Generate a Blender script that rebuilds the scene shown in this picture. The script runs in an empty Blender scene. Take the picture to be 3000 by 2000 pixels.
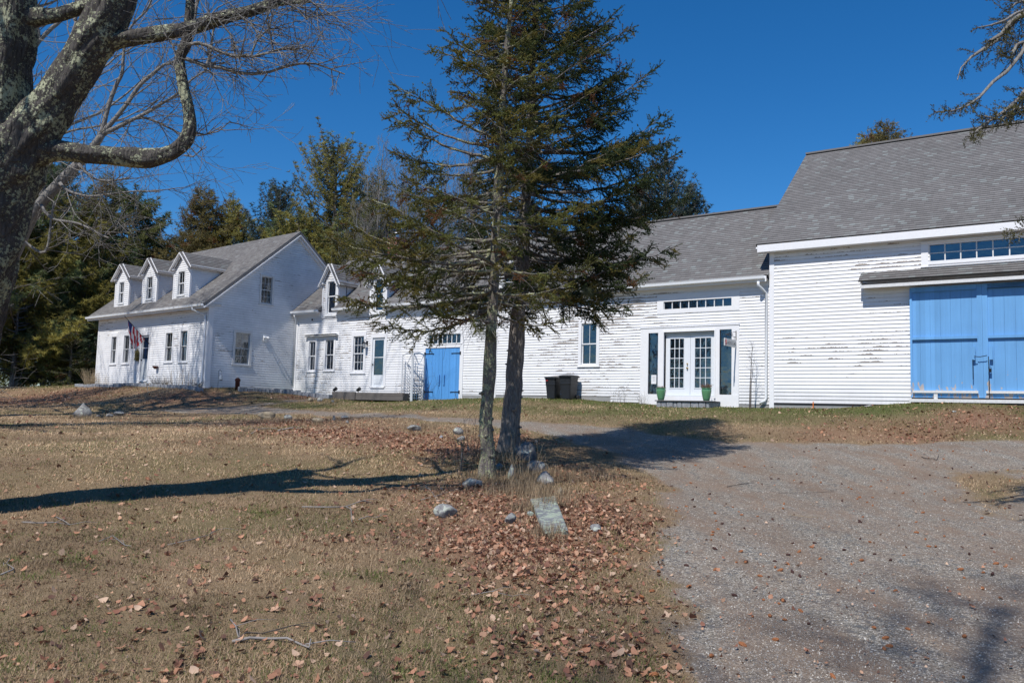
import bpy, math, random
import numpy as np
PI = math.pi
rng = np.random.default_rng(7)
random.seed(7)
SC = bpy.context.scene
COL = SC.collection

# ------------------------------------------------------------------ camera numbers
FPX = 2466.4; PITCH = 0.0853; ROLL = 0.0275        # focal length in pixels of a 3000 px wide frame
def cam_axes():
    cp, sp = math.cos(PITCH), math.sin(PITCH)
    fwd = np.array([0, cp, sp]); up = np.array([0, -sp, cp]); r = np.array([1., 0, 0])
    cr, sr = math.cos(ROLL), math.sin(ROLL)
    return cr*r + sr*up, -sr*r + cr*up, fwd
CR, CU, CW = cam_axes()
def ray(x, y): return (x-1500)/FPX*CR - (y-1000)/FPX*CU + CW
def hit(x, y, p0, n):
    d = ray(x, y); return d*((np.asarray(p0) @ n)/(d @ n))
class Frame:
    """a building's own axes: x along its front, y into it, z up"""
    def __init__(s, o, th):
        s.o = np.array(o, float); s.th = th
        s.X = np.array([math.cos(th), math.sin(th), 0]); s.Y = np.array([-math.sin(th), math.cos(th), 0])
    def W(s, x, y, z): return s.o + s.X*x + s.Y*y + np.array([0, 0, z])
    def loc(s, p):
        q = np.asarray(p)-s.o; return np.array([q @ s.X, q @ s.Y, q[2]])
    def face(s, px, py, y=0): return s.loc(hit(px, py, s.W(0, y, 0), s.Y))
    def side(s, px, py, x=0): return s.loc(hit(px, py, s.W(x, 0, 0), s.X))
TB, TM, TL = -.6081, -.6386, -.7048
nM = np.array([-math.sin(TM), math.cos(TM), 0]); tM = np.array([math.cos(TM), math.sin(TM), 0])
o_ = hit(2257, 1180, nM*27.0, nM); o_[2] = 0
FM = Frame(o_, TM)                                   # wing and shop
FB = Frame(o_-nM*0.12, TB)                           # barn
Jw = FM.W(*FM.face(857, 1141))
XL = np.array([math.cos(TL), math.sin(TL), 0])
C0 = hit(600, 1131, Jw, XL); C0[2] = 0
FL = Frame(C0, TL)                                   # farmhouse

SUN_EL = math.radians(52.0)
SUN_AZ = np.array([math.sin(TM)*-1, math.cos(TM), 0])*-1     # horizontal direction towards the sun
_r = math.radians(4.0)
SUN_AZ = np.array([SUN_AZ[0]*math.cos(_r)-SUN_AZ[1]*math.sin(_r), SUN_AZ[0]*math.sin(_r)+SUN_AZ[1]*math.cos(_r), 0])

# ------------------------------------------------------------------ objects
def tag(o, label=None, cat=None, group=None, kind=None):
    if label: o['label'] = label
    if cat: o['category'] = cat
    if group: o['group'] = group
    if kind: o['kind'] = kind
    return o
def empty(name, loc=(0, 0, 0), rz=0.0, label=None, cat=None, group=None):
    o = bpy.data.objects.new(name, None); COL.objects.link(o)
    o.location = loc; o.rotation_euler = (0, 0, rz)
    o.empty_display_size = .2
    return tag(o, label, cat, group)

class MB:
    """collects shapes that become ONE mesh object"""
    def __init__(s): s.v = []; s.f = []; s.uv = []; s.m = []; s.hasuv = False
    def add(s, vs, fs, uvs=None, m=0):
        b = len(s.v); s.v.extend([tuple(map(float, p)) for p in vs])
        for i, f in enumerate(fs):
            s.f.append([b+k for k in f]); s.m.append(m)
            if uvs is not None: s.uv.append(uvs[i]); s.hasuv = True
            else: s.uv.append([(0.3, .5)]*len(f))
    def quad(s, a, b, c, d, uv=None, m=0): s.add([a, b, c, d], [(0, 1, 2, 3)], [uv] if uv else None, m)
    def box(s, x0, x1, y0, y1, z0, z1, m=0, rz=0, c=None, shear=None):
        vs = [(x, y, z) for z in (z0, z1) for y in (y0, y1) for x in (x0, x1)]
        if rz:
            cx, cy = c if c else ((x0+x1)/2, (y0+y1)/2)
            vs = [(cx+(x-cx)*math.cos(rz)-(y-cy)*math.sin(rz), cy+(x-cx)*math.sin(rz)+(y-cy)*math.cos(rz), z) for x, y, z in vs]
        s.add(vs, [(0, 2, 3, 1), (4, 5, 7, 6), (0, 1, 5, 4), (2, 6, 7, 3), (0, 4, 6, 2), (1, 3, 7, 5)], None, m)
    def beam(s, p, q, w, h, up=(0, 0, 1), m=0):
        p = np.array(p, float); q = np.array(q, float); d = q-p; d /= np.linalg.norm(d)
        a = np.cross(d, up); a /= np.linalg.norm(a); b = np.cross(a, d)
        vs = [p+a*(i*w/2)+b*(j*h/2) for i, j in ((-1, -1), (1, -1), (1, 1), (-1, 1))]+[q+a*(i*w/2)+b*(j*h/2) for i, j in ((-1, -1), (1, -1), (1, 1), (-1, 1))]
        s.add(vs, [(0, 3, 2, 1), (4, 5, 6, 7), (0, 1, 5, 4), (1, 2, 6, 5), (2, 3, 7, 6), (3, 0, 4, 7)], None, m)
    def tube(s, pts, rad, n=8, m=0, caps=True, ref=(0.13, 0.31, 1)):
        pts = [np.array(p, float) for p in pts]; k = len(pts)
        if not hasattr(rad, '__len__'): rad = [rad]*k
        vs = []; fs = []; a = None
        for i in range(k):
            d = pts[min(i+1, k-1)]-pts[max(i-1, 0)]; d /= max(np.linalg.norm(d), 1e-9)
            if a is None:
                a = np.cross(d, ref)
                if np.linalg.norm(a) < 1e-3: a = np.cross(d, (1, 0, 0))
            else: a = a-d*(a @ d)
            a /= np.linalg.norm(a); b = np.cross(d, a)
            for j in range(n):
                t = 2*PI*j/n; vs.append(pts[i]+rad[i]*(math.cos(t)*a+math.sin(t)*b))
        for i in range(k-1):
            for j in range(n):
                fs.append((i*n+j, i*n+(j+1) % n, (i+1)*n+(j+1) % n, (i+1)*n+j))
        if caps: fs.append(tuple(range(n-1, -1, -1))); fs.append(tuple((k-1)*n+j for j in range(n)))
        s.add(vs, fs, None, m)
    def lathe(s, prof, c=(0, 0, 0), n=20, m=0, caps=True):
        vs = []; fs = []; k = len(prof)
        for r, z in prof:
            for j in range(n):
                t = 2*PI*j/n; vs.append((c[0]+r*math.cos(t), c[1]+r*math.sin(t), c[2]+z))
        for i in range(k-1):
            for j in range(n): fs.append((i*n+j, i*n+(j+1) % n, (i+1)*n+(j+1) % n, (i+1)*n+j))
        if caps: fs.append(tuple(range(n-1, -1, -1))); fs.append(tuple((k-1)*n+j for j in range(n)))
        s.add(vs, fs, None, m)
    def build(s, name, mats, parent=None, smooth=False, bevel=0, loc=None, rz=0):
        me = bpy.data.meshes.new(name); me.from_pydata(s.v, [], s.f)
        if s.hasuv:
            l = me.uv_layers.new(name='UVMap'); flat = [c for f in s.uv for p in f for c in p]; l.data.foreach_set('uv', flat)
        if not isinstance(mats, (list, tuple)): mats = [mats]
        for mm in mats: me.materials.append(mm)
        if len(mats) > 1: me.polygons.foreach_set('material_index', s.m)
        if smooth: me.polygons.foreach_set('use_smooth', [True]*len(s.f))
        me.update()
        o = bpy.data.objects.new(name, me); COL.objects.link(o)
        if parent: o.parent = parent
        if loc is not None: o.location = loc; o.rotation_euler = (0, 0, rz)
        if bevel:
            b = o.modifiers.new('b', 'BEVEL'); b.width = bevel; b.segments = 2; b.limit_method = 'ANGLE'
        return o

def fast_mesh(name, V, F, mats, parent=None, smooth=False, colors=None, midx=None):
    """V (n,3), F (m,k) arrays, all faces with k corners"""
    V = np.ascontiguousarray(V, np.float32); F = np.ascontiguousarray(F, np.int32)
    me = bpy.data.meshes.new(name); k = F.shape[1]
    me.vertices.add(len(V)); me.vertices.foreach_set('co', V.ravel())
    me.loops.add(F.size); me.loops.foreach_set('vertex_index', F.ravel())
    me.polygons.add(len(F)); me.polygons.foreach_set('loop_start', np.arange(0, F.size, k, dtype=np.int32))
    if smooth: me.polygons.foreach_set('use_smooth', np.ones(len(F), bool))
    if not isinstance(mats, (list, tuple)): mats = [mats]
    for mm in mats: me.materials.append(mm)
    if midx is not None: me.polygons.foreach_set('material_index', np.asarray(midx, np.int32))
    if colors is not None:
        a = me.color_attributes.new('col', 'FLOAT_COLOR', 'POINT')
        c = np.ones((len(V), 4), np.float32); c[:, :3] = colors; a.data.foreach_set('color', c.ravel())
    me.update(calc_edges=True); me.validate()
    o = bpy.data.objects.new(name, me); COL.objects.link(o)
    if parent: o.parent = parent
    return o

# ------------------------------------------------------------------ materials
class NT:
    def __init__(s, name):
        s.mat = bpy.data.materials.new(name); s.mat.use_nodes = True
        s.t = s.mat.node_tree; s.t.nodes.clear()
        s.out = s.n('ShaderNodeOutputMaterial')
    def n(s, typ, **kw):
        nd = s.t.nodes.new(typ)
        for k, v in kw.items():
            if k in ('operation', 'blend_type', 'data_type', 'feature', 'noise_dimensions', 'attribute_name', 'interpolation_type', 'distance', 'musgrave_type', 'voronoi_dimensions'):
                setattr(nd, k, v)
        return nd
    def link(s, a, b): s.t.links.new(a, b)
    def put(s, nd, key, v):
        i = nd.inputs[key]
        if hasattr(v, 'is_linked') or isinstance(v, bpy.types.NodeSocket): s.link(v, i)
        else: i.default_value = v
    def math(s, op, a, b=0.0, c=None, clamp=False):
        nd = s.n('ShaderNodeMath'); nd.operation = op; nd.use_clamp = clamp
        s.put(nd, 0, a); s.put(nd, 1, b)
        if c is not None: s.put(nd, 2, c)
        return nd.outputs[0]
    def mix(s, f, a, b, bt='MIX'):
        nd = s.n('ShaderNodeMix'); nd.data_type = 'RGBA'; nd.blend_type = bt
        s.put(nd, 0, f)
        for k, v in ((6, a), (7, b)):
            if not isinstance(v, bpy.types.NodeSocket) and len(v) == 3: v = (*v, 1)
            s.put(nd, k, v)
        return nd.outputs[2]
    def ramp(s, f, stops):
        nd = s.n('ShaderNodeValToRGB'); e = nd.color_ramp.elements
        while len(e) < len(stops): e.new(0.5)
        for i, (p, c) in enumerate(stops):
            e[i].position = p; e[i].color = (*c, 1) if hasattr(c, '__len__') else (c, c, c, 1)
        s.put(nd, 0, f); return nd.outputs[0]
    def coord(s, kind='Object', scale=(1, 1, 1), rot=(0, 0, 0)):
        tc = s.n('ShaderNodeTexCoord'); mp = s.n('ShaderNodeMapping'); s.link(tc.outputs[kind], mp.inputs[0])
        mp.inputs['Scale'].default_value = scale; mp.inputs['Rotation'].default_value = rot
        return mp.outputs[0]
    def noise(s, vec, scale, detail=4, rough=.55, dim='3D', dist=0):
        nd = s.n('ShaderNodeTexNoise'); nd.noise_dimensions = dim
        if vec is not None: s.link(vec, nd.inputs['Vector'])
        nd.inputs['Scale'].default_value = scale; nd.inputs['Detail'].default_value = detail; nd.inputs['Roughness'].default_value = rough; nd.inputs['Distortion'].default_value = dist
        return nd.outputs[0]
    def vor(s, vec, scale, out='Distance', feature='F1'):
        nd = s.n('ShaderNodeTexVoronoi'); nd.feature = feature; s.link(vec, nd.inputs['Vector']); nd.inputs['Scale'].default_value = scale
        return nd.outputs[out]
    def sep(s, v):
        nd = s.n('ShaderNodeSeparateXYZ'); s.link(v, nd.inputs[0]); return nd.outputs
    def comb(s, x=0., y=0., z=0.):
        nd = s.n('ShaderNodeCombineXYZ'); s.put(nd, 0, x); s.put(nd, 1, y); s.put(nd, 2, z); return nd.outputs[0]
    def attr(s, name):
        nd = s.n('ShaderNodeAttribute'); nd.attribute_name = name; return nd
    def bump(s, h, strength=.3, dist=.02, normal=None):
        nd = s.n('ShaderNodeBump'); s.put(nd, 'Height', h); nd.inputs['Strength'].default_value = strength; nd.inputs['Distance'].default_value = dist
        if normal is not None: s.link(normal, nd.inputs['Normal'])
        return nd.outputs[0]
    def bsdf(s, color, rough=.6, normal=None, metal=0, spec=.4, **kw):
        nd = s.n('ShaderNodeBsdfPrincipled')
        if not isinstance(color, bpy.types.NodeSocket) and len(color) == 3: color = (*color, 1)
        s.put(nd, 'Base Color', color); s.put(nd, 'Roughness', rough); s.put(nd, 'Metallic', metal); s.put(nd, 'Specular IOR Level', spec)
        if normal is not None: s.link(normal, nd.inputs['Normal'])
        for k, v in kw.items(): s.put(nd, k.replace('_', ' '), v)
        s.link(nd.outputs[0], s.out.inputs[0]); return nd

MAT = {}
def simple(name, col, rough=.6, metal=0, spec=.4, vary=.12, scale=9, bumpy=.0):
    N = NT(name); v = N.coord()
    n = N.noise(v, scale, 5)
    f = N.math('MULTIPLY_ADD', n, 2*vary, 1-vary)
    c = N.mix(1.0, col, N.comb(f, f, f), 'MULTIPLY')
    nm = N.bump(N.noise(v, scale*5, 4), bumpy, .01) if bumpy else None
    N.bsdf(c, rough, nm, metal, spec); MAT[name] = N.mat; return N.mat

def m_clap():
    """white painted clapboards; uv.x runs along the board in metres, uv.y counts boards"""
    for name, amt, tint in (('clapboard_paint', -.06, (.82, .82, .825)), ('clapboard_paint_worn', 0.06, (.82, .82, .825)), ('clapboard_paint_barn', 0.03, (.83, .83, .835)), ('clapboard_paint_old', -.01, (.80, .81, .82))):
        N = NT(name); tc = N.n('ShaderNodeTexCoord'); u, v, _ = N.sep(tc.outputs['UV'])
        row = N.math('FLOOR', v); fr = N.math('FRACT', v)
        # long flakes lifted along the lower edge of a board
        w = N.comb(N.math('MULTIPLY', u, 1.5), N.math('MULTIPLY', row, 7.31), 0.)
        a = N.noise(w, 1.0, 3, .6)
        w2 = N.comb(N.math('MULTIPLY', u, 22.0), N.math('MULTIPLY', row, 3.7), N.math('MULTIPLY', fr, 1.5))
        b = N.noise(w2, 1.0, 4, .65)
        big = N.noise(N.comb(N.math('MULTIPLY', u, .22), N.math('MULTIPLY', v, .05), 4.2), 1.0, 2, .5)
        h = N.math('ADD', N.math('MULTIPLY', N.math('SUBTRACT', a, .60-amt), 3.0), N.math('MULTIPLY', N.math('SUBTRACT', big, .5), 2.6))
        h = N.math('ADD', h, N.math('MULTIPLY', N.math('SUBTRACT', b, .5), 1.1))
        peel = N.math('GREATER_THAN', h, N.math('ADD', N.math('MULTIPLY', fr, 1.15), .08))
        spot = N.math('GREATER_THAN', N.noise(N.comb(N.math('MULTIPLY', u, 5.), N.math('MULTIPLY', v, .9), 1.), 1., 5, .7), .735 if 'worn' in name else .765)
        peel = N.math('MAXIMUM', peel, N.math('MULTIPLY', spot, N.math('GREATER_THAN', big, .5)))
        wood = N.mix(N.noise(N.comb(N.math('MULTIPLY', u, 8.), N.math('MULTIPLY', v, 14.), 0.), 1, 3), (.20, .18, .165), (.46, .41, .36))
        dirt = N.noise(N.comb(N.math('MULTIPLY', u, .9), N.math('MULTIPLY', v, .35), 9.), 1., 6, .65)
        streak = N.noise(N.comb(N.math('MULTIPLY', u, 9.), N.math('MULTIPLY', v, .12), 3.), 1., 4, .6)
        d = N.math('MULTIPLY_ADD', N.math('SUBTRACT', dirt, .5), .35, .97)
        d = N.math('MULTIPLY', d, N.math('MULTIPLY_ADD', streak, .12, .94))
        if 'old' in name:
            mild = N.noise(N.comb(N.math('MULTIPLY', u, .6), N.math('MULTIPLY', v, .06), 2.), 1., 5, .7)
            d = N.math('MULTIPLY', d, N.math('MULTIPLY_ADD', mild, .8, .56))
        oz = N.sep(N.coord('Object'))[2]; sp_ = N.math('MULTIPLY', N.math('DIVIDE', N.math('SUBTRACT', 1.25, oz), .6, clamp=True), streak); d = N.math('MULTIPLY', d, N.math('MULTIPLY_ADD', sp_, -.35, 1.0)); d = N.math('MULTIPLY', d, N.math('MULTIPLY_ADD', N.math('GREATER_THAN', fr, .90), -.42 if 'old' in name else -.22, 1.0))  # top of each board darkened: shadow line under the lap above, painted in
        paint = N.mix(1.0, tint, N.comb(d, d, d), 'MULTIPLY')
        c = N.mix(peel, paint, wood)
        nm = N.bump(N.math('ADD', N.math('MULTIPLY', peel, -1.0), N.math('MULTIPLY', b, .3)), .5, .004)
        N.bsdf(c, .55, nm, spec=.3); MAT[name] = N.mat
def m_shingle():
    for name, cc, gg in (('roof_shingles', ((.146, .139, .135), (.182, .174, .169)), (.225, .24, .232)), ('roof_shingles_pale', ((.155, .145, .14), (.21, .20, .19)), (.25, .25, .24))):
        N = NT(name); tc = N.n('ShaderNodeTexCoord'); u, v, _ = N.sep(tc.outputs['UV'])
        row = N.math('FLOOR', v); fr = N.math('FRACT', v)
        wr = N.n('ShaderNodeTexWhiteNoise'); wr.noise_dimensions = '1D'; N.put(wr, 'W', row)
        uu = N.math('ADD', N.math('MULTIPLY', u, 5.4), N.math('MULTIPLY', wr.outputs[0], 7.))
        cell = N.math('FLOOR', uu); cf = N.math('FRACT', uu)
        wn = N.n('ShaderNodeTexWhiteNoise'); wn.noise_dimensions = '2D'; N.put(wn, 'Vector', N.comb(cell, row, 0.))
        wv = wn.outputs[0]
        base = N.mix(wv, cc[0], cc[1])
        sp = N.sep(wn.outputs[1]); g = N.math('GREATER_THAN', sp[1], .84)
        base = N.mix(N.math('MULTIPLY', g, N.math('MULTIPLY_ADD', sp[2], .8, .15)), base, gg)
        wx = N.comb(u, N.math('MULTIPLY', v, .14), 0.)
        grit = N.noise(wx, 90, 2, .7); blot = N.noise(wx, .6, 5, .6)
        k = N.math('MULTIPLY', N.math('MULTIPLY_ADD', grit, .5, .75), N.math('MULTIPLY_ADD', blot, .5, .75))
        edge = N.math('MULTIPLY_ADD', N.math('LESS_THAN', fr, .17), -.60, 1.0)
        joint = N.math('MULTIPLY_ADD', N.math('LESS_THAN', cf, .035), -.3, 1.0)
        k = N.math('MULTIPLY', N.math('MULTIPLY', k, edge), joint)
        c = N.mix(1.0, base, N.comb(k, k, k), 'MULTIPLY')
        nm = N.bump(N.math('ADD', N.math('MULTIPLY', wv, .6), N.math('MULTIPLY', grit, .4)), .5, .006)
        N.bsdf(c, .85, nm, spec=.25); MAT[name] = N.mat
def m_blue():
    for name, col, amt in (('blue_barn_paint', (.140, .355, .655), .58), ('blue_door_paint', (.095, .315, .68), .70)):
        N = NT(name); v = N.coord('Object'); x, y, z = N.sep(v)
        st = N.noise(N.comb(N.math('MULTIPLY', x, 14.), 0., N.math('MULTIPLY', z, .5)), 1., 5, .65)
        bl = N.noise(v, .9, 4)
        brd = N.n('ShaderNodeTexWhiteNoise'); brd.noise_dimensions = '1D'; N.put(brd, 'W', N.math('FLOOR', N.math('MULTIPLY', x, 4.1)))
        k = N.math('MULTIPLY', N.math('MULTIPLY_ADD', st, .35, .83), N.math('MULTIPLY_ADD', bl, .3, .85))
        k = N.math('MULTIPLY', k, N.math('MULTIPLY_ADD', brd.outputs[0], .14, .93))
        c = N.mix(1.0, col, N.comb(k, k, k), 'MULTIPLY')
        # paint worn through near the foot
        f = N.noise(N.comb(N.math('MULTIPLY', x, 6.), 0., N.math('MULTIPLY', z, 2.2)), 1., 4, .6)
        low = N.math('SUBTRACT', 1.55 if 'barn' in name else .2, z)
        p = N.math('GREATER_THAN', N.math('ADD', f, N.math('MULTIPLY', N.math('MINIMUM', low, .75), .22)), amt+.10)
        c = N.mix(p, c, (.42, .38, .36)); c = N.mix(N.math('MULTIPLY', N.math('GREATER_THAN', st, .66), .25), c, (.30, .45, .70))
        N.bsdf(c, .55, N.bump(st, .25, .004), spec=.35); MAT[name] = N.mat
def m_glass():
    N = NT('window_glass'); v = N.coord('Object')
    nm = N.bump(N.noise(v, 2.6, 3), .35, .03)
    gl = N.n('ShaderNodeBsdfGlossy'); gl.inputs['Roughness'].default_value = .03; gl.inputs['Color'].default_value = (.85, .92, 1, 1); N.link(nm, gl.inputs['Normal'])
    tr = N.n('ShaderNodeBsdfTransparent'); tr.inputs['Color'].default_value = (.62, .66, .66, 1)
    fr = N.n('ShaderNodeFresnel'); fr.inputs['IOR'].default_value = 1.9
    mx = N.n('ShaderNodeMixShader'); N.link(N.math('MULTIPLY_ADD', fr.outputs[0], 1.0, .05, clamp=True), mx.inputs[0]); N.link(tr.outputs[0], mx.inputs[1]); N.link(gl.outputs[0], mx.inputs[2])
    N.link(mx.outputs[0], N.out.inputs[0]); MAT['glass'] = N.mat
def m_bark(name, c0, c1, lich, lamt, fs=1.0, scale=1.0):
    N = NT(name); v = N.coord('Object'); x, y, z = N.sep(v)
    w = N.comb(N.math('MULTIPLY', x, 1.), N.math('MULTIPLY', y, 1.), N.math('MULTIPLY', z, .28))
    r1 = N.noise(w, 26*scale, 5, .65, dist=.6); r2 = N.vor(w, 17*scale, 'Distance', 'DISTANCE_TO_EDGE')
    c = N.mix(N.math('MULTIPLY_ADD', r1, 1.6, -.3, clamp=True), c0, c1)
    l1 = N.noise(v, 3.2*fs, 4, .65); l2 = N.noise(v, 26*fs, 6, .8)
    lm = N.math('GREATER_THAN', N.math('ADD', N.math('MULTIPLY', l1, .8), N.math('MULTIPLY', l2, 1.3)), lamt)
    lc = N.mix(N.noise(v, 55, 3), tuple(.5*k for k in lich), tuple(1.25*k for k in lich))
    c = N.mix(lm, c, lc)
    h = N.math('ADD', N.math('ADD', N.math('MULTIPLY', r1, .8), N.math('MULTIPLY', N.math('MINIMUM', r2, .25), 2.)), N.math('MULTIPLY', lm, .25))
    N.bsdf(c, .9, N.bump(h, 1.0, .022*fs**-.5), spec=.15); MAT[name] = N.mat
def m_foliage():
    for nm_, tl in (('needles', .35), ('grass_stuff', .3), ('leaf_stuff', .15)):
        N = NT(nm_); a = N.attr('col')
        d = N.n('ShaderNodeBsdfPrincipled'); N.link(a.outputs['Color'], d.inputs['Base Color']); d.inputs['Roughness'].default_value = .6; d.inputs['Specular IOR Level'].default_value = .25 if nm_ != 'grass_stuff' else .1
        t = N.n('ShaderNodeBsdfTranslucent'); N.link(a.outputs['Color'], t.inputs[0])
        mx = N.n('ShaderNodeMixShader'); mx.inputs[0].default_value = tl; N.link(d.outputs[0], mx.inputs[1]); N.link(t.outputs[0], mx.inputs[2])
        N.link(mx.outputs[0], N.out.inputs[0]); MAT[nm_] = N.mat
    N = NT('pebbles'); a = N.attr('col'); N.bsdf(a.outputs['Color'], .8, spec=.3); MAT['pebbles'] = N.mat
def m_ground():
    N = NT('ground_cover'); v = N.coord('Object')
    g = N.attr('gravel').outputs['Fac']; gr = N.attr('green').outputs['Fac']; li = N.attr('litter').outputs['Fac']
    n1 = N.noise(v, .7, 5, .6); n2 = N.noise(v, 7., 6, .7); n3 = N.noise(v, 55., 4, .7)
    straw = N.mix(n2, (.26, .18, .108), (.46, .33, .205)); straw = N.mix(N.math('MULTIPLY_ADD', n3, 1.6, -.4, clamp=True), N.mix(1.0, straw, (.70, .67, .65), 'MULTIPLY'), straw)
    dull = N.mix(n3, (.13, .10, .055), (.28, .21, .12)); c = N.mix(N.math('MULTIPLY_ADD', n1, 3., -1.1, clamp=True), straw, dull)
    grn = N.mix(n3, (.05, .065, .018), (.15, .16, .055)); c = N.mix(N.math('MULTIPLY_ADD', N.math('MULTIPLY_ADD', n2, .8, gr), 1.6, -.75, clamp=True), c, grn)
    lit = N.mix(n3, (.14, .075, .048), (.38, .21, .135)); c = N.mix(N.math('MULTIPLY_ADD', N.math('MULTIPLY_ADD', n2, .9, li), 1.5, -.8, clamp=True), c, lit)
    # gravel: grey crushed stone with sandy and brown worn patches
    ve = N.n('ShaderNodeTexVoronoi'); N.link(v, ve.inputs['Vector']); ve.inputs['Scale'].default_value = 85
    vs = N.sep(ve.outputs['Color'])[0]
    ve2 = N.n('ShaderNodeTexVoronoi'); N.link(v, ve2.inputs['Vector']); ve2.inputs['Scale'].default_value = 26
    vs2 = N.sep(ve2.outputs['Color'])[1]
    st = N.ramp(vs, [(0, (.085, .075, .062)), (.35, (.22, .197, .162)), (.8, (.36, .32, .262)), (1, (.70, .65, .57))])
    st = N.mix(N.math('GREATER_THAN', vs2, .82), st, (.16, .158, .15))
    br = N.noise(N.comb(N.math('MULTIPLY', N.sep(v)[0], 1.5), N.math('MULTIPLY', N.sep(v)[1], .38), 0.), 1.0, 5, .65, dist=.6); br2 = N.noise(v, 3.0, 5, .65)
    st = N.mix(N.math('MULTIPLY', N.math('MULTIPLY_ADD', N.math('ADD', br, N.math('MULTIPLY', br2, .35)), 3.4, -1.75, clamp=True), .85), st, N.mix(n3, (.17, .115, .08), (.33, .245, .18)))
    edge = N.math('ADD', g, N.math('MULTIPLY', N.math('SUBTRACT', N.math('ADD', n2, N.math('MULTIPLY', n1, .6)), .8), .75))
    gm = N.math('MULTIPLY_ADD', N.math('SUBTRACT', edge, .5), 3.2, .5, clamp=True)
    c = N.mix(gm, c, st)
    bl = N.math('MULTIPLY_ADD', n1, .5, .75); c = N.mix(1.0, c, N.comb(bl, bl, bl), 'MULTIPLY')
    h = N.math('ADD', N.math('MULTIPLY', n2, .8), N.math('ADD', N.math('MULTIPLY', n3, .35), N.math('MULTIPLY', ve.outputs['Distance'], .25)))
    N.bsdf(c, .95, N.bump(h, .8, .05), spec=.1); MAT['ground'] = N.mat
def m_rock():
    for name, a, b, l in (('rock', (.12, .12, .12), (.36, .35, .34), .66), ('rock_dark', (.07, .075, .085), (.22, .225, .235), .70), ('rock_tan', (.17, .14, .10), (.34, .28, .20), .72), ('granite', (.15, .16, .175), (.38, .39, .41), .9), ('rock_lichen', (.14, .15, .15), (.30, .31, .31), .62)):
        N = NT(name); v = N.coord('Object')
        n = N.noise(v, 9, 6, .65, dist=.8); n2 = N.noise(v, 60, 4, .7)
        c = N.mix(N.math('MULTIPLY_ADD', n, 2.2, -.6, clamp=True), a, b); k = N.math('MULTIPLY_ADD', n2, .7, .65); c = N.mix(1., c, N.comb(k, k, k), 'MULTIPLY')
        lm = N.math('GREATER_THAN', N.math('ADD', N.math('MULTIPLY', N.noise(v, 11, 4, .6), .85), N.math('MULTIPLY', n2, .15)), l-.1)
        c = N.mix(lm, c, (.36, .41, .32) if name == 'rock_lichen' else (.40, .42, .36))
        N.bsdf(c, .9, N.bump(N.math('ADD', n, N.math('MULTIPLY', n2, .4)), .8, .02), spec=.2); MAT[name] = N.mat
def m_wood():
    N = NT('weathered_wood'); v = N.coord('Object'); x, y, z = N.sep(v)
    g = N.noise(N.comb(N.math('MULTIPLY', x, 1.2), N.math('MULTIPLY', y, 6.), N.math('MULTIPLY', z, 38.)), 1., 5, .65)
    c = N.mix(g, (.055, .048, .045), (.21, .19, .175)); N.bsdf(c, .85, N.bump(g, .6, .006), spec=.2); MAT['weathered_wood'] = N.mat
    N = NT('brick'); v = N.coord('Object')
    b = N.n('ShaderNodeTexBrick'); tc = N.n('ShaderNodeTexCoord'); N.link(tc.outputs['UV'], b.inputs['Vector'])
    b.inputs['Color1'].default_value = (.33, .09, .06, 1); b.inputs['Color2'].default_value = (.22, .06, .045, 1); b.inputs['Mortar'].default_value = (.42, .38, .35, 1)
    b.inputs['Scale'].default_value = 1; b.inputs['Brick Width'].default_value = .21; b.inputs['Row Height'].default_value = .075; b.inputs['Mortar Size'].default_value = .008
    c = N.mix(N.math('MULTIPLY', N.noise(v, 12, 4), .5), b.outputs[0], (.12, .06, .05)); N.bsdf(c, .9, N.bump(b.outputs[1], -.5, .01), spec=.2); MAT['brick'] = N.mat
    N = NT('concrete'); v = N.coord('Object'); n = N.noise(v, 6, 6, .7); N.bsdf(N.mix(n, (.20, .20, .20), (.40, .40, .39)), .9, N.bump(N.noise(v, 60, 3), .4, .005), spec=.2); MAT['concrete'] = N.mat
m_clap(); m_shingle(); m_blue(); m_glass(); m_foliage(); m_ground(); m_rock(); m_wood()
m_bark('maple_bark', (.012, .011, .010), (.150, .135, .122), (.44, .45, .30), 1.10, 1.0)
m_bark('bare_bark', (.12, .11, .10), (.34, .32, .295), (.40, .42, .33), 1.2, 2.0)
m_bark('spruce_bark', (.055, .045, .040), (.29, .255, .225), (.50, .51, .30), 1.09, 1.6)
m_bark('dark_spruce_bark', (.05, .043, .040), (.34, .305, .275), (.42, .42, .32), 1.22, 1.6)
simple('trim_paint', (.80, .80, .81), .5, vary=.06); simple('trim_shabby', (.66, .66, .65), .6, vary=.25, scale=20)
simple('gutter_white', (.76, .78, .80), .35, vary=.04); simple('sash_paint', (.72, .73, .74), .5, vary=.08)
simple('storm_sash', (.50, .51, .51), .5, vary=.08)
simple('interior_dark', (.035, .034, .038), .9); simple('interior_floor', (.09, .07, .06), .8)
simple('curtain', (.42, .44, .46), .9, vary=.2, scale=4); simple('black_iron', (.012, .012, .014), .45, .2)
simple('black_plastic', (.016, .018, .022), .42, 0, .5, .15, 5); simple('grey_plastic', (.13, .13, .13), .5, 0, .4, .15, 5)
simple('green_glaze', (.10, .26, .13), .15, 0, .6, .10, 6); simple('dry_plant', (.22, .15, .11), .9, vary=.3, scale=30)
simple('door_grey', (.55, .58, .60), .45, vary=.10, scale=3); simple('door_white', (.74, .77, .80), .35, vary=.04)
simple('brass', (.55, .38, .14), .3, .9, .5); simple('sign_board', (.62, .62, .60), .6, vary=.08); simple('sign_ink', (.22, .21, .21), .6); simple('sign_red', (.62, .12, .10), .6)
simple('rust', (.10, .035, .025), .8, .2, .3, .35, 30); simple('soil', (.06, .042, .032), .95, vary=.3, scale=20)
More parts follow.
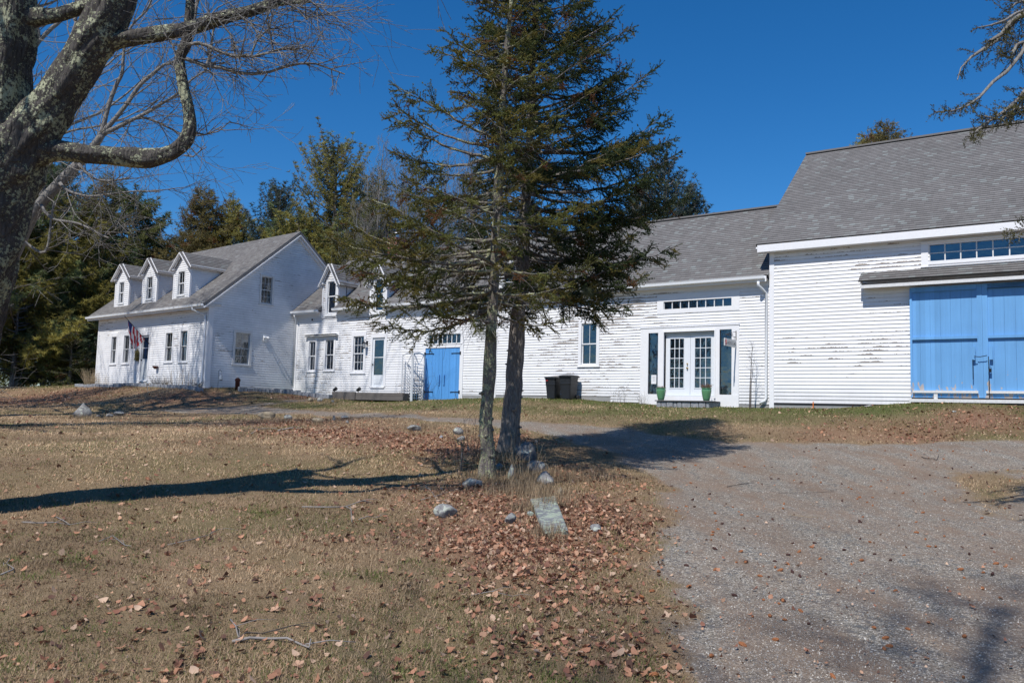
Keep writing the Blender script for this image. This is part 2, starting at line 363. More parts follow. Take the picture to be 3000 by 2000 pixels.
simple('flag_red', (.42, .025, .035), .8); simple('flag_white', (.70, .70, .70), .8); simple('flag_blue', (.02, .035, .15), .8)
simple('trellis_paint', (.62, .64, .66), .5, vary=.12); simple('wood_pale', (.35, .27, .16), .8); simple('twig_grey', (.26, .235, .215), .9, vary=.35, scale=40)
simple('twig_dark', (.075, .062, .055), .9, vary=.3, scale=40); simple('lichen_hair', (.22, .25, .16), .95, vary=.3, scale=30)
simple('cone', (.30, .115, .045), .8, vary=.45, scale=40, bumpy=.5); simple('cone_dark', (.065, .028, .022), .8, vary=.4, scale=40, bumpy=.5)
simple('dead_leaf', (.34, .155, .085), .75, vary=.45, scale=12, bumpy=.3); simple('orange_paint', (.80, .20, .03), .6)
simple('paper', (.75, .76, .77), .7); simple('blue_cloth', (.16, .25, .42), .85, vary=.3); simple('shop_wood', (.35, .18, .08), .5); simple('mat_teal', (.10, .28, .34), .6)
simple('terracotta', (.42, .14, .07), .7); simple('straw_swag', (.30, .27, .12), .9, vary=.4, scale=30); simple('steel', (.45, .46, .48), .35, .8); simple('lamp_glass', (.55, .57, .58), .15)
simple('slate', (.13, .125, .125), .7, vary=.3); simple('foundation_dark', (.02, .018, .025), .9)

# ------------------------------------------------------------------ terrain height
_g = [(0, 2000, 4.8), (750, 2000, 4.9), (1500, 2000, 5.0), (2250, 2000, 5.15), (3000, 2000, 5.3),
      (0, 1600, 8.3), (750, 1600, 8.6), (1500, 1600, 8.9), (2250, 1600, 9.4), (3000, 1600, 9.9),
      (0, 1500, 10.4), (0, 1400, 12.3), (700, 1350, 14.5), (1000, 1400, 13.6), (1425, 1403, 14.0), (1510, 1320, 16.8), (1640, 1470, 11.8), (1900, 1400, 14.8), (2250, 1400, 15.6), (2700, 1400, 15.6), (3000, 1400, 15.6),
      (0, 1250, 21), (700, 1250, 22.5), (1000, 1300, 17.4), (1200, 1290, 18.5), (1000, 1222, 27), (600, 1196, 34), (300, 1205, 32), (0, 1200, 31), (300, 1165, 38), (100, 1158, 42), (-200, 1155, 42), (1300, 1232, 24.5),
      (1500, 1236, 24), (2000, 1242, 22.8), (2500, 1292, 20.2), (2500, 1240, 22), (3000, 1290, 19.2), (3000, 1225, 21.5), (2000, 1330, 18.5), (2600, 1320, 18.4), (1700, 1290, 19.5), (1300, 1185, 31.5), (1800, 1200, 27)]
_pts = [ray(a, b)*d for a, b, d in _g]
for fr, l in ((FM, [(857, 1150), (960, 1160), (1100, 1170), (1250, 1173), (1353, 1168), (1529, 1165), (1700, 1169), (1874, 1182), (2000, 1190), (2165, 1191)]), (FB, [(2265, 1196), (2450, 1194), (2560, 1188), (2668, 1178), (2850, 1180), (3000, 1184)]), (FL, [(594, 1133), (500, 1128), (430, 1124), (280, 1126)])):
    for a, b in l: _pts.append(fr.W(*(fr.face(a, b)+np.array([0, 0, 0]))))
    if fr is not FL:
        for a, b in l[::3]:
            q = fr.face(a, b); _pts.append(fr.W(q[0], 8, q[2]))
for q in ((0, 0, -1.62), (-9, 1, -1.66), (9, 1, -1.56), (0, -25, -2.0), (-40, 0, -1.3), (40, 0, -.9), (30, 22, .4), (60, 60, .9), (-75, 60, .3), (0, 100, 1.2), (-90, 130, .8), (90, 130, 1.2), (-45, 35, -.1), (-35, 55, .6), (20, 60, 1.0)):
    _pts.append(np.array(q, float))
_P = np.array(_pts); _n = len(_P)
def _U(r2): return np.where(r2 > 1e-9, r2*np.log(r2+1e-12), 0)*.5
_A = np.zeros((_n+3, _n+3)); _d = _P[:, None, :2]-_P[None, :, :2]; _A[:_n, :_n] = _U((_d**2).sum(2))+np.eye(_n)*.6
_A[:_n, _n] = 1; _A[:_n, _n+1:] = _P[:, :2]; _A[_n, :_n] = 1; _A[_n+1:, :_n] = _P[:, :2].T
_w = np.linalg.solve(_A, np.concatenate([_P[:, 2], [0, 0, 0]]))
def vnoise(x, y, seed=0):
    """cheap smooth value noise"""
    xi = np.floor(x).astype(np.int64); yi = np.floor(y).astype(np.int64); fx = x-xi; fy = y-yi
    def h(a, b):
        k = (a*374761393+b*668265263+seed*1442695041) & 0x7fffffff; k = ((k ^ (k >> 13))*1274126177) & 0x7fffffff
        return ((k ^ (k >> 16)) & 0xffff)/65535.
    fx = fx*fx*(3-2*fx); fy = fy*fy*(3-2*fy)
    return (h(xi, yi)*(1-fx)+h(xi+1, yi)*fx)*(1-fy)+(h(xi, yi+1)*(1-fx)+h(xi+1, yi+1)*fx)*fy
def height(x, y, rough=True):
    x = np.atleast_1d(np.asarray(x, float)); y = np.atleast_1d(np.asarray(y, float)); out = np.empty(len(x))
    for i in range(0, len(x), 20000):
        a = x[i:i+20000]; b = y[i:i+20000]; r2 = (a[:, None]-_P[None, :, 0])**2+(b[:, None]-_P[None, :, 1])**2
        out[i:i+20000] = _U(r2) @ _w[:_n]+_w[_n]+_w[_n+1]*a+_w[_n+2]*b
    r = np.hypot(x, y); k = np.clip((r-95)/60, 0, 1); out = out*(1-k)+(.8)*k
    if rough: out = out+(vnoise(x*.9, y*.9, 3)-.5)*.05+(vnoise(x*3.1, y*3.1, 5)-.5)*.022
    return out
def hz(x, y): return float(height(x, y)[0])
def gpx(px, py):
    """the point of the ground seen at a place in the photograph"""
    d = ray(px, py); t = np.concatenate([np.linspace(3, 30, 800), np.linspace(30, 90, 600)]); P = d[None]*t[:, None]
    g = P[:, 2]-height(P[:, 0], P[:, 1]); k = np.where(g < 0)[0]
    if len(k) == 0: k = [len(t)-1]
    p = P[k[0]]; return np.array([p[0], p[1], hz(p[0], p[1])])
def gpoly(pts): return np.array([gpx(a, b)[:2] for a, b in pts])
def inpoly(x, y, P):
    c = np.zeros(len(x), bool); n = len(P); j = n-1
    for i in range(n):
        xi, yi = P[i]; xj, yj = P[j]; m = ((yi > y) != (yj > y)) & (x < (xj-xi)*(y-yi)/(yj-yi+1e-12)+xi); c ^= m; j = i
    return c
def dpoly(x, y, P):
    d = np.full(len(x), 1e9); n = len(P)
    for i in range(n):
        a = P[i]; b = P[(i+1) % n]; ab = b-a; t = np.clip(((x-a[0])*ab[0]+(y-a[1])*ab[1])/(ab @ ab+1e-9), 0, 1)
        d = np.minimum(d, np.hypot(x-a[0]-t*ab[0], y-a[1]-t*ab[1]))
    return np.where(inpoly(x, y, P), d, -d)
DRIVE = gpoly([(2060, 1998), (2010, 1870), (1935, 1783), (1935, 1614), (1960, 1440), (1895, 1390), (1790, 1330), (1680, 1288), (1560, 1262), (1460, 1250), (1360, 1240), (1200, 1226), (1000, 1219), (820, 1212), (560, 1208), (470, 1204), (560, 1199), (700, 1192), (850, 1199), (1000, 1206), (1200, 1214), (1360, 1224), (1500, 1234), (1700, 1243), (1900, 1266), (2100, 1292), (2300, 1300), (2500, 1303), (2750, 1296), (2998, 1290)])
DRIVE = np.vstack([DRIVE, [[14, 14], [16, 4], [10, -12], [1.0, -12], [1.6, 2.0]]])
PATH = gpoly([(640, 1197), (760, 1181), (900, 1168), (990, 1160), (1010, 1166), (900, 1175), (790, 1187), (730, 1198)])
WORN = gpoly([(2760, 1385), (2850, 1365), (2998, 1370), (2998, 1520), (2900, 1505), (2800, 1450)])
LIT = [(1600, 1490, 1.7, 1.), (1500, 1590, 1.3, .8), (1720, 1540, 1.2, .9), (1420, 1440, 1.2, .8), (1300, 1440, 1.2, .5), (1830, 1490, .9, .6), (1150, 1285, 1.8, .95), (1000, 1266, 2.0, .9), (1290, 1310, 1.6, .9), (860, 1238, 2.2, 1.0), (1450, 1290, 1.6, .7), (1700, 1400, 1.6, .5), (2900, 1232, 2.0, .7), (2650, 1262, 2.0, .7), (2450, 1272, 1.4, .5), (1600, 1700, 1.0, .35), (1380, 1520, 1.0, .5), (1880, 1620, .7, .45), (1780, 1640, .8, .5), (2980, 1360, 1.2, .3), (560, 1165, 2.4, .7), (100, 1170, 5, .9), (250, 1150, 3, .8), (880, 1165, 1.4, .8), (1750, 1880, .7, .3)]
LIT = [(gpx(a, b)[0], gpx(a, b)[1], r, w) for a, b, r, w in LIT]
def masks(x, y):
    wob = (vnoise(x*1.3, y*1.3, 11)-.5)*.7+(vnoise(x*4, y*4, 12)-.5)*.3
    g = np.clip(.5+(dpoly(x, y, DRIVE)+wob*.8)/.7, 0, 1)
    g = np.maximum(g, .75*np.clip(.5+(dpoly(x, y, PATH)+wob*.3)/.5, 0, 1))
    g = g*(1-.8*np.clip(.5+(dpoly(x, y, WORN)+wob)/.9, 0, 1))
    s = x*nM[0]+y*nM[1]
    gr = .35*np.clip((s-21.3)/1.2, 0, 1)+.42*np.clip((s-24.3)/1.6, 0, 1)+(vnoise(x*.5, y*.5, 21)-.5)*.5
    gr = gr+.12*np.clip((10-np.hypot(x, y))/6, 0, 1)
    gr = np.where(s > 27, .2, gr); gr = np.clip(gr+.08, 0, 1)
    li = np.zeros(len(x))
    for a, b, r, w in LIT: li = np.maximum(li, (w*.9)*np.exp(-((x-a)**2+(y-b)**2)/(r*r)))
    li = np.clip(li+(vnoise(x*1.1, y*1.1, 31)-.5)*.35, 0, 1)
    return g, gr*(1-g), li*(1-g*.85)

def build_ground():
    ang = np.concatenate([np.radians(np.arange(-180, -38, 3.0)), np.radians(np.arange(-38, 38, .25)), np.radians(np.arange(38, 180, 3.0))])
    rr = [.4]
    while rr[-1] < 700: rr.append(rr[-1]*1.021+.004)
    rr = np.array(rr); na = len(ang); nr = len(rr)
    X = rr[:, None]*np.sin(ang)[None]; Y = rr[:, None]*np.cos(ang)[None]
    x = X.ravel(); y = Y.ravel(); z = height(x, y)
    g, gr, li = masks(x, y)
    near = np.clip((40-np.hypot(x, y))/30, 0, 1)
    z = z+(vnoise(x*11, y*11, 8)-.5)*.022*near*(1-g*.7)
    V = np.vstack([np.column_stack([x, y, z]), [[0, 0, hz(0, 0)]]])
    i, j = np.meshgrid(np.arange(nr-1), np.arange(na), indexing='ij'); j2 = (j+1) % na
    F = np.stack([i*na+j, i*na+j2, (i+1)*na+j2, (i+1)*na+j], -1).reshape(-1, 4)
    F = F[:, ::-1]; fg = g[F].mean(1) > .5
    jj = np.arange(na); cap = np.column_stack([np.full(na, len(V)-1), jj, (jj+1) % na, (jj+1) % na])
    A = [g, gr, li]
    for name, sel in (('ground', ~fg), ('driveway', fg)):
        f = F[sel]; used = np.unique(f); mp = np.full(len(V), -1); mp[used] = np.arange(len(used))
        o = fast_mesh(name, V[used], mp[f], MAT['ground'], smooth=True)
        for nm, a in zip(('gravel', 'green', 'litter'), A):
            at = o.data.attributes.new(nm, 'FLOAT', 'POINT'); at.data.foreach_set('value', a[used].astype(np.float32))
        tag(o, 'dry tan lawn with bare and green patches sloping up to the white farmhouse' if name == 'ground' else 'grey crushed stone driveway sweeping past the spruces to the barn', 'lawn' if name == 'ground' else 'driveway', kind='structure')
build_ground()

# ------------------------------------------------------------------ houses
def clap(mb, x0, x1, z0, z1, e, mp, opens=(), lim=None, zbase=None, seed=0):
    """rows of lapped boards; mp(u, d, z) -> 3D with d pointing out of the wall; lim(z) -> (x0, x1)"""
    zb = z0 if zbase is None else zbase
    zs = {z0, z1}
    k = math.floor((z0-zb)/e)
    while zb+k*e < z1:
        if zb+k*e > z0: zs.add(zb+k*e)
        k += 1
    for a, b, c, d in opens:
        for q in (c, d):
            if z0 < q < z1: zs.add(q)
    zs = sorted(zs)
    def dep(z, top):
        f = (z-zb)/e; r = math.floor(f+1e-6); fr = f-r
        if top and fr < 1e-6: fr = 1.0
        return .021*(1-fr)+.004
    for za, zc in zip(zs[:-1], zs[1:]):
        if zc-za < 1e-5: continue
        mid = (za+zc)/2
        La = lim(za) if lim else (x0, x1); Lb = lim(zc) if lim else (x0, x1)
        segs = [(0., 1.)]
        W = (lim(mid) if lim else (x0, x1))
        iv = [(W[0], W[1])]
        for a, b, c, d in opens:
            if c < mid < d:
                nv = []
                for p, q in iv:
                    if b <= p or a >= q: nv.append((p, q))
                    else:
                        if a > p: nv.append((p, a))
                        if b < q: nv.append((b, q))
                iv = nv
        da = dep(za, False); db = dep(zc, True); row = math.floor((mid-zb)/e)+seed*37
        va = row+max(0, ((za-zb)/e) % 1.0 if abs(((za-zb)/e) % 1.0-1) > 1e-4 else 0); vb = row+min(.999, (zc-zb)/e-math.floor((mid-zb)/e))
        for p, q in iv:
            pa = La[0] if abs(p-W[0]) < 1e-6 else p; pb = Lb[0] if abs(p-W[0]) < 1e-6 else p
            qa = La[1] if abs(q-W[1]) < 1e-6 else q; qb = Lb[1] if abs(q-W[1]) < 1e-6 else q
            if qa <= pa and qb <= pb: continue
            mb.quad(mp(pa, da, za), mp(qa, da, za), mp(qb, db, zc), mp(pb, db, zc), [(pa+seed*9, va), (qa+seed*9, va), (qb+seed*9, vb), (pb+seed*9, vb)])
            if da > .0245: mb.quad(mp(pa, 0, za), mp(qa, 0, za), mp(qa, da, za), mp(pa, da, za), [(0, .9)]*4)
def front(y=0): return lambda u, d, z: (u, y-d, z)            # wall facing -y
def right(x=0): return lambda u, d, z: (x+d, u, z)            # wall facing +x, u runs along y
def left(x=0): return lambda u, d, z: (x-d, u, z)
def back(y=0): return lambda u, d, z: (u, y+d, z)
def mbox(mb, mp, u0, u1, d0, d1, z0, z1, m=0):
    P = [mp(u, d, z) for z in (z0, z1) for d in (d0, d1) for u in (u0, u1)]
    mb.add(P, [(0, 2, 3, 1), (4, 5, 7, 6), (0, 1, 5, 4), (2, 6, 7, 3), (0, 4, 6, 2), (1, 3, 7, 5)], None, m)
def roof_plane(mb, x0, x1, y0, z0, y1, z1, row=.135, step=.007, useed=0, axis='y', m=0, thick=.10, x0t=None, x1t=None):
    """shingle courses from the eave (y0,z0) up to (y1,z1)"""
    L = math.hypot(y1-y0, z1-z0); n = max(1, round(L/row)); uy = (y1-y0)/L; uz = (z1-z0)/L; ny, nz = (-uz, uy) if uy > 0 else (uz, -uy)
    x0t = x0 if x0t is None else x0t; x1t = x1 if x1t is None else x1t
    def P(x, s, h): return (x, y0+uy*s+ny*h, z0+uz*s+nz*h)
    flip = uy < 0
    for k in range(n):
        a = L*k/n; b = L*(k+1)/n; ta = k/n; tb = (k+1)/n
        xa, xb = x0+(x0t-x0)*ta, x1+(x1t-x1)*ta; xc, xd = x0+(x0t-x0)*tb, x1+(x1t-x1)*tb
        q = [P(xa, a, step), P(xb, a, step), P(xd, b, 0), P(xc, b, 0)]; uv = [(xa+useed, k+.0), (xb+useed, k+.0), (xd+useed, k+.999), (xc+useed, k+.999)]
        r = [P(xa, a, 0), P(xb, a, 0), P(xb, a, step), P(xa, a, step)]; uvr = [(xa+useed, k+.01)]*4
        if flip: q = q[::-1]; uv = uv[::-1]; r = r[::-1]
        mb.quad(*q, uv, m); mb.quad(*r, uvr, m)
    q = [P(x0, 0, -thick), P(x0t, L, -thick), P(x1t, L, -thick), P(x1, 0, -thick)]
    if flip: q = q[::-1]
    mb.quad(*q, [(0, .5)]*4, m+0)
    mb.quad(P(x0, 0, 0), P(x0t, L, 0), P(x0t, L, -thick), P(x0, 0, -thick), [(0, .5)]*4, m); mb.quad(P(x1, 0, 0), P(x1, 0, -thick), P(x1t, L, -thick), P(x1t, L, 0), [(0, .5)]*4, m)
    mb.quad(P(x0, 0, 0), P(x0, 0, -thick), P(x1, 0, -thick), P(x1, 0, 0), [(0, .05)]*4, m)

def window(par, mp, u0, u1, z0, z1, cols=2, rows=1, lrows=None, cas=.10, head=.13, sill=.05, sash='sash_paint', style='double', curtain=None, mat_frame='trim_paint', cap=False, name='window', lcols=None, muntin=.018, deep=.5):
    """u0..u1 x z0..z1 is the opening in the wall; casing stands round it"""
    m = MB()
    mbox(m, mp, u0-cas, u0, 0, .040, z0-sill, z1); mbox(m, mp, u1, u1+cas, 0, .040, z0-sill, z1)
    mbox(m, mp, u0-cas, u1+cas, 0, .043, z1, z1+head); mbox(m, mp, u0-cas-.03, u1+cas+.03, 0, .065, z0-sill-.035, z0-sill)
    mbox(m, mp, u0, u1, -.09, .030, z0-sill, z0-.003)
    if cap: mbox(m, mp, u0-cas-.03, u1+cas+.03, 0, .07, z1+head, z1+head+.03)
    for a, b in ((u0-.012, u0), (u1, u1+.012)): mbox(m, mp, a, b, -.10, -.001, z0, z1)
    mbox(m, mp, u0, u1, -.10, -.001, z1, z1+.012)
    w = m.build(name, MAT[mat_frame], par)
    # room behind
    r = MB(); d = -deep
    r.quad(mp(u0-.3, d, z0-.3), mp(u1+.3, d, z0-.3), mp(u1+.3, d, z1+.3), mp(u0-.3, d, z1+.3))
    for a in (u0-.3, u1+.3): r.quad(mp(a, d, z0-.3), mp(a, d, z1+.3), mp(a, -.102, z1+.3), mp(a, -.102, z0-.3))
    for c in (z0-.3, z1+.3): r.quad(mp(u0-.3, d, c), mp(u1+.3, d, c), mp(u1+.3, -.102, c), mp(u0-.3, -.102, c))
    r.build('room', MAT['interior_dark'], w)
    zm = (z0+z1)/2
    secs = [(z0, zm+.02, -.055, lrows or rows, lcols or cols), (zm-.02, z1, -.020, rows, cols)] if style == 'double' else [(z0, z1, -.030, rows, cols)]
    for a, b, d, nr, nc in secs:
        s = MB(); t = .038
        mbox(s, mp, u0, u0+t, d-.03, d, a, b); mbox(s, mp, u1-t, u1, d-.03, d, a, b)
        mbox(s, mp, u0+t, u1-t, d-.03, d-.001, a, a+t*1.2); mbox(s, mp, u0+t, u1-t, d-.03, d-.001, b-t, b)
        for i in range(1, nc):
            c = u0+t+(u1-u0-2*t)*i/nc; mbox(s, mp, c-muntin/2, c+muntin/2, d-.026, d-.004, a+t, b-t)
        for i in range(1, nr):
            c = a+t+(b-a-2*t)*i/nr; mbox(s, mp, u0+t, u1-t, d-.025, d-.0055, c-muntin/2, c+muntin/2)
        s.build('sash', MAT[sash], w)
        g = MB(); g.quad(mp(u0+t, d-.015, a+t), mp(u1-t, d-.015, a+t), mp(u1-t, d-.015, b-t), mp(u0+t, d-.015, b-t)); g.build('pane', MAT['glass'], w)
    if curtain:
        c = MB()
        for kind in curtain:
            n = 14
            if kind in ('l', 'r'):
                for i in range(n):
                    f0, f1 = i/n, (i+1)/n
                    def pt(f, z):
                        wd = (u1-u0)*.34*(.6+.4*abs((z-z0)/(z1-z0)-.45)*2)
                        u = u0+f*wd if kind == 'l' else u1-f*wd
                        return mp(u, -.16-.02*math.sin(f*20), z)
                    for a, b in ((z0, zm), (zm, z1)): c.quad(pt(f0, a), pt(f1, a), pt(f1, b), pt(f0, b))
            if kind == 't': c.quad(mp(u0, -.15, z1-.32), mp(u1, -.15, z1-.32), mp(u1, -.15, z1), mp(u0, -.15, z1))
            if kind == 'h': c.quad(mp(u0, -.15, zm), mp(u1, -.15, zm), mp(u1, -.15, z1), mp(u0, -.15, z1))
        c.build('curtain', MAT['curtain'], w)
    return w
def O(F, a, b, c, d):
    """opening from the photograph's corners: left, right, top, bottom (pixels on the wall plane)"""
    p = F.face(a, d); q = F.face(b, c); return p[0], q[0], p[2], q[2]
def gutter(par, x0, x1, y, z, name='gutter'):
    m = MB(); P = [(-.0, 0), (.0, -.10), (-.06, -.125), (-.115, -.10), (-.125, -.03), (-.135, 0), (-.120, 0), (-.110, -.03), (-.10, -.085), (-.02, -.085), (-.012, 0)]
    vs = [(x, y+a, z+b) for x in (x0, x1) for a, b in P]; n = len(P)
    m.add(vs, [(i, (i+1) % n, n+(i+1) % n, n+i) for i in range(n)]+[tuple(range(n-1, -1, -1)), tuple(range(n, 2*n))])
    m.build(name, MAT['gutter_white'], par)
def downspout(par, x, y, ztop, zbot, gx=None, gy=-.36, flip=1):
    m = MB(); gx = x-.25*flip if gx is None else gx
    m.tube([(gx, gy, ztop), (gx, gy, ztop-.12), ((gx+x)/2, (gy+y)/2-.02, ztop-.24), (x, y-.06, ztop-.36), (x, y-.06, zbot+.18), (x-.03*flip, y-.075, zbot+.09), (x-.20*flip, y-.14, zbot)], .045, 8)
    m.build('downspout', MAT['gutter_white'], par, smooth=True)

# ---- farmhouse (frame L): front y=0, right gable x=0, left gable x=-11.1
LH = empty('farmhouse', FL.o, FL.th, 'white clapboard farmhouse with three dormers and a shaded gable end', 'house')
zL = .80; LW = 11.15; zE = 4.60; D = 9.1; slope = .84; zA = 8.74
ow = []
def add_open(F, a, b, c, d, **k):
    q = O(F, a, b, c, d); ow.append((q, k)); return q
e1, s1 = 263.4, 250
W1 = [O(FL, 325, 344, 986, 1064.5), O(FL, 361, 382, 982, 1063.0), O(FL, 484, 508, 974.5, 1058.5), O(FL, 527, 552, 968.5, 1058)]
dL = O(FL, 410, 439.5, 981, 1114.5)
opens = [(a, b, c, d) for a, b, c, d in W1]+[dL]
m = MB(); clap(m, -LW, 0, zL-.4, zE+.25, .109, front(), opens, zbase=zL)
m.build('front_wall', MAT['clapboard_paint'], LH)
wl = MB()
win_gl = FL.side(549, 1072), FL.side(607+0, 0)
def OS(F, a, b, c, d, x=0):
    p = F.side(a, d, x); q = F.side(b, c, x); return p[1], q[1], p[2], q[2]
G1 = OS(FL, 687, 731, 973, 1072); G2 = OS(FL, 764, 799, 805, 895)
G1 = (FL.side(688, 1020)[1], FL.side(730, 1020)[1], FL.side(709, 1066)[2], FL.side(709, 975)[2])
G2 = (FL.side(765, 850)[1], FL.side(797, 850)[1], FL.side(779, 889)[2], FL.side(783, 811)[2])
yA = D/2
def liml(z):
    if z < zE: return (0, D)
    k = (z-zE)/(zA-zE)*yA; return (min(k, yA), max(D-k, yA))
m = MB(); clap(m, 0, D, zL-.4, zA-.03, .113, right(), [G1, G2], liml, zbase=zL, seed=2)
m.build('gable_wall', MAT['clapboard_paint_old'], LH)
m = MB(); clap(m, 0, D, zL-.4, zA-.03, .109, left(-LW), (), liml, zbase=zL, seed=3)
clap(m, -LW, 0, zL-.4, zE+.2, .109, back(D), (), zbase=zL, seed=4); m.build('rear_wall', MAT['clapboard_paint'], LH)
m = MB()
for a_, b_ in ((-LW-.03, -LW+.11), (-.11, .034)):
    q_ = MB(); q_.box(a_, b_, -.034, .12, zL-.4, zE+.2); q_.build('corner_board', MAT['trim_paint'], LH)
m.box(-LW+.11, -.11, -.028, 0, zE-.02, zE+.2); m.build('frieze', MAT['trim_paint'], LH)
for a_, b_ in ((.12, .22), (D-.12, D+.03)):
    q_ = MB(); q_.box(.003, .04, a_, b_, zL-.4, zE-.05); q_.build('corner_board', MAT['trim_paint'], LH)
# roof
ov = .42; ey = -.42; ez = zA-(yA-ey)*slope
m = MB(); roof_plane(m, -LW-.55, .24, ey, ez, yA, zA, useed=0); roof_plane(m, -LW-.55, .24, D+ov, ez, yA, zA, useed=30)
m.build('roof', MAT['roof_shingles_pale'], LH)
m = MB()     # eave box, rake boards, frieze
m.box(-LW-.50, .18, ey+.02, -.036, ez-.155, ez-.125); m.box(-LW-.50, .18, ey+.01, ey+.05, ez-.22, ez-.06)
for s in (0, 1):
    for xx in (.18, -LW-.5):
        p = (xx, ey+.02, ez-.21) if s == 0 else (xx, D+ov-.02, ez-.21); q = (xx, yA, zA-.21)
        m.beam(p, q, .045, .20, (1, 0, 0))
    p = (.02, ey+.35, ez-.02) if s == 0 else (.02, D+ov-.35, ez-.02); q = (.02, yA, zA-.33)
    m.beam(p, q, .05, .26, (1, 0, 0))
    p = (.10, ey+.1, ez-.10) if s == 0 else (.10, D+ov-.1, ez-.10); q = (.10, yA, zA-.19); m.beam(p, q, .20, .03, (1, 0, 0))
m.build('rake_trim', MAT['trim_paint'], LH)
m = MB(); m.box(.02, .12, -.40, .22, zE-.13, zE-.02); m.beam((.06, -.38, zE), (.06, .55, zE-.01), .10, .05); m.build('eave_return', MAT['trim_shabby'], LH)
gutter(LH, -LW-.55, .20, ey, ez-.02)
downspout(LH, -.16, -.02, ez-.13, zL+.1, gx=-.62, gy=ey-.06, flip=1)
for q, cur in zip(W1, (None, None, 'h', 'lr')):
    window(LH, front(), *q, cols=2, rows=1, sash='storm_sash', curtain=cur, cas=.11, head=.20)
window(LH, right(), *G1, cols=2, rows=2, sash='storm_sash', curtain='tlr', cas=.12, head=.14, sill=.04, mat_frame='trim_shabby')
window(LH, right(), *G2, cols=3, rows=2, sash='storm_sash', curtain='r', cas=.09, head=.09, sill=.04, mat_frame='trim_shabby')
# front door with a blue blind behind its glass
def storm_door(par, mp, q, zg, mat, inner, cas=.11):
    u0, u1, z0, z1 = q
    m = MB(); mbox(m, mp, u0-cas, u0, 0, .045, z0, z1); mbox(m, mp, u1, u1+cas, 0, .045, z0, z1); mbox(m, mp, u0-cas, u1+cas, 0, .048, z1, z1+.18); mbox(m, mp, u0-.05, u1+.05, -.06, .06, z0-.05, z0)
    m.build('door_frame', MAT['trim_paint'], par)
    d = MB(); t = .13*(u1-u0)
    mbox(d, mp, u0, u0+t, -.05, -.005, z0, z1); mbox(d, mp, u1-t, u1, -.05, -.005, z0, z1); mbox(d, mp, u0+t, u1-t, -.05, -.006, z1-t, z1)
    mbox(d, mp, u0+t, u1-t, -.05, -.007, z0, zg); mbox(d, mp, u0+t*1.5, u1-t*1.5, -.02, .004, z0+.15, zg-.15)
    dd = d.build('door', MAT[mat], par)
    zm = (zg+z1-t)/2; s = MB(); mbox(s, mp, u0+t, u1-t, -.045, -.010, zm-.015, zm+.02); s.build('door_rail', MAT['trim_paint'], dd)
    g = MB(); g.quad(mp(u0+t, -.03, zg), mp(u1-t, -.03, zg), mp(u1-t, -.03, z1-t), mp(u0+t, -.03, z1-t)); g.build('pane', MAT['glass'], dd)
    b = MB(); mbox(b, mp, u0, u1, -.075, -.055, z0, z1); b.build('inner_door', MAT[inner], dd)
    h = MB(); p = np.array(mp(u0+t*.45, .03, z0+1.0)); h.lathe([(.0, 0), (.022, .01), (.022, .05), (0, .06)], p, 10); mbox(h, mp, u0+t*.3, u0+t*.6, -.005, .03, z0+.99, z0+1.05); h.build('handle', MAT['black_iron'], dd)
storm_door(LH, front(), dL, FL.face(425, 1051)[2], 'door_grey', 'blue_door_paint')
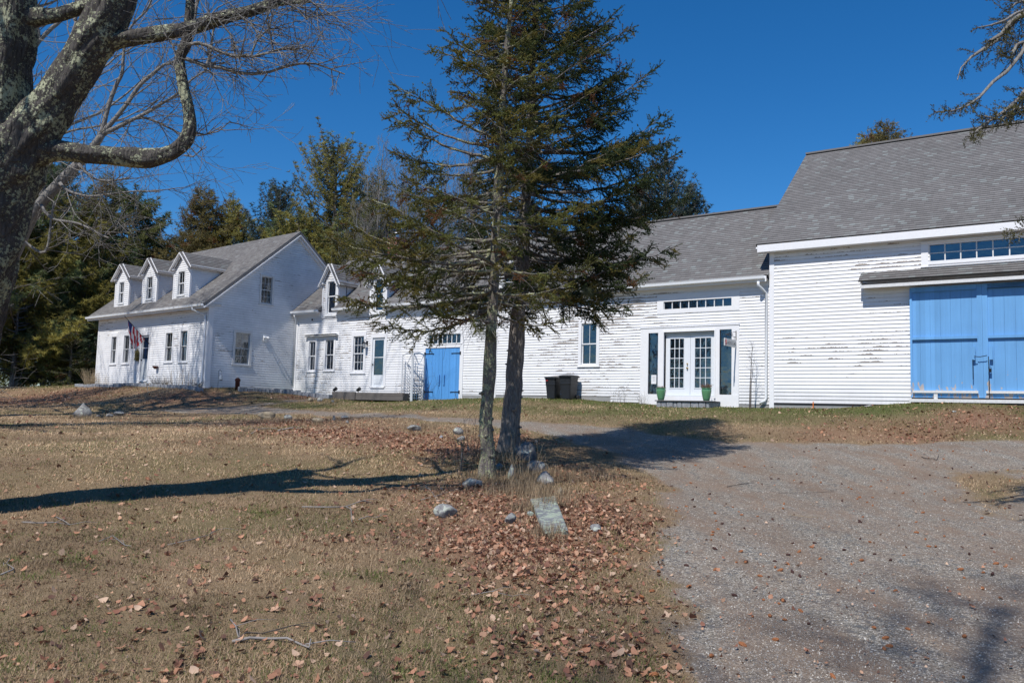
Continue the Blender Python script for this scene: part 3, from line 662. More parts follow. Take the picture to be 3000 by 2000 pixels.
# dormers
def gdormer(par, xc, yf, zb, w, zeave, zr, yback_s, z0r, sl, q, matwall='clapboard_paint', clapped=True, ovh=.16, useed=0, big=False):
    """gabled dormer; front at y=yf; main roof z = z0r + sl*y"""
    hw = w/2; m = MB()
    def lim(z):
        if z < zeave: return (xc-hw, xc+hw)
        k = (z-zeave)/(zr-zeave)*hw; return (xc-hw+min(k, hw-1e-3), xc+hw-min(k, hw-1e-3))
    clap(m, xc-hw, xc+hw, zb-.12, zr-.08, .105, front(yf), [q], lim, zbase=zb, seed=5+useed)
    for s in (-1, 1):           # cheeks
        ym = (zeave-z0r)/sl
        n = 16
        for k in range(n):
            a = zb+(zeave+.05-zb)*k/n; b = zb+(zeave+.05-zb)*(k+1)/n; ya = min(ym+.2, max(yf, (a-z0r)/sl)+.1); yb = min(ym+.2, max(yf, (b-z0r)/sl)+.1)
            xx = xc+s*hw
            P = [(xx+s*.02, yf, a), (xx+s*.02, ya, a), (xx+s*.004, yb, b), (xx+s*.004, yf, b)]; uv = [(yf, k), (ya, k), (yb, k+.99), (yf, k+.99)]
            if s < 0: P = P[::-1]; uv = uv[::-1]
            m.quad(*P, uv); 
            if k: m.quad((xx, yf, a), (xx, ya, a), (xx+s*.02, ya, a), (xx+s*.02, yf, a), [(0, .9)]*4)
    d = m.build('dormer', MAT[matwall], par)
    r = MB(); yR = (zr-z0r)/sl
    for s in (-1, 1):           # roof slopes, courses parallel to the ridge
        hx = hw+ovh; dz = (zr-zeave)/hw*hx; ze = zr-dz; L = math.hypot(hx, dz); n = max(3, round(L/.135)); y1r = yf-.22
        for k in range(n):
            fa, fb = k/n, (k+1)/n
            def P(f, y, h): return (xc+s*(hx*(1-f))+s*h*dz/L, y, ze+dz*f+h*hx/L)
            def yb(f): return (ze+dz*f-z0r)/sl+.05
            q4 = [P(fa, y1r, .03), P(fa, yb(fa), .03), P(fb, yb(fb), .022), P(fb, y1r, .022)]; uv = [(y1r+useed*3, k), (yb(fa)+useed*3, k), (yb(fb)+useed*3, k+.999), (y1r+useed*3, k+.999)]
            e4 = [P(fa, y1r, .022), P(fa, yb(fa), .022), P(fa, yb(fa), .03), P(fa, y1r, .03)]
            if s < 0: q4 = q4[::-1]; uv = uv[::-1]; e4 = e4[::-1]
            r.quad(*q4, uv); r.quad(*e4, [(0, k+.05)]*4)
            fr_ = [P(fa, y1r, .024), P(fb, y1r, .024), P(fb, y1r, -.03), P(fa, y1r, -.03)]; r.quad(*(fr_ if s < 0 else fr_[::-1]), [(0, .05)]*4)
    r.build('dormer_roof', MAT['roof_shingles'], d)
    t = MB()
    for s in (-1, 1):
        hx = hw+ovh; dz = (zr-zeave)/hw*hx
        t.beam((xc+s*hx, yf-.19, zr-dz-.03), (xc, yf-.19, zr-.04), .035, .12, (0, 1, 0))
        t.beam((xc+s*(hx-.02), yf-.10, zr-dz-.01), (xc+s*.02, yf-.10, zr-.03), .17, .02, (0, 1, 0))
        t.box(xc+s*hw-.05, xc+s*hw+.05, yf-.036, yf+.05, zb-.10, zeave)
        t.box(xc+s*hw-.10, xc+s*hw+.10, yf-.16, yf-.037, zeave-.14, zeave-.06)
        ym = (zeave-z0r)/sl; t.beam((xc+s*(hw+.03), yf-.1, zeave-.06), (xc+s*(hw+.03), ym+.15, zeave-.06), .05, .12)
    t.build('dormer_trim', MAT['trim_paint'], d)
    return d
z0L = zA-yA*slope
def dormer_px(F, y, l, r_, tx, ty, base_px, eave_py, z0r, sl, win):
    p = F.face(l, base_px[0], y); q = F.face(r_, base_px[1], y); a = F.face(tx, ty, y-.2)
    e = F.face(r_, eave_py, y)
    w0 = F.face(win[0], win[3], y); w1 = F.face(win[1], win[2], y)
    return (p[0]+q[0])/2, q[0]-p[0], a[2], e[2], (w0[0], w1[0], w0[2], w1[2]), p[2]
for i, (l, r_, tx, ty, bp, ep, win) in enumerate([(337, 376, 358.5, 772, (894, 891), 810, (348.5, 365.5, 826, 889)), (417, 457.5, 440.5, 754, (885, 881), 795, (430, 449, 810.5, 877)), (508, 554, 534, 736.5, (874, 871), 778, (521.5, 543.5, 794, 865))]):
    xc, w, zr, ze_, q, zb = dormer_px(FL, .20, l, r_, tx, ty, bp, ep, z0L, slope, win)
    d = gdormer(LH, xc, .20, zb, w, ze_, zr, 0, z0L, slope, q, useed=i)
    # its window: frame, sashes and panes as sub-parts
    mp = front(.20); f = MB(); u0, u1, a, b = q
    mbox(f, mp, u0-.07, u0, 0, .035, a, b); mbox(f, mp, u1, u1+.07, 0, .035, a, b); mbox(f, mp, u0-.07, u1+.07, 0, .037, b, b+.07); mbox(f, mp, u0-.10, u1+.10, 0, .06, a-.07, a)
    mbox(f, mp, u0-.01, u0, -.1, -.001, a, b); mbox(f, mp, u1, u1+.01, -.1, -.001, a, b)
    zm = (a+b)/2
    for c0, c1, dd in ((a, zm+.02, -.05), (zm-.02, b, -.018)):
        for uu in ((u0, u0+.03), (u1-.03, u1), ((u0+u1)/2-.01, (u0+u1)/2+.01)): mbox(f, mp, *uu, dd-.03, dd, c0, c1)
        mbox(f, mp, u0+.03, u1-.03, dd-.03, dd-.002, c0, c0+.05); mbox(f, mp, u0+.03, u1-.03, dd-.03, dd-.002, c1-.04, c1)
    f.build('window_frame', MAT['sash_paint'], d)
    g = MB()
    for c0, c1, dd in ((a, zm, -.065), (zm, b, -.033)): g.quad(mp(u0, dd, c0), mp(u1, dd, c0), mp(u1, dd, c1), mp(u0, dd, c1))
    g.build('window_pane', MAT['glass'], d)
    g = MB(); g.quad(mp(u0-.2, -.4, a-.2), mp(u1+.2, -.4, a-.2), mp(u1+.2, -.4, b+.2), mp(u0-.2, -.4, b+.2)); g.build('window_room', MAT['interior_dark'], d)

# ---- wing (frame M) x -24 .. -11.27 and shop x -11.27 .. 0 ; one long ridge
zMe = 4.72; yR = 3.4; zR = 7.92; slM = (zR-zMe)/(yR+.30); z0M = zR-slM*yR; DM = 6.8
WG = empty('house_wing', FM.o, FM.th, 'long white clapboard wing with wall dormers between farmhouse and spruce trees', 'house')
WS = empty('shop_wing', FM.o, FM.th, 'peeling white shop building with glazed double doors and green pots', 'building')
xj = FM.face(857, 1141)[0]; xs = FM.face(1449, 1100)[0]
wa = O(FM, 904, 926.5, 1000, 1085.5); wb = O(FM, 952.5, 980, 995, 1083.5); wc = O(FM, 1033.5, 1068.5, 984, 1086.5)
dW = O(FM, 1088, 1130, 988, 1133)
bd = O(FM, 1245.5, 1348, 1019, 1168.5); tr = O(FM, 1256, 1351, 976, 1005)
bd = (FM.face(1246, 1100)[0], FM.face(1347.5, 1100)[0], FM.face(1300, 1170)[2], FM.face(1300, 1018.5)[2]); tr = (FM.face(1256, 990)[0], FM.face(1351, 990)[0], FM.face(1300, 1005.5)[2], FM.face(1300, 979)[2])
md = []
for l, r_, tx, ty, bp, ep, win in [(946, 989, 966.5, 772, (927, 923), 822, (960, 987.5, 823.5, 918.5)), (1086, 1132, 1110, 775, (917, 913), 823, (1098, 1127, 815, 912)), (1466, 1520, 1492, 735, (880, 876), 790, (1478, 1508, 790, 872))]:
    p = FM.face(l, bp[0]); q = FM.face(r_, bp[1]); a = FM.face(tx, ty, -.2); e = FM.face(r_, ep); w0 = FM.face(win[0], win[3]); w1 = FM.face(win[1], win[2])
    md.append(((p[0]+q[0])/2, q[0]-p[0], a[2], e[2], (w0[0], w1[0], w0[2], w1[2]), p[2]))
# the third dormer stands like the others
md[2] = (md[2][0], md[1][1], md[1][2], md[1][3], (md[2][0]-.33, md[2][0]+.33, md[1][4][2], md[1][4][3]), md[1][5])
opM = [(bd[1]+.1, xs+1, 0, FM.face(1400, 1158)[2]), wa, wb, wc, dW, bd, tr]+[k[4] for k in md[:2]]
zg = .35
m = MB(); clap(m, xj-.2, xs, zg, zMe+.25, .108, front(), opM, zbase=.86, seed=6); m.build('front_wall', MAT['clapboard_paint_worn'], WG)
m = MB(); clap(m, xj, xs, 0, zMe+.2, .2, back(DM), (), seed=7); m.build('rear_wall', MAT['clapboard_paint'], WG)
wn = O(FM, 1703, 1749.5, 946, 1068); FDl = O(FM, 1899, 1930, 975, 1154); FDr = O(FM, 2108.5, 2145, 964, 1155.5)
fd0 = FM.face(1945.5, 1100)[0]; fd1 = FM.face(2094, 1100)[0]; fz0 = FM.face(2015, 1160.5)[2]; fz1 = FM.face(2015, 971)[2]
tr2 = (FM.face(1945, 895)[0], FM.face(2144, 880)[0], FM.face(2050, 900.5)[2], FM.face(2050, 878)[2])
opS = [(xs-1, -5.93, 0, FM.face(1700, 1159)[2]), (-5.93, 1, 0, FM.face(1700, 1159)[2]-.208), wn, FDl, FDr, (fd0, fd1, fz0, fz1), tr2, md[2][4]]
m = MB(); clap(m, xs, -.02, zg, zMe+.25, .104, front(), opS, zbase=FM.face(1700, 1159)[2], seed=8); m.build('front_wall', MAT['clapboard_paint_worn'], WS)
m = MB(); clap(m, xs, 0, 0, zMe+.2, .2, back(DM), (), seed=9); m.build('rear_wall', MAT['clapboard_paint'], WS)
def limM(z):
    if z < zMe: return (0, DM)
    k = (z-zMe)/(zR-.15-zMe)*yR; return (min(k, yR), max(DM-k, yR))
for par, xa, xb, nm_ in ((WG, xj-.9, xs-.002, 0), (WS, xs+.002, .02, 40)):
    m = MB()
    # the eave is broken where the wall dormers rise through it
    cuts = sorted([(k[0]-k[1]/2, k[0]+k[1]/2) for k in (md[:2] if par is WG else md[2:])]); x = (xj+.03 if par is WG else xa); segs = []
    for a, b in cuts: segs.append((x, a)); x = b
    segs.append((x, xb)); yc = .35; zc = z0M+slM*yc
    for a, b in segs: roof_plane(m, a, b, -.30, z0M+slM*-.30, yc, zc, useed=nm_, row=.14)
    roof_plane(m, segs[0][0], xb, yc, zc+.001, yR, zR, useed=nm_+3, row=.14); roof_plane(m, segs[0][0], xb, DM+.3, z0M+slM*-.30, yR, zR, useed=nm_+70)
    m.box(segs[0][0], xb, yR-.12, yR+.12, zR-.03, zR+.03)
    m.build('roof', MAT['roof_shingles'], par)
    t = MB(); zz = z0M-slM*.30
    for a, b in segs:
        t.box(a+.02, b-.06, -.28, -.03, zz-.13, zz-.105); t.box(a+.02, b-.06, -.292, -.262, zz-.20, zz-.02); t.box(a+.02, b-.06, -.045, 0, zz-.30, zz-.131)
    t.box(xb-.2, xb-.17, 0, DM, .3, zMe); 
    if par is WG: t.box(xj+.12, xj+.22, -.04, 0, .5, zMe-.2); t.box(xs-.13, xs-.003, -.04, 0, .5, zMe-.2)
    else: t.box(xs+.003, xs+.11, -.043, 0, .45, zMe-.2); 
    t.build('trim_boards', MAT['trim_paint'], par)
    for i, (a, b) in enumerate(segs): gutter(par, a+.01, min(b-.01, -.08), -.295, zz-.01)
downspout(WS, -.12, -.0, zMe-.20, .55, gx=-.28, gy=-.36, flip=1)
m = MB(); m.tube([(xs+.0, -.06, 4.3), (xs+.0, -.06, .6)], .035, 8); m.build('downspout', MAT['gutter_white'], WG, smooth=True)
m = MB(); m.tube([(xj+.30, -.36, 4.5), (xj+.22, -.2, 4.35), (xj+.08, -.06, 4.2), (xj+.08, -.06, 1.05)], .04, 8); m.build('downspout', MAT['gutter_white'], WG, smooth=True)
m = MB(); m.box(xs+.1, -5.9, -.004, .2, .2, FM.face(1700, 1159.2)[2]-.012); m.build('foundation', MAT['concrete'], WS); m = MB(); m.box(-5.89, .0, -.004, .2, .1, FM.face(1700, 1159)[2]-.215); m.build('foundation', MAT['concrete'], WS)
m = MB(); m.box(bd[1]+.12, xs+.1, -.004, .2, .2, FM.face(1400, 1158)[2]-.012); m.build('foundation', MAT['concrete'], WG)
for k, par, mats in ((md[0], WG, 0), (md[1], WG, 1), (md[2], WS, 2)):
    xc, w, zr, ze_, q, zb = k
    d = gdormer(par, xc, -.03, zb, w, ze_, zr, 0, z0M, slM, q, matwall='clapboard_paint_worn', useed=20+mats)
    mp = front(-.03); f = MB(); u0, u1, a, b = q
    mbox(f, mp, u0-.13, u0, 0, .035, a-.1, b); mbox(f, mp, u1, u1+.13, 0, .035, a-.1, b); mbox(f, mp, u0-.13, u1+.13, 0, .037, b, b+.10); mbox(f, mp, u0-.16, u1+.16, 0, .07, a-.15, a-.1); mbox(f, mp, u0, u1, -.05, .03, a-.1, a)
    mbox(f, mp, u0-.01, u0, -.1, -.001, a, b); mbox(f, mp, u1, u1+.01, -.1, -.001, a, b)
    zm = (a+b)/2+.05
    for c0, c1, dd in ((a, zm+.02, -.05), (zm-.02, b, -.018)):
        for uu in ((u0, u0+.035), (u1-.035, u1)): mbox(f, mp, *uu, dd-.03, dd, c0, c1)
        mbox(f, mp, u0+.035, u1-.035, dd-.03, dd-.002, c0, c0+.05); mbox(f, mp, u0+.035, u1-.035, dd-.03, dd-.002, c1-.04, c1)
    f.build('window_frame', MAT['sash_paint'], d)
    g = MB()
    for c0, c1, dd in ((a, zm, -.065), (zm, b, -.033)): g.quad(mp(u0, dd, c0), mp(u1, dd, c0), mp(u1, dd, c1), mp(u0, dd, c1))
    g.build('window_pane', MAT['glass'], d)
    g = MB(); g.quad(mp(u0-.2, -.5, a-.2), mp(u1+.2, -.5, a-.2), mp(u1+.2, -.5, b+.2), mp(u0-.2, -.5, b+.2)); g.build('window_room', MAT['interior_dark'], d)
window(WG, front(), *wa, cols=2, rows=1, cas=.12, head=.13, curtain='r'); window(WG, front(), *wb, cols=2, rows=1, cas=.12, head=.13)
window(WG, front(), *wc, cols=3, rows=2, cas=.14, head=.22, sill=.1, curtain='l')
m = MB(); m.box(wa[0]-.25, wb[1]+.28, -.20, .0, wb[3]+.19, wb[3]+.215); m.beam((wa[0]-.25, -.11, wb[3]+.25), (wb[1]+.28, -.11, wb[3]+.25), .24, .02, (0, .3, 1)); m.build('window_hood', MAT['trim_shabby'], WG)
storm_door(WG, front(), dW, FM.face(1105, 1098)[2], 'door_white', 'interior_dark', cas=.12)
# bird-house style chimney
pc = FM.face(1148, 740, yR)
m = MB(); cx0 = pc[0]; 
def bbox(m, x0, x1, y0, y1, z0, z1):
    for (a, b, c, d) in (((x0, y0), (x1, y0), x1-x0, 0), ((x1, y0), (x1, y1), y1-y0, .1), ((x1, y1), (x0, y1), x1-x0, 0), ((x0, y1), (x0, y0), y1-y0, .1)):
        m.quad((*a, z0), (*b, z0), (*b, z1), (*a, z1), [(d, z0), (d+c, z0), (d+c, z1), (d, z1)])
    m.quad((x0, y0, z1), (x1, y0, z1), (x1, y1, z1), (x0, y1, z1), [(0, 0), (c, 0), (c, c), (0, c)])
bbox(m, cx0, cx0+.62, yR-.3, yR+.3, zR-.6, zR+.62); bbox(m, cx0-.04, cx0+.66, yR-.34, yR+.34, zR+.62, zR+.78)
ch = m.build('chimney', MAT['brick'], WG)
m = MB(); m.tube([(cx0+.3, yR, zR+.7), (cx0+.3, yR, zR+1.0)], .10, 10); m.lathe([(.2, 0), (.19, .02), (.02, .1)], (cx0+.3, yR, zR+1.05), 10); m.build('flue', MAT['steel'], ch)

# blue double door and its strip of lights
m = MB(); u0, u1, a, b = bd; mp = front()
mbox(m, mp, u0-.15, u0, 0, .05, a, b+.10); mbox(m, mp, u1, u1+.18, 0, .05, a, b+.10); mbox(m, mp, u0-.15, u1+.18, 0, .052, b+.0, b+.14); mbox(m, mp, u0-.20, u1+.1, 0, .07, b+.14, b+.165)
mbox(m, mp, tr[0]-.16, tr[0], 0, .04, b+.166, tr[3]+.12); mbox(m, mp, tr[1], tr[1]+.16, 0, .04, b+.166, tr[3]+.12); mbox(m, mp, tr[0]-.16, tr[1]+.16, 0, .042, tr[3], tr[3]+.12)
m.build('door_frame', MAT['trim_paint'], WG)
def strip_window(par, q, cols, rows=1, cas=.0, mt='sash_paint', y=0):
    u0, u1, a, b = q; f = MB(); mp = front(y)
    mbox(f, mp, u0, u1, -.06, .02, a-.03, a); mbox(f, mp, u0, u1, -.06, .0, b-.001, b+.02)
    for i in range(cols+1):
        c = u0+(u1-u0)*i/cols; mbox(f, mp, c-.016, c+.016, -.05, -.012, a, b)
    for i in range(1, rows):
        c = a+(b-a)*i/rows; mbox(f, mp, u0, u1, -.046, -.015, c-.013, c+.013)
    w = f.build('transom_window', MAT[mt], par)
    g = MB(); g.quad(mp(u0, -.03, a), mp(u1, -.03, a), mp(u1, -.03, b), mp(u0, -.03, b)); g.build('pane', MAT['glass'], w)
    g = MB(); g.box(u0-.1, u1+.1, y+.7, y+.71, a-.3, b+.3); g.box(u0-.1, u1+.1, y+.12, y+.7, b+.25, b+.26); g.build('room', MAT['interior_dark'], w)
    return w
strip_window(WG, tr, 7)
mid = (u0+u1)/2
for s, (p, q) in enumerate(((u0, mid-.006), (mid+.006, u1))):
    d = MB(); n = 5
    for i in range(n):
        x0 = p+(q-p)*i/n; x1 = p+(q-p)*(i+1)/n; d.box(x0+.002, x1-.002, -.02-(i % 2)*.002, .03, a, b-.004)
    dd = d.build('door', MAT['blue_door_paint'], WG, bevel=.003)
    h = MB(); xx = q-.16 if s == 0 else p+.10; h.box(xx, xx+.055, -.075, -.05, a+.62, a+1.05); h.box(xx+.01, xx+.045, -.05, -.02, a+.64, a+.68); h.box(xx+.01, xx+.045, -.05, -.02, a+.99, a+1.03); h.build('handle', MAT['blue_door_paint'], dd)
    for zz in (a+.32, b-.25):
        h = MB(); xe = p if s == 0 else q; sg = 1 if s == 0 else -1
        h.box(min(xe-sg*.03, xe+sg*.45), max(xe-sg*.03, xe+sg*.45), -.034, -.024, zz-.018, zz+.018); h.box(min(xe-sg*.06, xe+sg*.01), max(xe-sg*.06, xe+sg*.01), -.06, -.024, zz-.07, zz+.07); h.lathe([(0, 0), (.03, .01), (.03, .03), (0, .04)], (xe+sg*.46, -.03, zz-.02), 8); h.build('hinge', MAT['black_iron'], dd)

# shop front
mp = front()
window(WS, front(), *wn, cols=2, rows=1, cas=.13, head=.14, sill=.06, curtain=None)
L0 = FM.face(1876.5, 1100)[0]; R0 = FM.face(2166, 1100)[0]; T0 = FM.face(2020, 957)[2]; zb0 = FM.face(1990, 1161)[2]; zst = FM.face(2130, 1187)[2]
m = MB()
def fr(a, b, c, d, t=.04): mbox(m, mp, a, b, 0, t, c, d)
fr(L0, FDl[0], zb0-.20, T0); fr(FDr[1], R0, zst+.02, T0); fr(FDl[0], fd0-.02, FDl[3], T0-.0); fr(fd1+.02, FDr[1], FDr[3], T0); fr(fd0-.02, fd1+.02, fz1+.04, T0, .041)
fr(FDl[1], fd0-.05, zb0, FDl[3], .042); fr(fd1+.05, FDr[0], zst+.02, FDr[3], .042); fr(fd0-.05, fd0, zb0-.05, fz1+.04, .06); fr(fd1, fd1+.05, zb0-.05, fz1+.04, .06); fr(fd0, fd1, fz1, fz1+.04, .06)
fr(L0, FDl[1]+.1, zb0-.30, FDl[2], .044); fr(FDr[0]-.05, R0, zst-.2, FDr[2], .046); fr(L0-.02, R0+.02, T0, T0+.03, .06); fr(fd0, fd1, zb0-.28, fz0-.001, .05)
q = tr2; fr(q[0]-.25, q[1]+.28, q[3], q[3]+.22, .03); fr(q[0]-.25, q[1]+.28, q[2]-.16, q[2], .03); fr(q[0]-.25, q[0], q[2], q[3], .03); fr(q[1], q[1]+.28, q[2], q[3], .03)
m.build('door_surround', MAT['trim_paint'], WS)
strip_window(WS, tr2, 8)
for q, nm_ in ((FDl, 'l'), (FDr, 'r')):
    g = MB(); g.quad(mp(q[0], -.03, q[2]), mp(q[1], -.03, q[2]), mp(q[1], -.03, q[3]), mp(q[0], -.03, q[3])); g.build('side_light', MAT['glass'], WS)
yD = .10
midd = FM.face(2018.5, 1100)[0]
for s, (p, q) in enumerate(((fd0+.01, midd-.004), (midd+.004, fd1-.01))):
    d = MB(); mpd = front(yD); g0 = p+.15*(q-p)+.03; g1 = q-.15*(q-p)-.05; ga = fz0+.30; gb = fz1-.23
    if s == 0: g1 = q-.24; g0 = p+.17
    else: g0 = p+.17; g1 = q-.17
    for a_, b_, c_, d_ in ((p, g0, fz0+.03, fz1-.10), (g1, q, fz0+.03, fz1-.10), (g0, g1, fz0+.03, ga), (g0, g1, gb, fz1-.10)): mbox(d, mpd, a_, b_, -.045, 0, c_, d_)
    for a_, b_, c_, d_ in ((g0-.03, g0, ga-.03, gb+.03), (g1, g1+.03, ga-.03, gb+.03), (g0, g1, ga-.03, ga), (g0, g1, gb, gb+.03)): mbox(d, mpd, a_, b_, 0.001, .014, c_, d_)
    dd = d.build('door', MAT['door_white'], WS, bevel=.002)
    f = MB()
    for i in range(1, 3): c = g0+(g1-g0)*i/3; mbox(f, mpd, c-.011, c+.011, -.03, .006, ga, gb)
    for i in range(1, 5): c = ga+(gb-ga)*i/5; mbox(f, mpd, g0, g1, -.028, .004, c-.011, c+.011)
    f.build('door_muntins', MAT['door_white'], dd)
    g = MB(); g.quad(mpd(g0, -.02, ga), mpd(g1, -.02, ga), mpd(g1, -.02, gb), mpd(g0, -.02, gb)); g.build('pane', MAT['glass'], dd)
    if s == 0:
        h = MB(); 
        for zz in (fz0+.98, fz0+1.13):
            c = (q-.10, yD-.002, zz); r_ = .033 if zz < fz0+1.05 else .025
            h.tube([(c[0], yD, zz), (c[0], yD-.03, zz), (c[0], yD-.05, zz), (c[0], yD-.07, zz)], [r_, r_*.6, r_, r_*.5], 12)
        h.build('handle', MAT['brass'], dd)
m = MB(); mbox(m, mp, fd0, fd1, -.16, -.06, fz1-.10, fz1); m.build('door_head', MAT['door_grey'], WS); m = MB(); mbox(m, mp, fd0, fd1, -.16, .0, fz0-.03, fz0+.025); m.build('threshold', MAT['door_grey'], WS)
# inside of the shop, seen through the glass
r = MB(); x0, x1 = L0+.1, R0-.1; zf = zb0-.02; zc = T0+.1
r.quad((x0, 2.8, zf), (x1, 2.8, zf), (x1, 2.8, zc), (x0, 2.8, zc)); r.quad((x0, .16, zf), (x0, 2.8, zf), (x0, 2.8, zc), (x0, .16, zc)); r.quad((x1, .16, zf), (x1, .16, zc), (x1, 2.8, zc), (x1, 2.8, zf)); r.quad((x0, .16, zc), (x0, 2.8, zc), (x1, 2.8, zc), (x1, .16, zc))
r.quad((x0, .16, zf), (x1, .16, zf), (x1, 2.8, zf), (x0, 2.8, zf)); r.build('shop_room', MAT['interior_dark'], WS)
SH = FM
def at(F, x, y, z=0): return tuple(F.W(x, y, z))
def face_obj(name, F, x, y, z, label, cat, group=None): return empty(name, at(F, x, y, z), F.th, label, cat, group)
c = face_obj('shop_counter', FM, (midd+fd1)/2+.35, .75, zf, 'pale shop counter with wooden top seen through the right glazed door', 'counter')
m = MB(); m.box(-.62, .95, 0, .5, 0, .88); m.box(-.66, -.62, -.02, .5, 0, .9, 1); m.box(-.68, .97, -.03, .52, .88, .93, 1); m.build('cabinet', [MAT['door_white'], MAT['wood_pale']], c)
t = MB(); t.box(-.5, .3, .1, .35, .93, 1.08); t.build('display_tray', MAT['door_grey'], c)
t = MB(); t.box(-.56, -.36, .12, .16, .93, 1.32); t.build('display_card', MAT['mat_teal'], c)
c = face_obj('hanging_clothes', FM, FDl[0]+.10, .30, zf, 'blue clothes hanging inside the narrow window left of the glazed doors', 'clothes')
m = MB(); hh = FDl[3]-zf
for i in range(26):
    f0, f1 = i/26, (i+1)/26
    def wd(f): return .10+.10*abs(math.sin(f*9+1))*(1-.3*f)+(.12 if f < .35 else .03)
    for a_, b_ in ((-.12, .3), (.3, 1.)):
        m.quad((-.10+wd(f0)*a_, .03*math.sin(f0*20), hh*(1-f0*.97)), (-.10+wd(f0)*b_*1.6, 0, hh*(1-f0*.97)), (-.10+wd(f1)*b_*1.6, 0, hh*(1-f1*.97)), (-.10+wd(f1)*a_, .03*math.sin(f1*20), hh*(1-f1*.97)))
m.build('garment', MAT['blue_cloth'], c)
pp = FM.face(1913, 1111)
c = face_obj('notice', FM, pp[0]+.02, -.012, pp[2], 'white paper notice in the narrow window left of the glazed doors', 'notice')
m = MB(); m.box(-.10, .10, .034, .037, -.16, .16); m.build('sheet', MAT['paper'], c)
m = MB()
for k in range(4): m.box(-.05+.01*k, .05-.006*k, .031, .0335, .08-k*.045, .088-k*.045)
m.build('writing', MAT['sign_ink'], c)
pp = FM.face(2127, 1130, .3)
c = face_obj('picture_board', FM, pp[0], .3, pp[2], 'framed pale pictures leaning inside the narrow window right of the glazed doors', 'picture')
m = MB(); m.box(-.22, .24, 0, .03, -.28, .18); m.build('backing', MAT['slate'], c); m = MB(); m.box(-.14, .18, -.006, -.001, -.26, -.05); m.build('print', MAT['paper'], c)
c = face_obj('hanging_towel', FM, pp[0]+.15, .35, pp[2]+1.0, 'pale towel hanging inside the narrow window right of the glazed doors', 'towel')
m = MB()
for i in range(6): m.quad((-.12+.06*i, .02*(i % 2), -.55), (-.06+.06*i, .02*((i+1) % 2), -.55), (-.06+.06*i, .02*((i+1) % 2), .1), (-.12+.06*i, .02*(i % 2), .1))
m.build('cloth', MAT['curtain'], c)

# ---- barn (frame B)
BN = empty('barn', FB.o, FB.th, 'big white barn with blue sliding doors and grey shingle roof', 'barn')
xb0 = FB.face(2257.5, 1000)[0]; zb = FB.face(2400, 1181)[2]
BE = FB.face(2240, 720, -.34); zBe = 5.86; slB = None
xr0 = -.34
ap = FB.side(2361.5, 452.5, xr0); ev = FB.face(2223, 719, -.36)
yRB = ap[1]; zRB = ap[2]; xr0 = (xr0+ev[0])/2
yeB = -.36; zeB = FB.face(2400, 699, yeB)[2]; slB = (zRB-zeB)/(yRB-yeB); z0B = zRB-slB*yRB; DB = 2*yRB; LB = 17.
wB = (FB.face(2723, 730)[0], FB.face(2723, 730)[0]+4.9, FB.face(2850, 757)[2], FB.face(2850, 708)[2])
dB0 = FB.face(2669, 1000)[0]; dB1 = dB0+2*(FB.face(2881, 1000)[0]-dB0)
zBf = zeB-.28
zbB = FB.face(2400, 1181)[2]
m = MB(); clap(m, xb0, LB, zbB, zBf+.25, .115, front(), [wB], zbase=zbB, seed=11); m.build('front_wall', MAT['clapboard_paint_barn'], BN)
def limB(z):
    if z < zeB-.1: return (0, DB)
    k = (z-zeB+.1)/(zRB-.1-zeB+.1)*yRB; return (min(k, yRB), max(DB-k, yRB))
m = MB(); clap(m, 0, DB, .2, zRB-.15, .115, left(xb0), (), limB, seed=12); clap(m, 0, DB, .2, zRB-.15, .115, right(LB), (), limB, seed=13); clap(m, xb0, LB, .2, zBf, .3, back(DB), (), seed=14); m.build('gable_walls', MAT['clapboard_paint'], BN)
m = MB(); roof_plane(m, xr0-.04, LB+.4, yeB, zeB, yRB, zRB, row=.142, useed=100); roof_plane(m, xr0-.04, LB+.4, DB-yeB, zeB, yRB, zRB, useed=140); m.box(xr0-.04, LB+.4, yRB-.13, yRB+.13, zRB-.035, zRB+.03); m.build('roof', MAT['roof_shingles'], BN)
m = MB(); m.box(xr0, LB+.3, yeB+.01, yeB+.06, zeB-.26, zeB-.03); m.box(xr0, LB+.3, yeB+.06, -.03, zeB-.26, zeB-.23)
m.beam((xr0+.02, yeB+.04, zeB-.15), (xr0+.02, yRB, zRB-.15), .04, .16, (1, 0, 0)); m.box(xb0-.03, xb0+.12, -.037, .10, .25, zeB-.27)
m.box(xb0+.12, LB, -.035, -.0, zeB-.60, zeB-.26) if False else None
m.build('eave_trim', MAT['trim_paint'], BN)
m = MB(); m.box(xb0+.0, LB, -.003, .2, 0, FB.face(2400, 1181)[2]-.02); m.build('foundation', MAT['concrete'], BN)
m = MB(); m.box(xb0-.02, LB, -.03, .0, FB.face(2400, 1181)[2]-.045, FB.face(2400, 1181)[2]-.005); m.build('sill_beam', MAT['foundation_dark'], BN)
# strip window
m = MB(); u0, u1, a, b = wB; mp = front()
mbox(m, mp, u0-.22, u0-.03, 0, .045, a-.14, b+.10); mbox(m, mp, u1+.03, u1+.22, 0, .045, a-.14, b+.10); mbox(m, mp, u0-.03, u1+.03, 0, .06, a-.10, a); mbox(m, mp, u0-.22, u1+.22, 0, .09, b+.06, b+.10); mbox(m, mp, u0-.24, u1+.24, 0, .07, a-.17, a-.14); mbox(m, mp, u0-.03, u1+.03, 0, .03, b, b+.06)
m.build('window_casing', MAT['trim_paint'], BN)
strip_window(BN, wB, 12, 2, mt='trim_shabby')
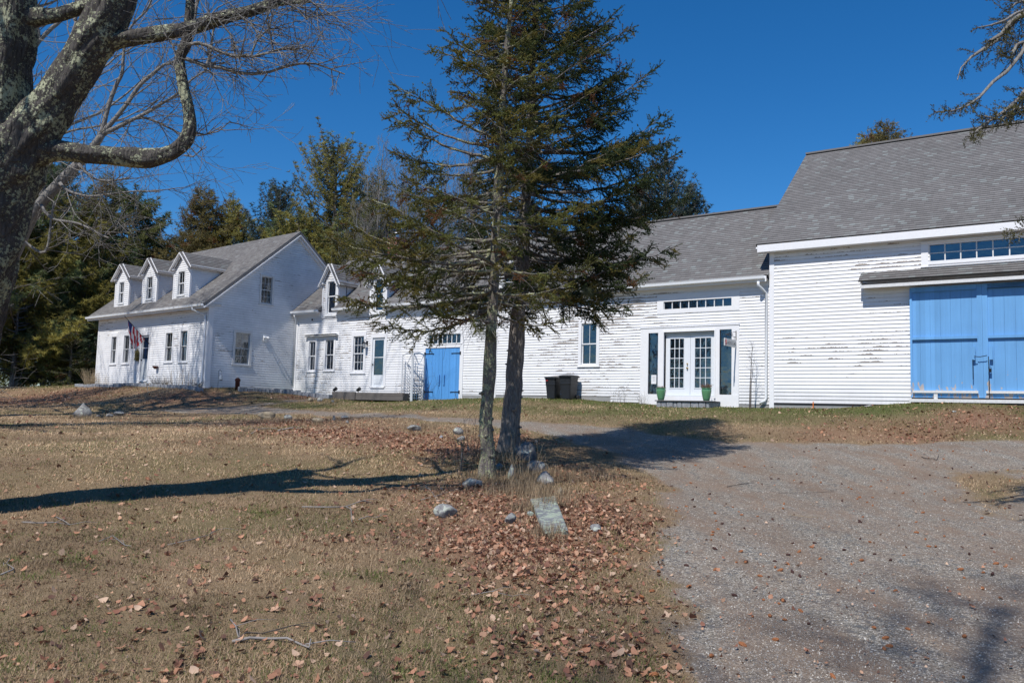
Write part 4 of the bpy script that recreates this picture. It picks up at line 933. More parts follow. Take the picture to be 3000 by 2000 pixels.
# hood over the door track
hx0 = FB.face(2524, 815)[0]; hz0 = FB.face(2800, 811)[2]
m = MB(); roof_plane(m, hx0, LB, -.46, hz0-.02, -.02, hz0+.30, row=.13, step=.016, useed=200, thick=.03); m.build('door_hood', MAT['roof_shingles'], BN)
m = MB(); m.box(hx0+.05, LB, -.44, -.41, hz0-.24, hz0-.145); m.box(hx0+.05, LB, -.41, -.02, hz0-.20, hz0-.17); m.box(hx0+.05, hx0+.08, -.40, -.03, hz0-.16, hz0-.03); m.build('track_board', MAT['trim_shabby'], BN)
# doors
dz0 = FB.face(2800, 1165)[2]; dz1 = hz0-.27; zmid = FB.face(2800, 991)[2]
mdx = (dB0+dB1)/2
for s, (p, q) in enumerate(((dB0, mdx-.002), (mdx+.002, dB1))):
    d = MB(); n = 7
    for i in range(n):
        x0 = p+(q-p)*i/n; x1 = p+(q-p)*(i+1)/n; d.box(x0+.0012, x1-.0012, -.115-(i % 3)*.001, -.08, dz0, dz1)
    dd = d.build('door', MAT['blue_barn_paint'], BN, bevel=.002)
    f = MB()
    f.box(p, p+.06, -.155, -.12, dz0, dz1); f.box(q-.13, q, -.162, -.12, dz0, dz1) if s == 0 else (f.box(p+.06, p+.13, -.155, -.12, dz0, dz1), f.box(q-.06, q, -.155, -.12, dz0, dz1))
    f.box(p+.06, q-.13, -.185, -.12, dz1-.14, dz1-.0); f.box(p+.06, q-.13, -.19, -.12, zmid-.03, zmid+.05) if s == 0 else (f.box(p+.13, q-.06, -.185, -.12, dz1-.14, dz1), f.box(p+.13, q-.06, -.19, -.12, zmid-.03, zmid+.05))
    f.build('door_frame', MAT['blue_barn_paint'], dd)
    f = MB(); f.box(p+.06, q-.13 if s == 0 else q-.06, -.20, -.12, dz0+.13, dz0+.20); f.build('foot_rail', MAT['trim_shabby'], dd)
    h = MB(); xx = q-.27 if s == 0 else p+.16; h.box(xx, xx+.085, -.24, -.20, FB.face(2870, 1055)[2], FB.face(2870, 1017)[2]); h.box(xx+.015, xx+.07, -.20, -.12, FB.face(2870, 1055)[2], FB.face(2870, 1055)[2]+.05); h.box(xx+.015, xx+.07, -.20, -.12, FB.face(2870, 1020)[2]-.05, FB.face(2870, 1020)[2]); h.build('handle', MAT['blue_barn_paint'], dd)
c1 = FB.face(2870, 1048)
ch_ = face_obj('padlock_chain', FB, mdx-.05, -.25, FB.face(2870, 1048)[2], 'thin chain and padlock joining the blue barn door handles', 'chain')
m = MB()
def links(pts):
    for p, q in zip(pts[:-1], pts[1:]): m.tube([p, q], .011, 5)
links([(-.16+.04*i, -.02-.01*(i % 2), .03-.02*math.sin(i*.5)) for i in range(9)]); links([(-.20, .02, -.02-.06*i) for i in range(11)]); links([(.19+.004*(i % 2), .02, .02-.08*i) for i in range(17)])
m.build('links', MAT['black_iron'], ch_)
m = MB(); m.box(.19, .26, -.0, .04, -.42, -.32, 0); m.tube([(.205, .02, -.32), (.205, .02, -.27), (.245, .02, -.27), (.245, .02, -.32)], .008, 6); m.build('padlock', MAT['black_iron'], ch_)
m = MB(); m.box(dB0-.02, LB, -.26, .0, dz0-.14, dz0-.045); m.build('door_sill', MAT['trim_shabby'], BN)
m = MB(); m.box(dB0+.02, LB, -.10, .0, dz0-.045, dz0-.004); m.box(dB0+.5, LB, -.23, .0, dz0-.23, dz0-.145); m.build('sill_gap', MAT['foundation_dark'], BN)
m = MB(); m.box(dB0+.62, dB0+.72, -.23, -.20, dz0-.06, dz0+.10); m.build('door_stop', MAT['trim_shabby'], BN)

# ------------------------------------------------------------------ vegetation
def nrm(v): return v/np.maximum(np.linalg.norm(v, axis=-1, keepdims=True), 1e-9)
def seg_tubes(name, P0, P1, R0, R1, mat, parent=None, n=4):
    P0 = np.asarray(P0, float); P1 = np.asarray(P1, float); R0 = np.asarray(R0, float); R1 = np.asarray(R1, float); k = len(P0)
    d = nrm(P1-P0); ref = np.where(np.abs(d[:, 2:3]) > .9, np.array([[1., 0, 0]]), np.array([[0, 0, 1.]])); a = nrm(np.cross(d, ref)); b = np.cross(d, a)
    t = np.arange(n)*2*PI/n; ring = np.cos(t)[None, :, None]*a[:, None]+np.sin(t)[None, :, None]*b[:, None]
    V = np.concatenate([P0[:, None]+ring*R0[:, None, None], P1[:, None]+ring*R1[:, None, None]], 1).reshape(-1, 3)
    j = np.arange(n); f = np.stack([j, (j+1) % n, (j+1) % n+n, j+n], -1)[None]+(np.arange(k)*2*n)[:, None, None]
    return fast_mesh(name, V, f.reshape(-1, 4), mat, parent, smooth=True)
def needles(P, D, L, C, spacing, nl, w, rg, spread=.85, jit=.3, clump=None):
    """needle triangles along shoots: P start, D direction, L length, C colour"""
    cnt = np.maximum(2, (L/spacing)).astype(int); idx = np.repeat(np.arange(len(P)), cnt); m = len(idx)
    t = rg.random(m); p = P[idx]+D[idx]*(L[idx]*t)[:, None]
    rnd = nrm(rg.normal(size=(m, 3))); rad = nrm(rnd-D[idx]*(rnd*D[idx]).sum(1)[:, None])
    nd = nrm(D[idx]*(1-spread*.55)+rad*spread+np.array([0, 0, .12])); ln = nl*(.7+.6*rg.random(m))
    sd = nrm(np.cross(nd, rg.normal(size=(m, 3))))*(w*(.7+.6*rg.random(m)))[:, None]*.5
    V = np.stack([p-sd, p+sd, p+nd*ln[:, None]], 1).reshape(-1, 3)
    c = C[idx]*(1+jit*(rg.random(m)-.5))[:, None]; c = np.repeat(c, 3, 0)
    return V, c
def tri_mesh(name, V, c, mat, parent=None): return fast_mesh(name, V, np.arange(len(V)).reshape(-1, 3), mat, parent, colors=np.clip(c, 0, 1))

def limb_mesh(mb, pts, rad, n=24, step=.07, amp=.10, seed=0, lump=.0):
    """a limb with bark ridges: pts/rad control points, smoothed"""
    pts = np.array(pts, float); rad = np.array(rad, float); out = []; orr = []
    for i in range(len(pts)-1):
        p0 = pts[max(i-1, 0)]; p1 = pts[i]; p2 = pts[i+1]; p3 = pts[min(i+2, len(pts)-1)]
        k = max(2, int(np.linalg.norm(p2-p1)/step))
        for j in range(k):
            t = j/k; out.append(.5*((2*p1)+(-p0+p2)*t+(2*p0-5*p1+4*p2-p3)*t*t+(-p0+3*p1-3*p2+p3)*t**3)); orr.append(rad[i]*(1-t)+rad[i+1]*t)
    out.append(pts[-1]); orr.append(rad[-1]); out = np.array(out); orr = np.array(orr); k = len(out)
    s = np.concatenate([[0], np.cumsum(np.linalg.norm(np.diff(out, axis=0), axis=1))]); a = None; vs = []
    th = np.arange(n)*2*PI/n
    for i in range(k):
        d = out[min(i+1, k-1)]-out[max(i-1, 0)]; d /= np.linalg.norm(d)
        if a is None: a = np.cross(d, (.1, 1, .2))
        else: a = a-d*(a @ d)
        a /= np.linalg.norm(a); b = np.cross(d, a)
        cx = np.cos(th)*orr[i]; cy = np.sin(th)*orr[i]; u = th/(2*PI)
        q = 1+amp*(vnoise(np.abs(np.cos(th/2))*9+seed*3.3, np.full(n, s[i]*3.+seed), seed)-.5)*1.2+amp*(vnoise(np.cos(th)*5+9+seed, np.sin(th)*5+s[i]*4+9, seed+1)-.5)*1.4
        q = q+lump*(vnoise(np.cos(th)*1.6+5, np.full(n, s[i]*2.2)+np.sin(th)*1.5, seed+2)-.45)
        vs.append(out[i][None]+np.cos(th)[:, None]*a*(orr[i]*q)[:, None]+np.sin(th)[:, None]*b*(orr[i]*q)[:, None])
    V = np.concatenate(vs); F = []
    for i in range(k-1):
        for j in range(n): F.append((i*n+j, i*n+(j+1) % n, (i+1)*n+(j+1) % n, (i+1)*n+j))
    F.append(tuple(range(n-1, -1, -1))); F.append(tuple((k-1)*n+j for j in range(n))); mb.add(V, F)

def grow(segs, p, d, L, r, lvl, rg, up=.25, wob=.35, spread=.9, kids=4, minr=.0025, flat=1.0):
    """forked twigs as straight pieces"""
    n = max(3, int(L/.12)) if L < 1.5 else max(5, int(L/.28)); p = np.array(p, float); d = np.array(d, float)/np.linalg.norm(d); st = L/n; pts = [(p, d, r)]
    for i in range(n):
        d = d+rg.normal(size=3)*wob*st**.5*.5+np.array([0, 0, up*st*.6]); d /= np.linalg.norm(d); q = p+d*st; r1 = r*(1-(i+1)/n*.75)
        segs.append((p, q, max(minr, r*(1-i/n*.75)), max(minr*.8, r1))); p = q; pts.append((p, d, r1))
    if lvl <= 0: return
    for k in range(kids):
        i = min(n, int(n*(.25+.75*(k+rg.random()*.8)/kids))); q, dd, rr = pts[i]; s = rg.normal(size=3); s[2] *= flat; s = s-dd*(s @ dd); s /= np.linalg.norm(s)+1e-9
        grow(segs, q, dd*.75+s*spread*(.6+.5*rg.random()), L*(.38+.25*rg.random()), max(minr, rr*.62), lvl-1, rg, up, wob*1.15, spread, max(2, kids-1), minr, flat)
def segs_obj(name, segs, mat, parent, n=4):
    return seg_tubes(name, [s[0] for s in segs], [s[1] for s in segs], [s[2] for s in segs], [s[3] for s in segs], mat, parent, n)

def spruce(root, trunk, prof, zlo, ztop, rg, col, nwh=.30, per=5, bare=.25, slope=(-.18, .5), needle=(.010, .020, .0065), fin=(.075, .17), sec=.12, dead=.5, dense=1.0, bark='spruce_bark', gold=.0, rust=.04, sag=.22):
    """trunk(z)->(x,y,r) relative to root; prof(z,c)->length, c=-1 left .. 1 right"""
    br = []; FP = []; FD = []; FL_ = []; FC = []; dd = []
    z = zlo
    while z < ztop-.05:
        fz = (z-zlo)/(ztop-zlo)
        for k in range(per):
            if rg.random() > .93: continue
            az = rg.random()*2*PI; zz = z+rg.random()*nwh; x, y, tr = trunk(zz); c = math.cos(az); L = prof(zz, c)*(.80+.34*rg.random())
            if L < .12: L = .12
            h = np.array([math.cos(az), math.sin(az), 0]); a = slope[0]+(slope[1]-slope[0])*min(1, fz*1.15)+rg.normal()*.12; n = max(4, int(L/.16))
            pts = []
            wobx = rg.normal()*.22
            for i in range(n+1):
                t = i/n; lat = np.array([-h[1], h[0], 0])*wobx*math.sin(t*2.5)*L; pts.append(np.array([x, y, zz])+h*L*t*(1-.08*t)+lat+np.array([0, 0, L*(a*t-sag*t*(1-t)*(1-fz)*1.5+.12*t*t)])+rg.normal(size=3)*.012)
            r0 = min(tr*.5, .010+L*.0095)
            for i in range(n): br.append((pts[i], pts[i+1], r0*(1-i/n)+.003, r0*(1-(i+1)/n)+.003))
            bt = bare*(.7+.6*rg.random()) if L > .8 else .08
            side = 1
            tl = bt*.35
            while tl < 1:
                i = min(n-1, int(tl*n)); f = tl*n-i; p = pts[i]*(1-f)+pts[i+1]*f; d = nrm(pts[i+1]-pts[i]); sd = np.array([-d[1], d[0], 0])*side; side = -side
                l2 = min(.62, .42*L*(1-tl)+.13)*(.6+.6*rg.random()); d2 = nrm(d*.75+sd*.85+np.array([0, 0, -.18+.42*rg.normal()]))
                if tl < bt:
                    if rg.random() < dead*1.3:
                        d2 = nrm(d2+np.array([0, 0, -.35])); m_ = p+d2*l2*.55; dd.append((p, m_, .0035, .0028)); d3 = nrm(d2+rg.normal(size=3)*.4+np.array([0, 0, -.5])); dd.append((m_, m_+d3*l2*.5, .0028, .0015)); d3 = nrm(d2+rg.normal(size=3)*.6); dd.append((m_, m_+d3*l2*.35, .0025, .0015))
                elif rg.random() < dense:
                    e = p+d2*l2+np.array([0, 0, -.10*l2]); br.append((p, e, .004, .002))
                    cc = np.array(col)*(.65+.7*rg.random())
                    if rg.random() < gold: cc = np.array((.21, .175, .045))*(.7+.5*rg.random())
                    if rg.random() < rust: cc = np.array((.19, .09, .04))
                    nf = max(2, int(l2/.055)); ts = (np.arange(nf)+.5+rg.random(nf)*.4)/nf
                    for q in ts:
                        for s2 in (-1, 1):
                            if rg.random() < .18: continue
                            b = p+(e-p)*q; sv = np.array([-d2[1], d2[0], 0])*s2; fd = nrm(d2*.8+sv*.7+np.array([0, 0, rg.normal()*.55-.05]))
                            FP.append(b); FD.append(fd); FL_.append(fin[0]+(fin[1]-fin[0])*rg.random()*(1-.5*q)); FC.append(cc)
                    FP.append(p+(e-p)*.15); FD.append(nrm(e-p)); FL_.append(l2*.95); FC.append(cc); FP.append(p+(e-p)*.35); FD.append(nrm(e-p+np.array([0, 0, -.3*l2]))); FL_.append(l2*.7); FC.append(cc*.8)
                tl += sec/L*(.7+.6*rg.random())
            if L > .5 or True:
                FP.append(pts[-2]); FD.append(nrm(pts[-1]-pts[-2])); FL_.append(np.linalg.norm(pts[-1]-pts[-2])+.1); FC.append(np.array(col))
        z += nwh*(.8+.4*rg.random())
    segs_obj('branches', br, MAT[bark], root, 4)
    if dd: segs_obj('dead_twigs', dd, MAT['twig_grey'], root, 3)
    V, c = needles(np.array(FP), np.array(FD), np.array(FL_), np.array(FC), needle[0], needle[1], needle[2], rg)
    return tri_mesh('crown', V, c, MAT['needles'], root)

def at_px(px, py, d): return ray(px, py)*d
# ---- the two spruces in the middle
def mk_trunkfn(pts, d, base, radii):
    P = np.array([at_px(a, b, d)-base for a, b in pts]); z = P[:, 2]; o = np.argsort(z); P = P[o]; z = z[o]; R = np.array(radii)[o]
    return (lambda q: (float(np.interp(q, z, P[:, 0])), float(np.interp(q, z, P[:, 1]))*0+float(np.interp(q, z, P[:, 1])), float(np.interp(q, z, R)))), P, R
def prof_px(rows_l, rows_r, d, base, fb=.42):
    zl = np.array([(at_px(1500, y, d)-base)[2] for y, _ in rows_l])[::-1]; ll = np.array([l for _, l in rows_l])[::-1]*d/FPX
    zr = np.array([(at_px(1500, y, d)-base)[2] for y, _ in rows_r])[::-1]; lr = np.array([l for _, l in rows_r])[::-1]*d/FPX
    def f(z, c):
        a = np.interp(z, zl, ll); b = np.interp(z, zr, lr); s = b if c > 0 else a
        return c*c*s+(1-c*c)*fb*(a+b)/2
    return f
def hero(name, base_px, d, tp, radii, rl, rr, zlo_y, ztop_y, label, seed, **kw):
    base = gpx(*base_px); base = at_px(base_px[0], base_px[1], d); base[2] = hz(base[0], base[1])-.03
    root = empty(name, base, 0, label, 'tree'); fn, P, R = mk_trunkfn(tp, d, base, radii)
    P = P.copy(); m = MB(); PP = [P[0]+np.array([0, 0, -.25])]+list(P); RR = [R[0]*1.15]+list(R); limb_mesh(m, PP, RR, n=22, step=.06, amp=.13, seed=seed, lump=.34); 
    rg = np.random.default_rng(seed)
    for k in range(26):      # knots and broken stubs
        z = .3+rg.random()*3.2; x, y, r = fn(z); a = rg.random()*2*PI; c = np.array([x, y, z]); h = np.array([math.cos(a), math.sin(a), .1])
        m.tube([c+h*r*.7, c+h*(r*1.05), c+h*(r*1.15+rg.random()*.04)], [.045, .03, .012], 7)
    m.build('trunk', MAT[kw.get('bark', 'spruce_bark')], root, smooth=True)
    zlo = (at_px(1500, zlo_y, d)-base)[2]; zt = (at_px(1500, ztop_y, d)-base)[2]
    spruce(root, fn, prof_px(rl, rr, d, base), zlo, zt, rg, **kw)
    return root, fn, base
S1, fn1, b1 = hero('spruce_tree', (1425, 1403), 14.0,
    [(1424, 1420), (1426, 1380), (1430, 1330), (1424, 1250), (1429, 1150), (1434, 1080), (1439, 960), (1443, 900), (1449, 780), (1456, 650), (1461, 520), (1466, 400), (1474, 280), (1484, 150), (1497, 20), (1506, -120), (1514, -300)],
    [.20, .150, .112, .100, .100, .108, .088, .088, .082, .078, .070, .058, .050, .040, .032, .022, .006],
    [(-300, 10), (-200, 80), (-100, 130), (0, 160), (60, 125), (130, 160), (180, 250), (240, 225), (300, 170), (350, 215), (400, 300), (450, 440), (500, 380), (600, 350), (700, 450), (800, 500), (880, 430), (960, 330), (1050, 150)],
    [(-300, 10), (-100, 90), (0, 110), (200, 140), (400, 180), (600, 260), (700, 330), (800, 380), (880, 300), (960, 200), (1050, 90)],
    955, -300, 'nearer spruce with thin lichen-spotted trunk and sparse yellow-green boughs', 11,
    col=(.150, .155, .044), nwh=.30, per=7, bare=.42, slope=(-.08, .32), dead=.9, dense=.95, needle=(.0042, .023, .0125), sec=.085, fin=(.09, .21), sag=.16, gold=.35, rust=.05)
S2, fn2, b2 = hero('spruce_tree', (1512, 1320), 16.8,
    [(1486, 1345), (1490, 1300), (1497, 1240), (1507, 1120), (1515, 1000), (1521, 900), (1530, 780), (1539, 620), (1547, 500), (1553, 390), (1559, 230), (1566, 90), (1574, -60), (1584, -250), (1592, -450), (1600, -640)],
    [.28, .225, .180, .162, .145, .128, .118, .100, .088, .075, .062, .052, .042, .034, .02, .006],
    [(-640, 10), (-400, 110), (-200, 180), (0, 200), (100, 190), (300, 160), (500, 170), (700, 240), (850, 280), (950, 200), (1050, 60)],
    [(-640, 10), (-400, 110), (-200, 190), (0, 235), (80, 290), (210, 300), (300, 355), (440, 420), (560, 445), (640, 460), (720, 460), (820, 425), (900, 400), (960, 260), (1040, 60)],
    895, -640, 'farther spruce with thick dark trunk and dense dark boughs reaching right', 12,
    col=(.066, .090, .032), nwh=.25, per=9, bare=.36, slope=(-.10, .60), dead=.6, dense=1.0, bark='dark_spruce_bark', gold=.16, rust=.03, fin=(.10, .25), needle=(.0044, .024, .0140), sec=.085)
def tuft(root, base, px, py, d, r, name='lichen_tuft', n=260, hang=.6):
    c = at_px(px, py, d)-base; rg = np.random.default_rng(int(px)); P = c+rg.normal(size=(n, 3))*r*.45; D = nrm(rg.normal(size=(n, 3))+np.array([0, 0, -hang])); L = np.full(n, r*.5)
    V, cc = needles(P, D, L, np.tile(np.array([[.20, .22, .12]]), (n, 1)), .02, .05, .006, rg, .8); tri_mesh(name, V, cc, MAT['needles'], root)
tuft(S1, b1, 1405, 962, 13.95, .17); tuft(S1, b1, 1440, 985, 13.9, .10); tuft(S2, b2, 1722, 852, 15.6, .10, n=420, hang=2.0)
# low young sprays at the foot of the nearer trunk
def conifer_small(x, y, h, rad, label, cat, seed, name='young_spruce', col=(.12, .13, .04), per=6, nwh=.12, **kw):
    z = hz(x, y); root = empty(name, (x, y, z-.02), 0, label, cat); rg = np.random.default_rng(seed)
    m = MB(); m.tube([(0, 0, -.05), (.01, 0, h*.5), (0, 0, h)], [.02+.012*h, .01+.006*h, .003], 7); m.build('trunk', MAT['dark_spruce_bark'], root)
    spruce(root, lambda q: (0, 0, .02+.01*h*(1-q/h)), lambda q, c: rad*max(.01,1-q/h)**.8, h*.06, h, rg, col=col, per=per, nwh=nwh, bare=.05, dead=0, slope=(-.05, .6), **kw); return root
g = gpx(1350, 1375); conifer_small(g[0], g[1], .55, .32, 'tiny spruce seedling with yellow-green tips left of the lichen-spotted trunk', 'seedling', 31, per=4, needle=(.012, .02, .005), fin=(.04, .1), sec=.1)

# ---- trees beyond the houses
def far_spruce(name, h, rad, seed, col, label, group, x, y, **kw):
    root = empty(name, (x, y, .3), 0, label, 'tree', group); rg = np.random.default_rng(seed)
    m = MB(); m.tube([(0, 0, -.6), (.05, 0, h*.5), (0, 0, h)], [.10+.014*h, .05+.008*h, .01], 8); m.build('trunk', MAT['dark_spruce_bark'], root)
    a = dict(per=8, nwh=.34, bare=.06, dead=0, slope=(-.35, .50), needle=(.030, .095, .036), fin=(.22, .46), sec=.24, rust=.08, sag=.12); a.update(kw)
    spruce(root, lambda q: (0, 0, .1), lambda q, c: rad*1.7*max(.01,1-q/h)**.85*(.72+.5*vnoise(np.array([q*.9+seed]), np.array([c*1.5+5]))[0]), h*.10, h, rg, col=col, **a); return root
def far_pine(name, h, rad, seed, col, label, group, x, y, lo=.22, tufts=9, nl=.20, open_=.9, lean=0, fork=True, tilt=.55):
    root = empty(name, (x, y, .3), 0, label, 'tree', group); rg = np.random.default_rng(seed); br = []; TP = []; TD = []; TC = []
    m = MB(); lx = lean; m.tube([(0, 0, -.6), (lx*.4, .1, h*.45), (lx, 0, h*.97)], [.13+.013*h, .06+.009*h, .02], 8); m.build('trunk', MAT['dark_spruce_bark'], root)
    nb = int(h*7.5)
    for k in range(nb):
        f = lo+(1-lo)*(k+rg.random())/nb; zz = h*f; az = rg.random()*2*PI; g = min(1, (f-lo)/.25+.35)*(1-f)**.55*1.25+.10
        L = rad*g*(.55+.6*rg.random()); hd = np.array([math.cos(az), math.sin(az), 0]); b0 = np.array([lx*f, 0, zz]); up = tilt*(.3+f)+rg.normal()*.12
        n = 5; pts = [b0+hd*L*t+np.array([0, 0, L*(up*t*t+.06*t)]) for t in np.linspace(0, 1, n+1)]
        for i in range(n): br.append((pts[i], pts[i+1], .05*(1-i/n)+.012, .05*(1-(i+1)/n)+.012))
        cc = np.array(col)*(.6+.75*rg.random())
        if rg.random() < .25: cc = cc*np.array([.7, .95, 1.5])
        for t in np.arange(.28, 1.01, .16/max(L, .5)):
            i = min(n-1, int(t*n)); p = pts[i]+(pts[i+1]-pts[i])*(t*n-i); d = nrm(pts[i+1]-pts[i])
            for s in range(2):
                if rg.random() > open_: continue
                l2 = (.20+.45*L*(1-t))*(.5+.7*rg.random()); d2 = nrm(d*.6+rg.normal(size=3)*.55+np.array([0, 0, .35])); e = p+d2*l2; br.append((p, e, .014, .008))
                for q in np.linspace(.35, 1.05, max(2, int(l2/.16))): TP.append(p+d2*l2*q+rg.normal(size=3)*.05); TD.append(nrm(d2+np.array([0, 0, .5])+rg.normal(size=3)*.25)); TC.append(cc)
    segs_obj('branches', br, MAT['dark_spruce_bark'], root, 3)
    k = len(TP); V, c = needles(np.array(TP), np.array(TD), np.full(k, .05), np.array(TC), .05/(tufts*1.7), nl, nl*.125, rg, .95); tri_mesh('crown', V, c, MAT['needles'], root); return root
def xy(px, d): p = at_px(px, 1180, d); return p[0], p[1]
def hgt(px, top, d): return at_px(px, top, d)[2]-.3
OL = (.31, .275, .075); DK = (.165, .175, .062); BR = (.20, .165, .062); BL = (.100, .128, .088)
gw = 'conifers in the woods left of the farmhouse'; gb = 'trees rising behind the farmhouse roof'
specs = [
 ('s', 268, 485, 66, 4.2, BR, 'tall dark spruce with brown top nearest the hanging maple limb', gw), ('p', 345, 560, 64, 4.4, DK, 'dark feathery pine just left of the farmhouse dormers', gw),
 ('p', 50, 470, 60, 6.0, DK, 'tall pine standing directly beside the maple trunk', gw), ('p', 165, 590, 58, 5.2, OL, 'bushy olive pine between the maple trunk and the brown-topped spruce', gw),
 ('p', -70, 520, 54, 6.0, OL, 'olive pine mostly hidden by the maple trunk', gw), ('p', 205, 800, 57, 4.4, OL, 'lower pine with yellow-green boughs left of the farmhouse eave', gw),
 ('p', 30, 850, 50, 4.6, OL, 'low yellow-green pine at the edge of the lawn', gw), ('p', 430, 700, 68, 3.8, DK, 'dark pine top showing above the farmhouse dormers', gw), ('p', 120, 900, 53, 4.0, DK, 'dark low pine deep in the woods', gw),
 ('s', 562, 520, 64, 4.3, BR, 'taller of the two pointed brownish spruces behind the farmhouse roof', gb), ('s', 650, 552, 65, 3.8, OL, 'shorter of the two pointed spruces behind the farmhouse roof', gb),
 ('p', 500, 700, 72, 3.4, BR, 'brownish pine low behind the dormer roofs', gb),
 ('P', 785, 545, 60, 3.0, BL, 'slender blue-green pine between the pointed spruces and the tall pine', gb), ('P', 955, 425, 57, 4.4, OL, 'tall bushy pine with visible dark trunk above the farmhouse gable', gb), ('p', 850, 640, 56, 4.2, OL, 'yellow-olive pine just behind the gable peak', gb),
 ('p', 730, 715, 60, 3.6, OL, 'low olive pine behind the farmhouse ridge', gb), ('s', 1082, 462, 54, 2.6, DK, 'narrow dark spruce beside the bare grey saplings and chimney', gb), ('p', 1010, 690, 54, 3.0, OL, 'pine showing between farmhouse gable and wing dormer', gb),
 ('P', 1940, 462, 50, 2.7, BL, 'blue-green pine above the shop roof next to the dark spruce', gb), ('P', 2015, 545, 50, 2.0, BL, 'smaller blue-green pine tapering down onto the shop ridge', gb), ('P', 1870, 540, 50, 1.8, BL, 'pine mostly hidden behind the dark spruce', gb),
 ('s', 2597, 335, 46, 6.0, BR, 'taller spruce tip poking above the barn ridge', 'spruce tips above the barn ridge'), ('s', 2548, 370, 47, 5.0, OL, 'shorter spruce tip poking above the barn ridge', 'spruce tips above the barn ridge'),
 ('p', -300, 500, 46, 5, OL, 'olive pine beyond the maple outside the picture', gw), ('p', -420, 560, 50, 5, DK, 'dark pine further along the woods edge', gw)]
for i, (k, px, top, d, rad, col, lab, grp) in enumerate(specs):
    x, y = xy(px, d); h = hgt(px, top, d)
    if k == 's': far_spruce('spruce_tree', h, rad, 100+i, col, lab, grp, x, y)
    elif k == 'p': far_pine('pine_tree', h, rad, 100+i, col, lab, grp, x, y, lo=.14, tufts=11, nl=.26, open_=1)
    else: far_pine('pine_tree', h, rad, 100+i, col, lab, grp, x, y, lo=.30, tufts=9, nl=.22, open_=.95, tilt=1.0)
x, y = xy(197, 50); r_ = far_spruce('young_spruce', 3.6, 1.5, 150, (.11, .125, .035), 'young light-green spruce at the lawn edge left of the farmhouse', 'low trees at the woods edge', x, y, nwh=.25, fin=(.12, .28), needle=(.03, .05, .022))
x, y = xy(240, 53); r_ = far_spruce('young_spruce', 3.0, 1.3, 151, (.055, .075, .045), 'young blue-green spruce close to the farmhouse corner', 'low trees at the woods edge', x, y, nwh=.25, fin=(.12, .28), needle=(.03, .05, .022))
# distant wood closing the view at the left
def far_wood():
    rg = np.random.default_rng(5); P = []; D = []; C = []
    for k in range(48):
        px = -900+rg.random()*1900; d = 78+rg.random()*30; x, y = xy(px, d); h = 9+rg.random()*6; n = 420; f = rg.random(n)**.8; a = rg.random(n)*2*PI; r = (1-f)*2.6*rg.random(n)**.5
        P.append(np.column_stack([x+np.cos(a)*r, y+np.sin(a)*r, .3+h*f])); D.append(nrm(rg.normal(size=(n, 3))+np.array([0, 0, .2]))); C.append(np.tile(np.array([DK, OL, BR][rg.integers(3)])*(.7+.5*rg.random()), (n, 1)))
    P = np.concatenate(P); V, c = needles(P, np.concatenate(D), np.full(len(P), .3), np.concatenate(C), .05, .55, .12, rg, .9)
    return tag(tri_mesh('forest', V, c, MAT['needles']), 'dark evergreen woods closing the view far behind', 'woods', kind='stuff')
far_wood()
# bare trees behind the wing
for i, (px, top, d, nst) in enumerate([(1150, 400, 54, 5), (1235, 380, 56, 6), (1330, 385, 58, 6), (1040, 520, 50, 4), (1400, 450, 57, 4), (455, 640, 70, 3)]):
    x, y = xy(px, d); h = hgt(px, top, d); rg = np.random.default_rng(300+i)
    root = empty('bare_tree', (x, y, .3), 0, ['slender grey leafless tree behind the brick chimney', 'leafless multi-stemmed tree right of the chimney', 'leafless tree seen through the nearer spruce', 'leafless sapling thicket beside the narrow dark spruce', 'leafless tree behind the spruce trunks', 'faint leafless tree between the woods and the pointed spruces'][i], 'tree', 'leafless grey trees behind the wing')
    st = []; tw = []
    for k in range(nst):
        a = rg.random()*2*PI; L = h*(.75+.25*rg.random()); d0 = np.array([math.cos(a)*.22, math.sin(a)*.22, 1.]); p = np.array([math.cos(a)*.2, math.sin(a)*.2, -.3])
        grow(st, p, d0, L, .09, 0, rg, up=.1, wob=.10)
        q = st[-max(5, int(L/.28)):]
        for j, s in enumerate(q):
            f = j/len(q)
            if f > .22:
                for _ in range(2): a = rg.random()*2*PI; grow(tw, s[1], np.array([math.cos(a)*.6, math.sin(a)*.6, 1.1]), L*.30*(1.15-f)*(.6+.7*rg.random()), .022*(1.2-f), 2, rg, up=.5, wob=.25, spread=.6, kids=3, minr=.006)
    segs_obj('trunk', st, MAT['bare_bark'], root, 6); segs_obj('twigs', tw, MAT['bare_bark'], root, 3)

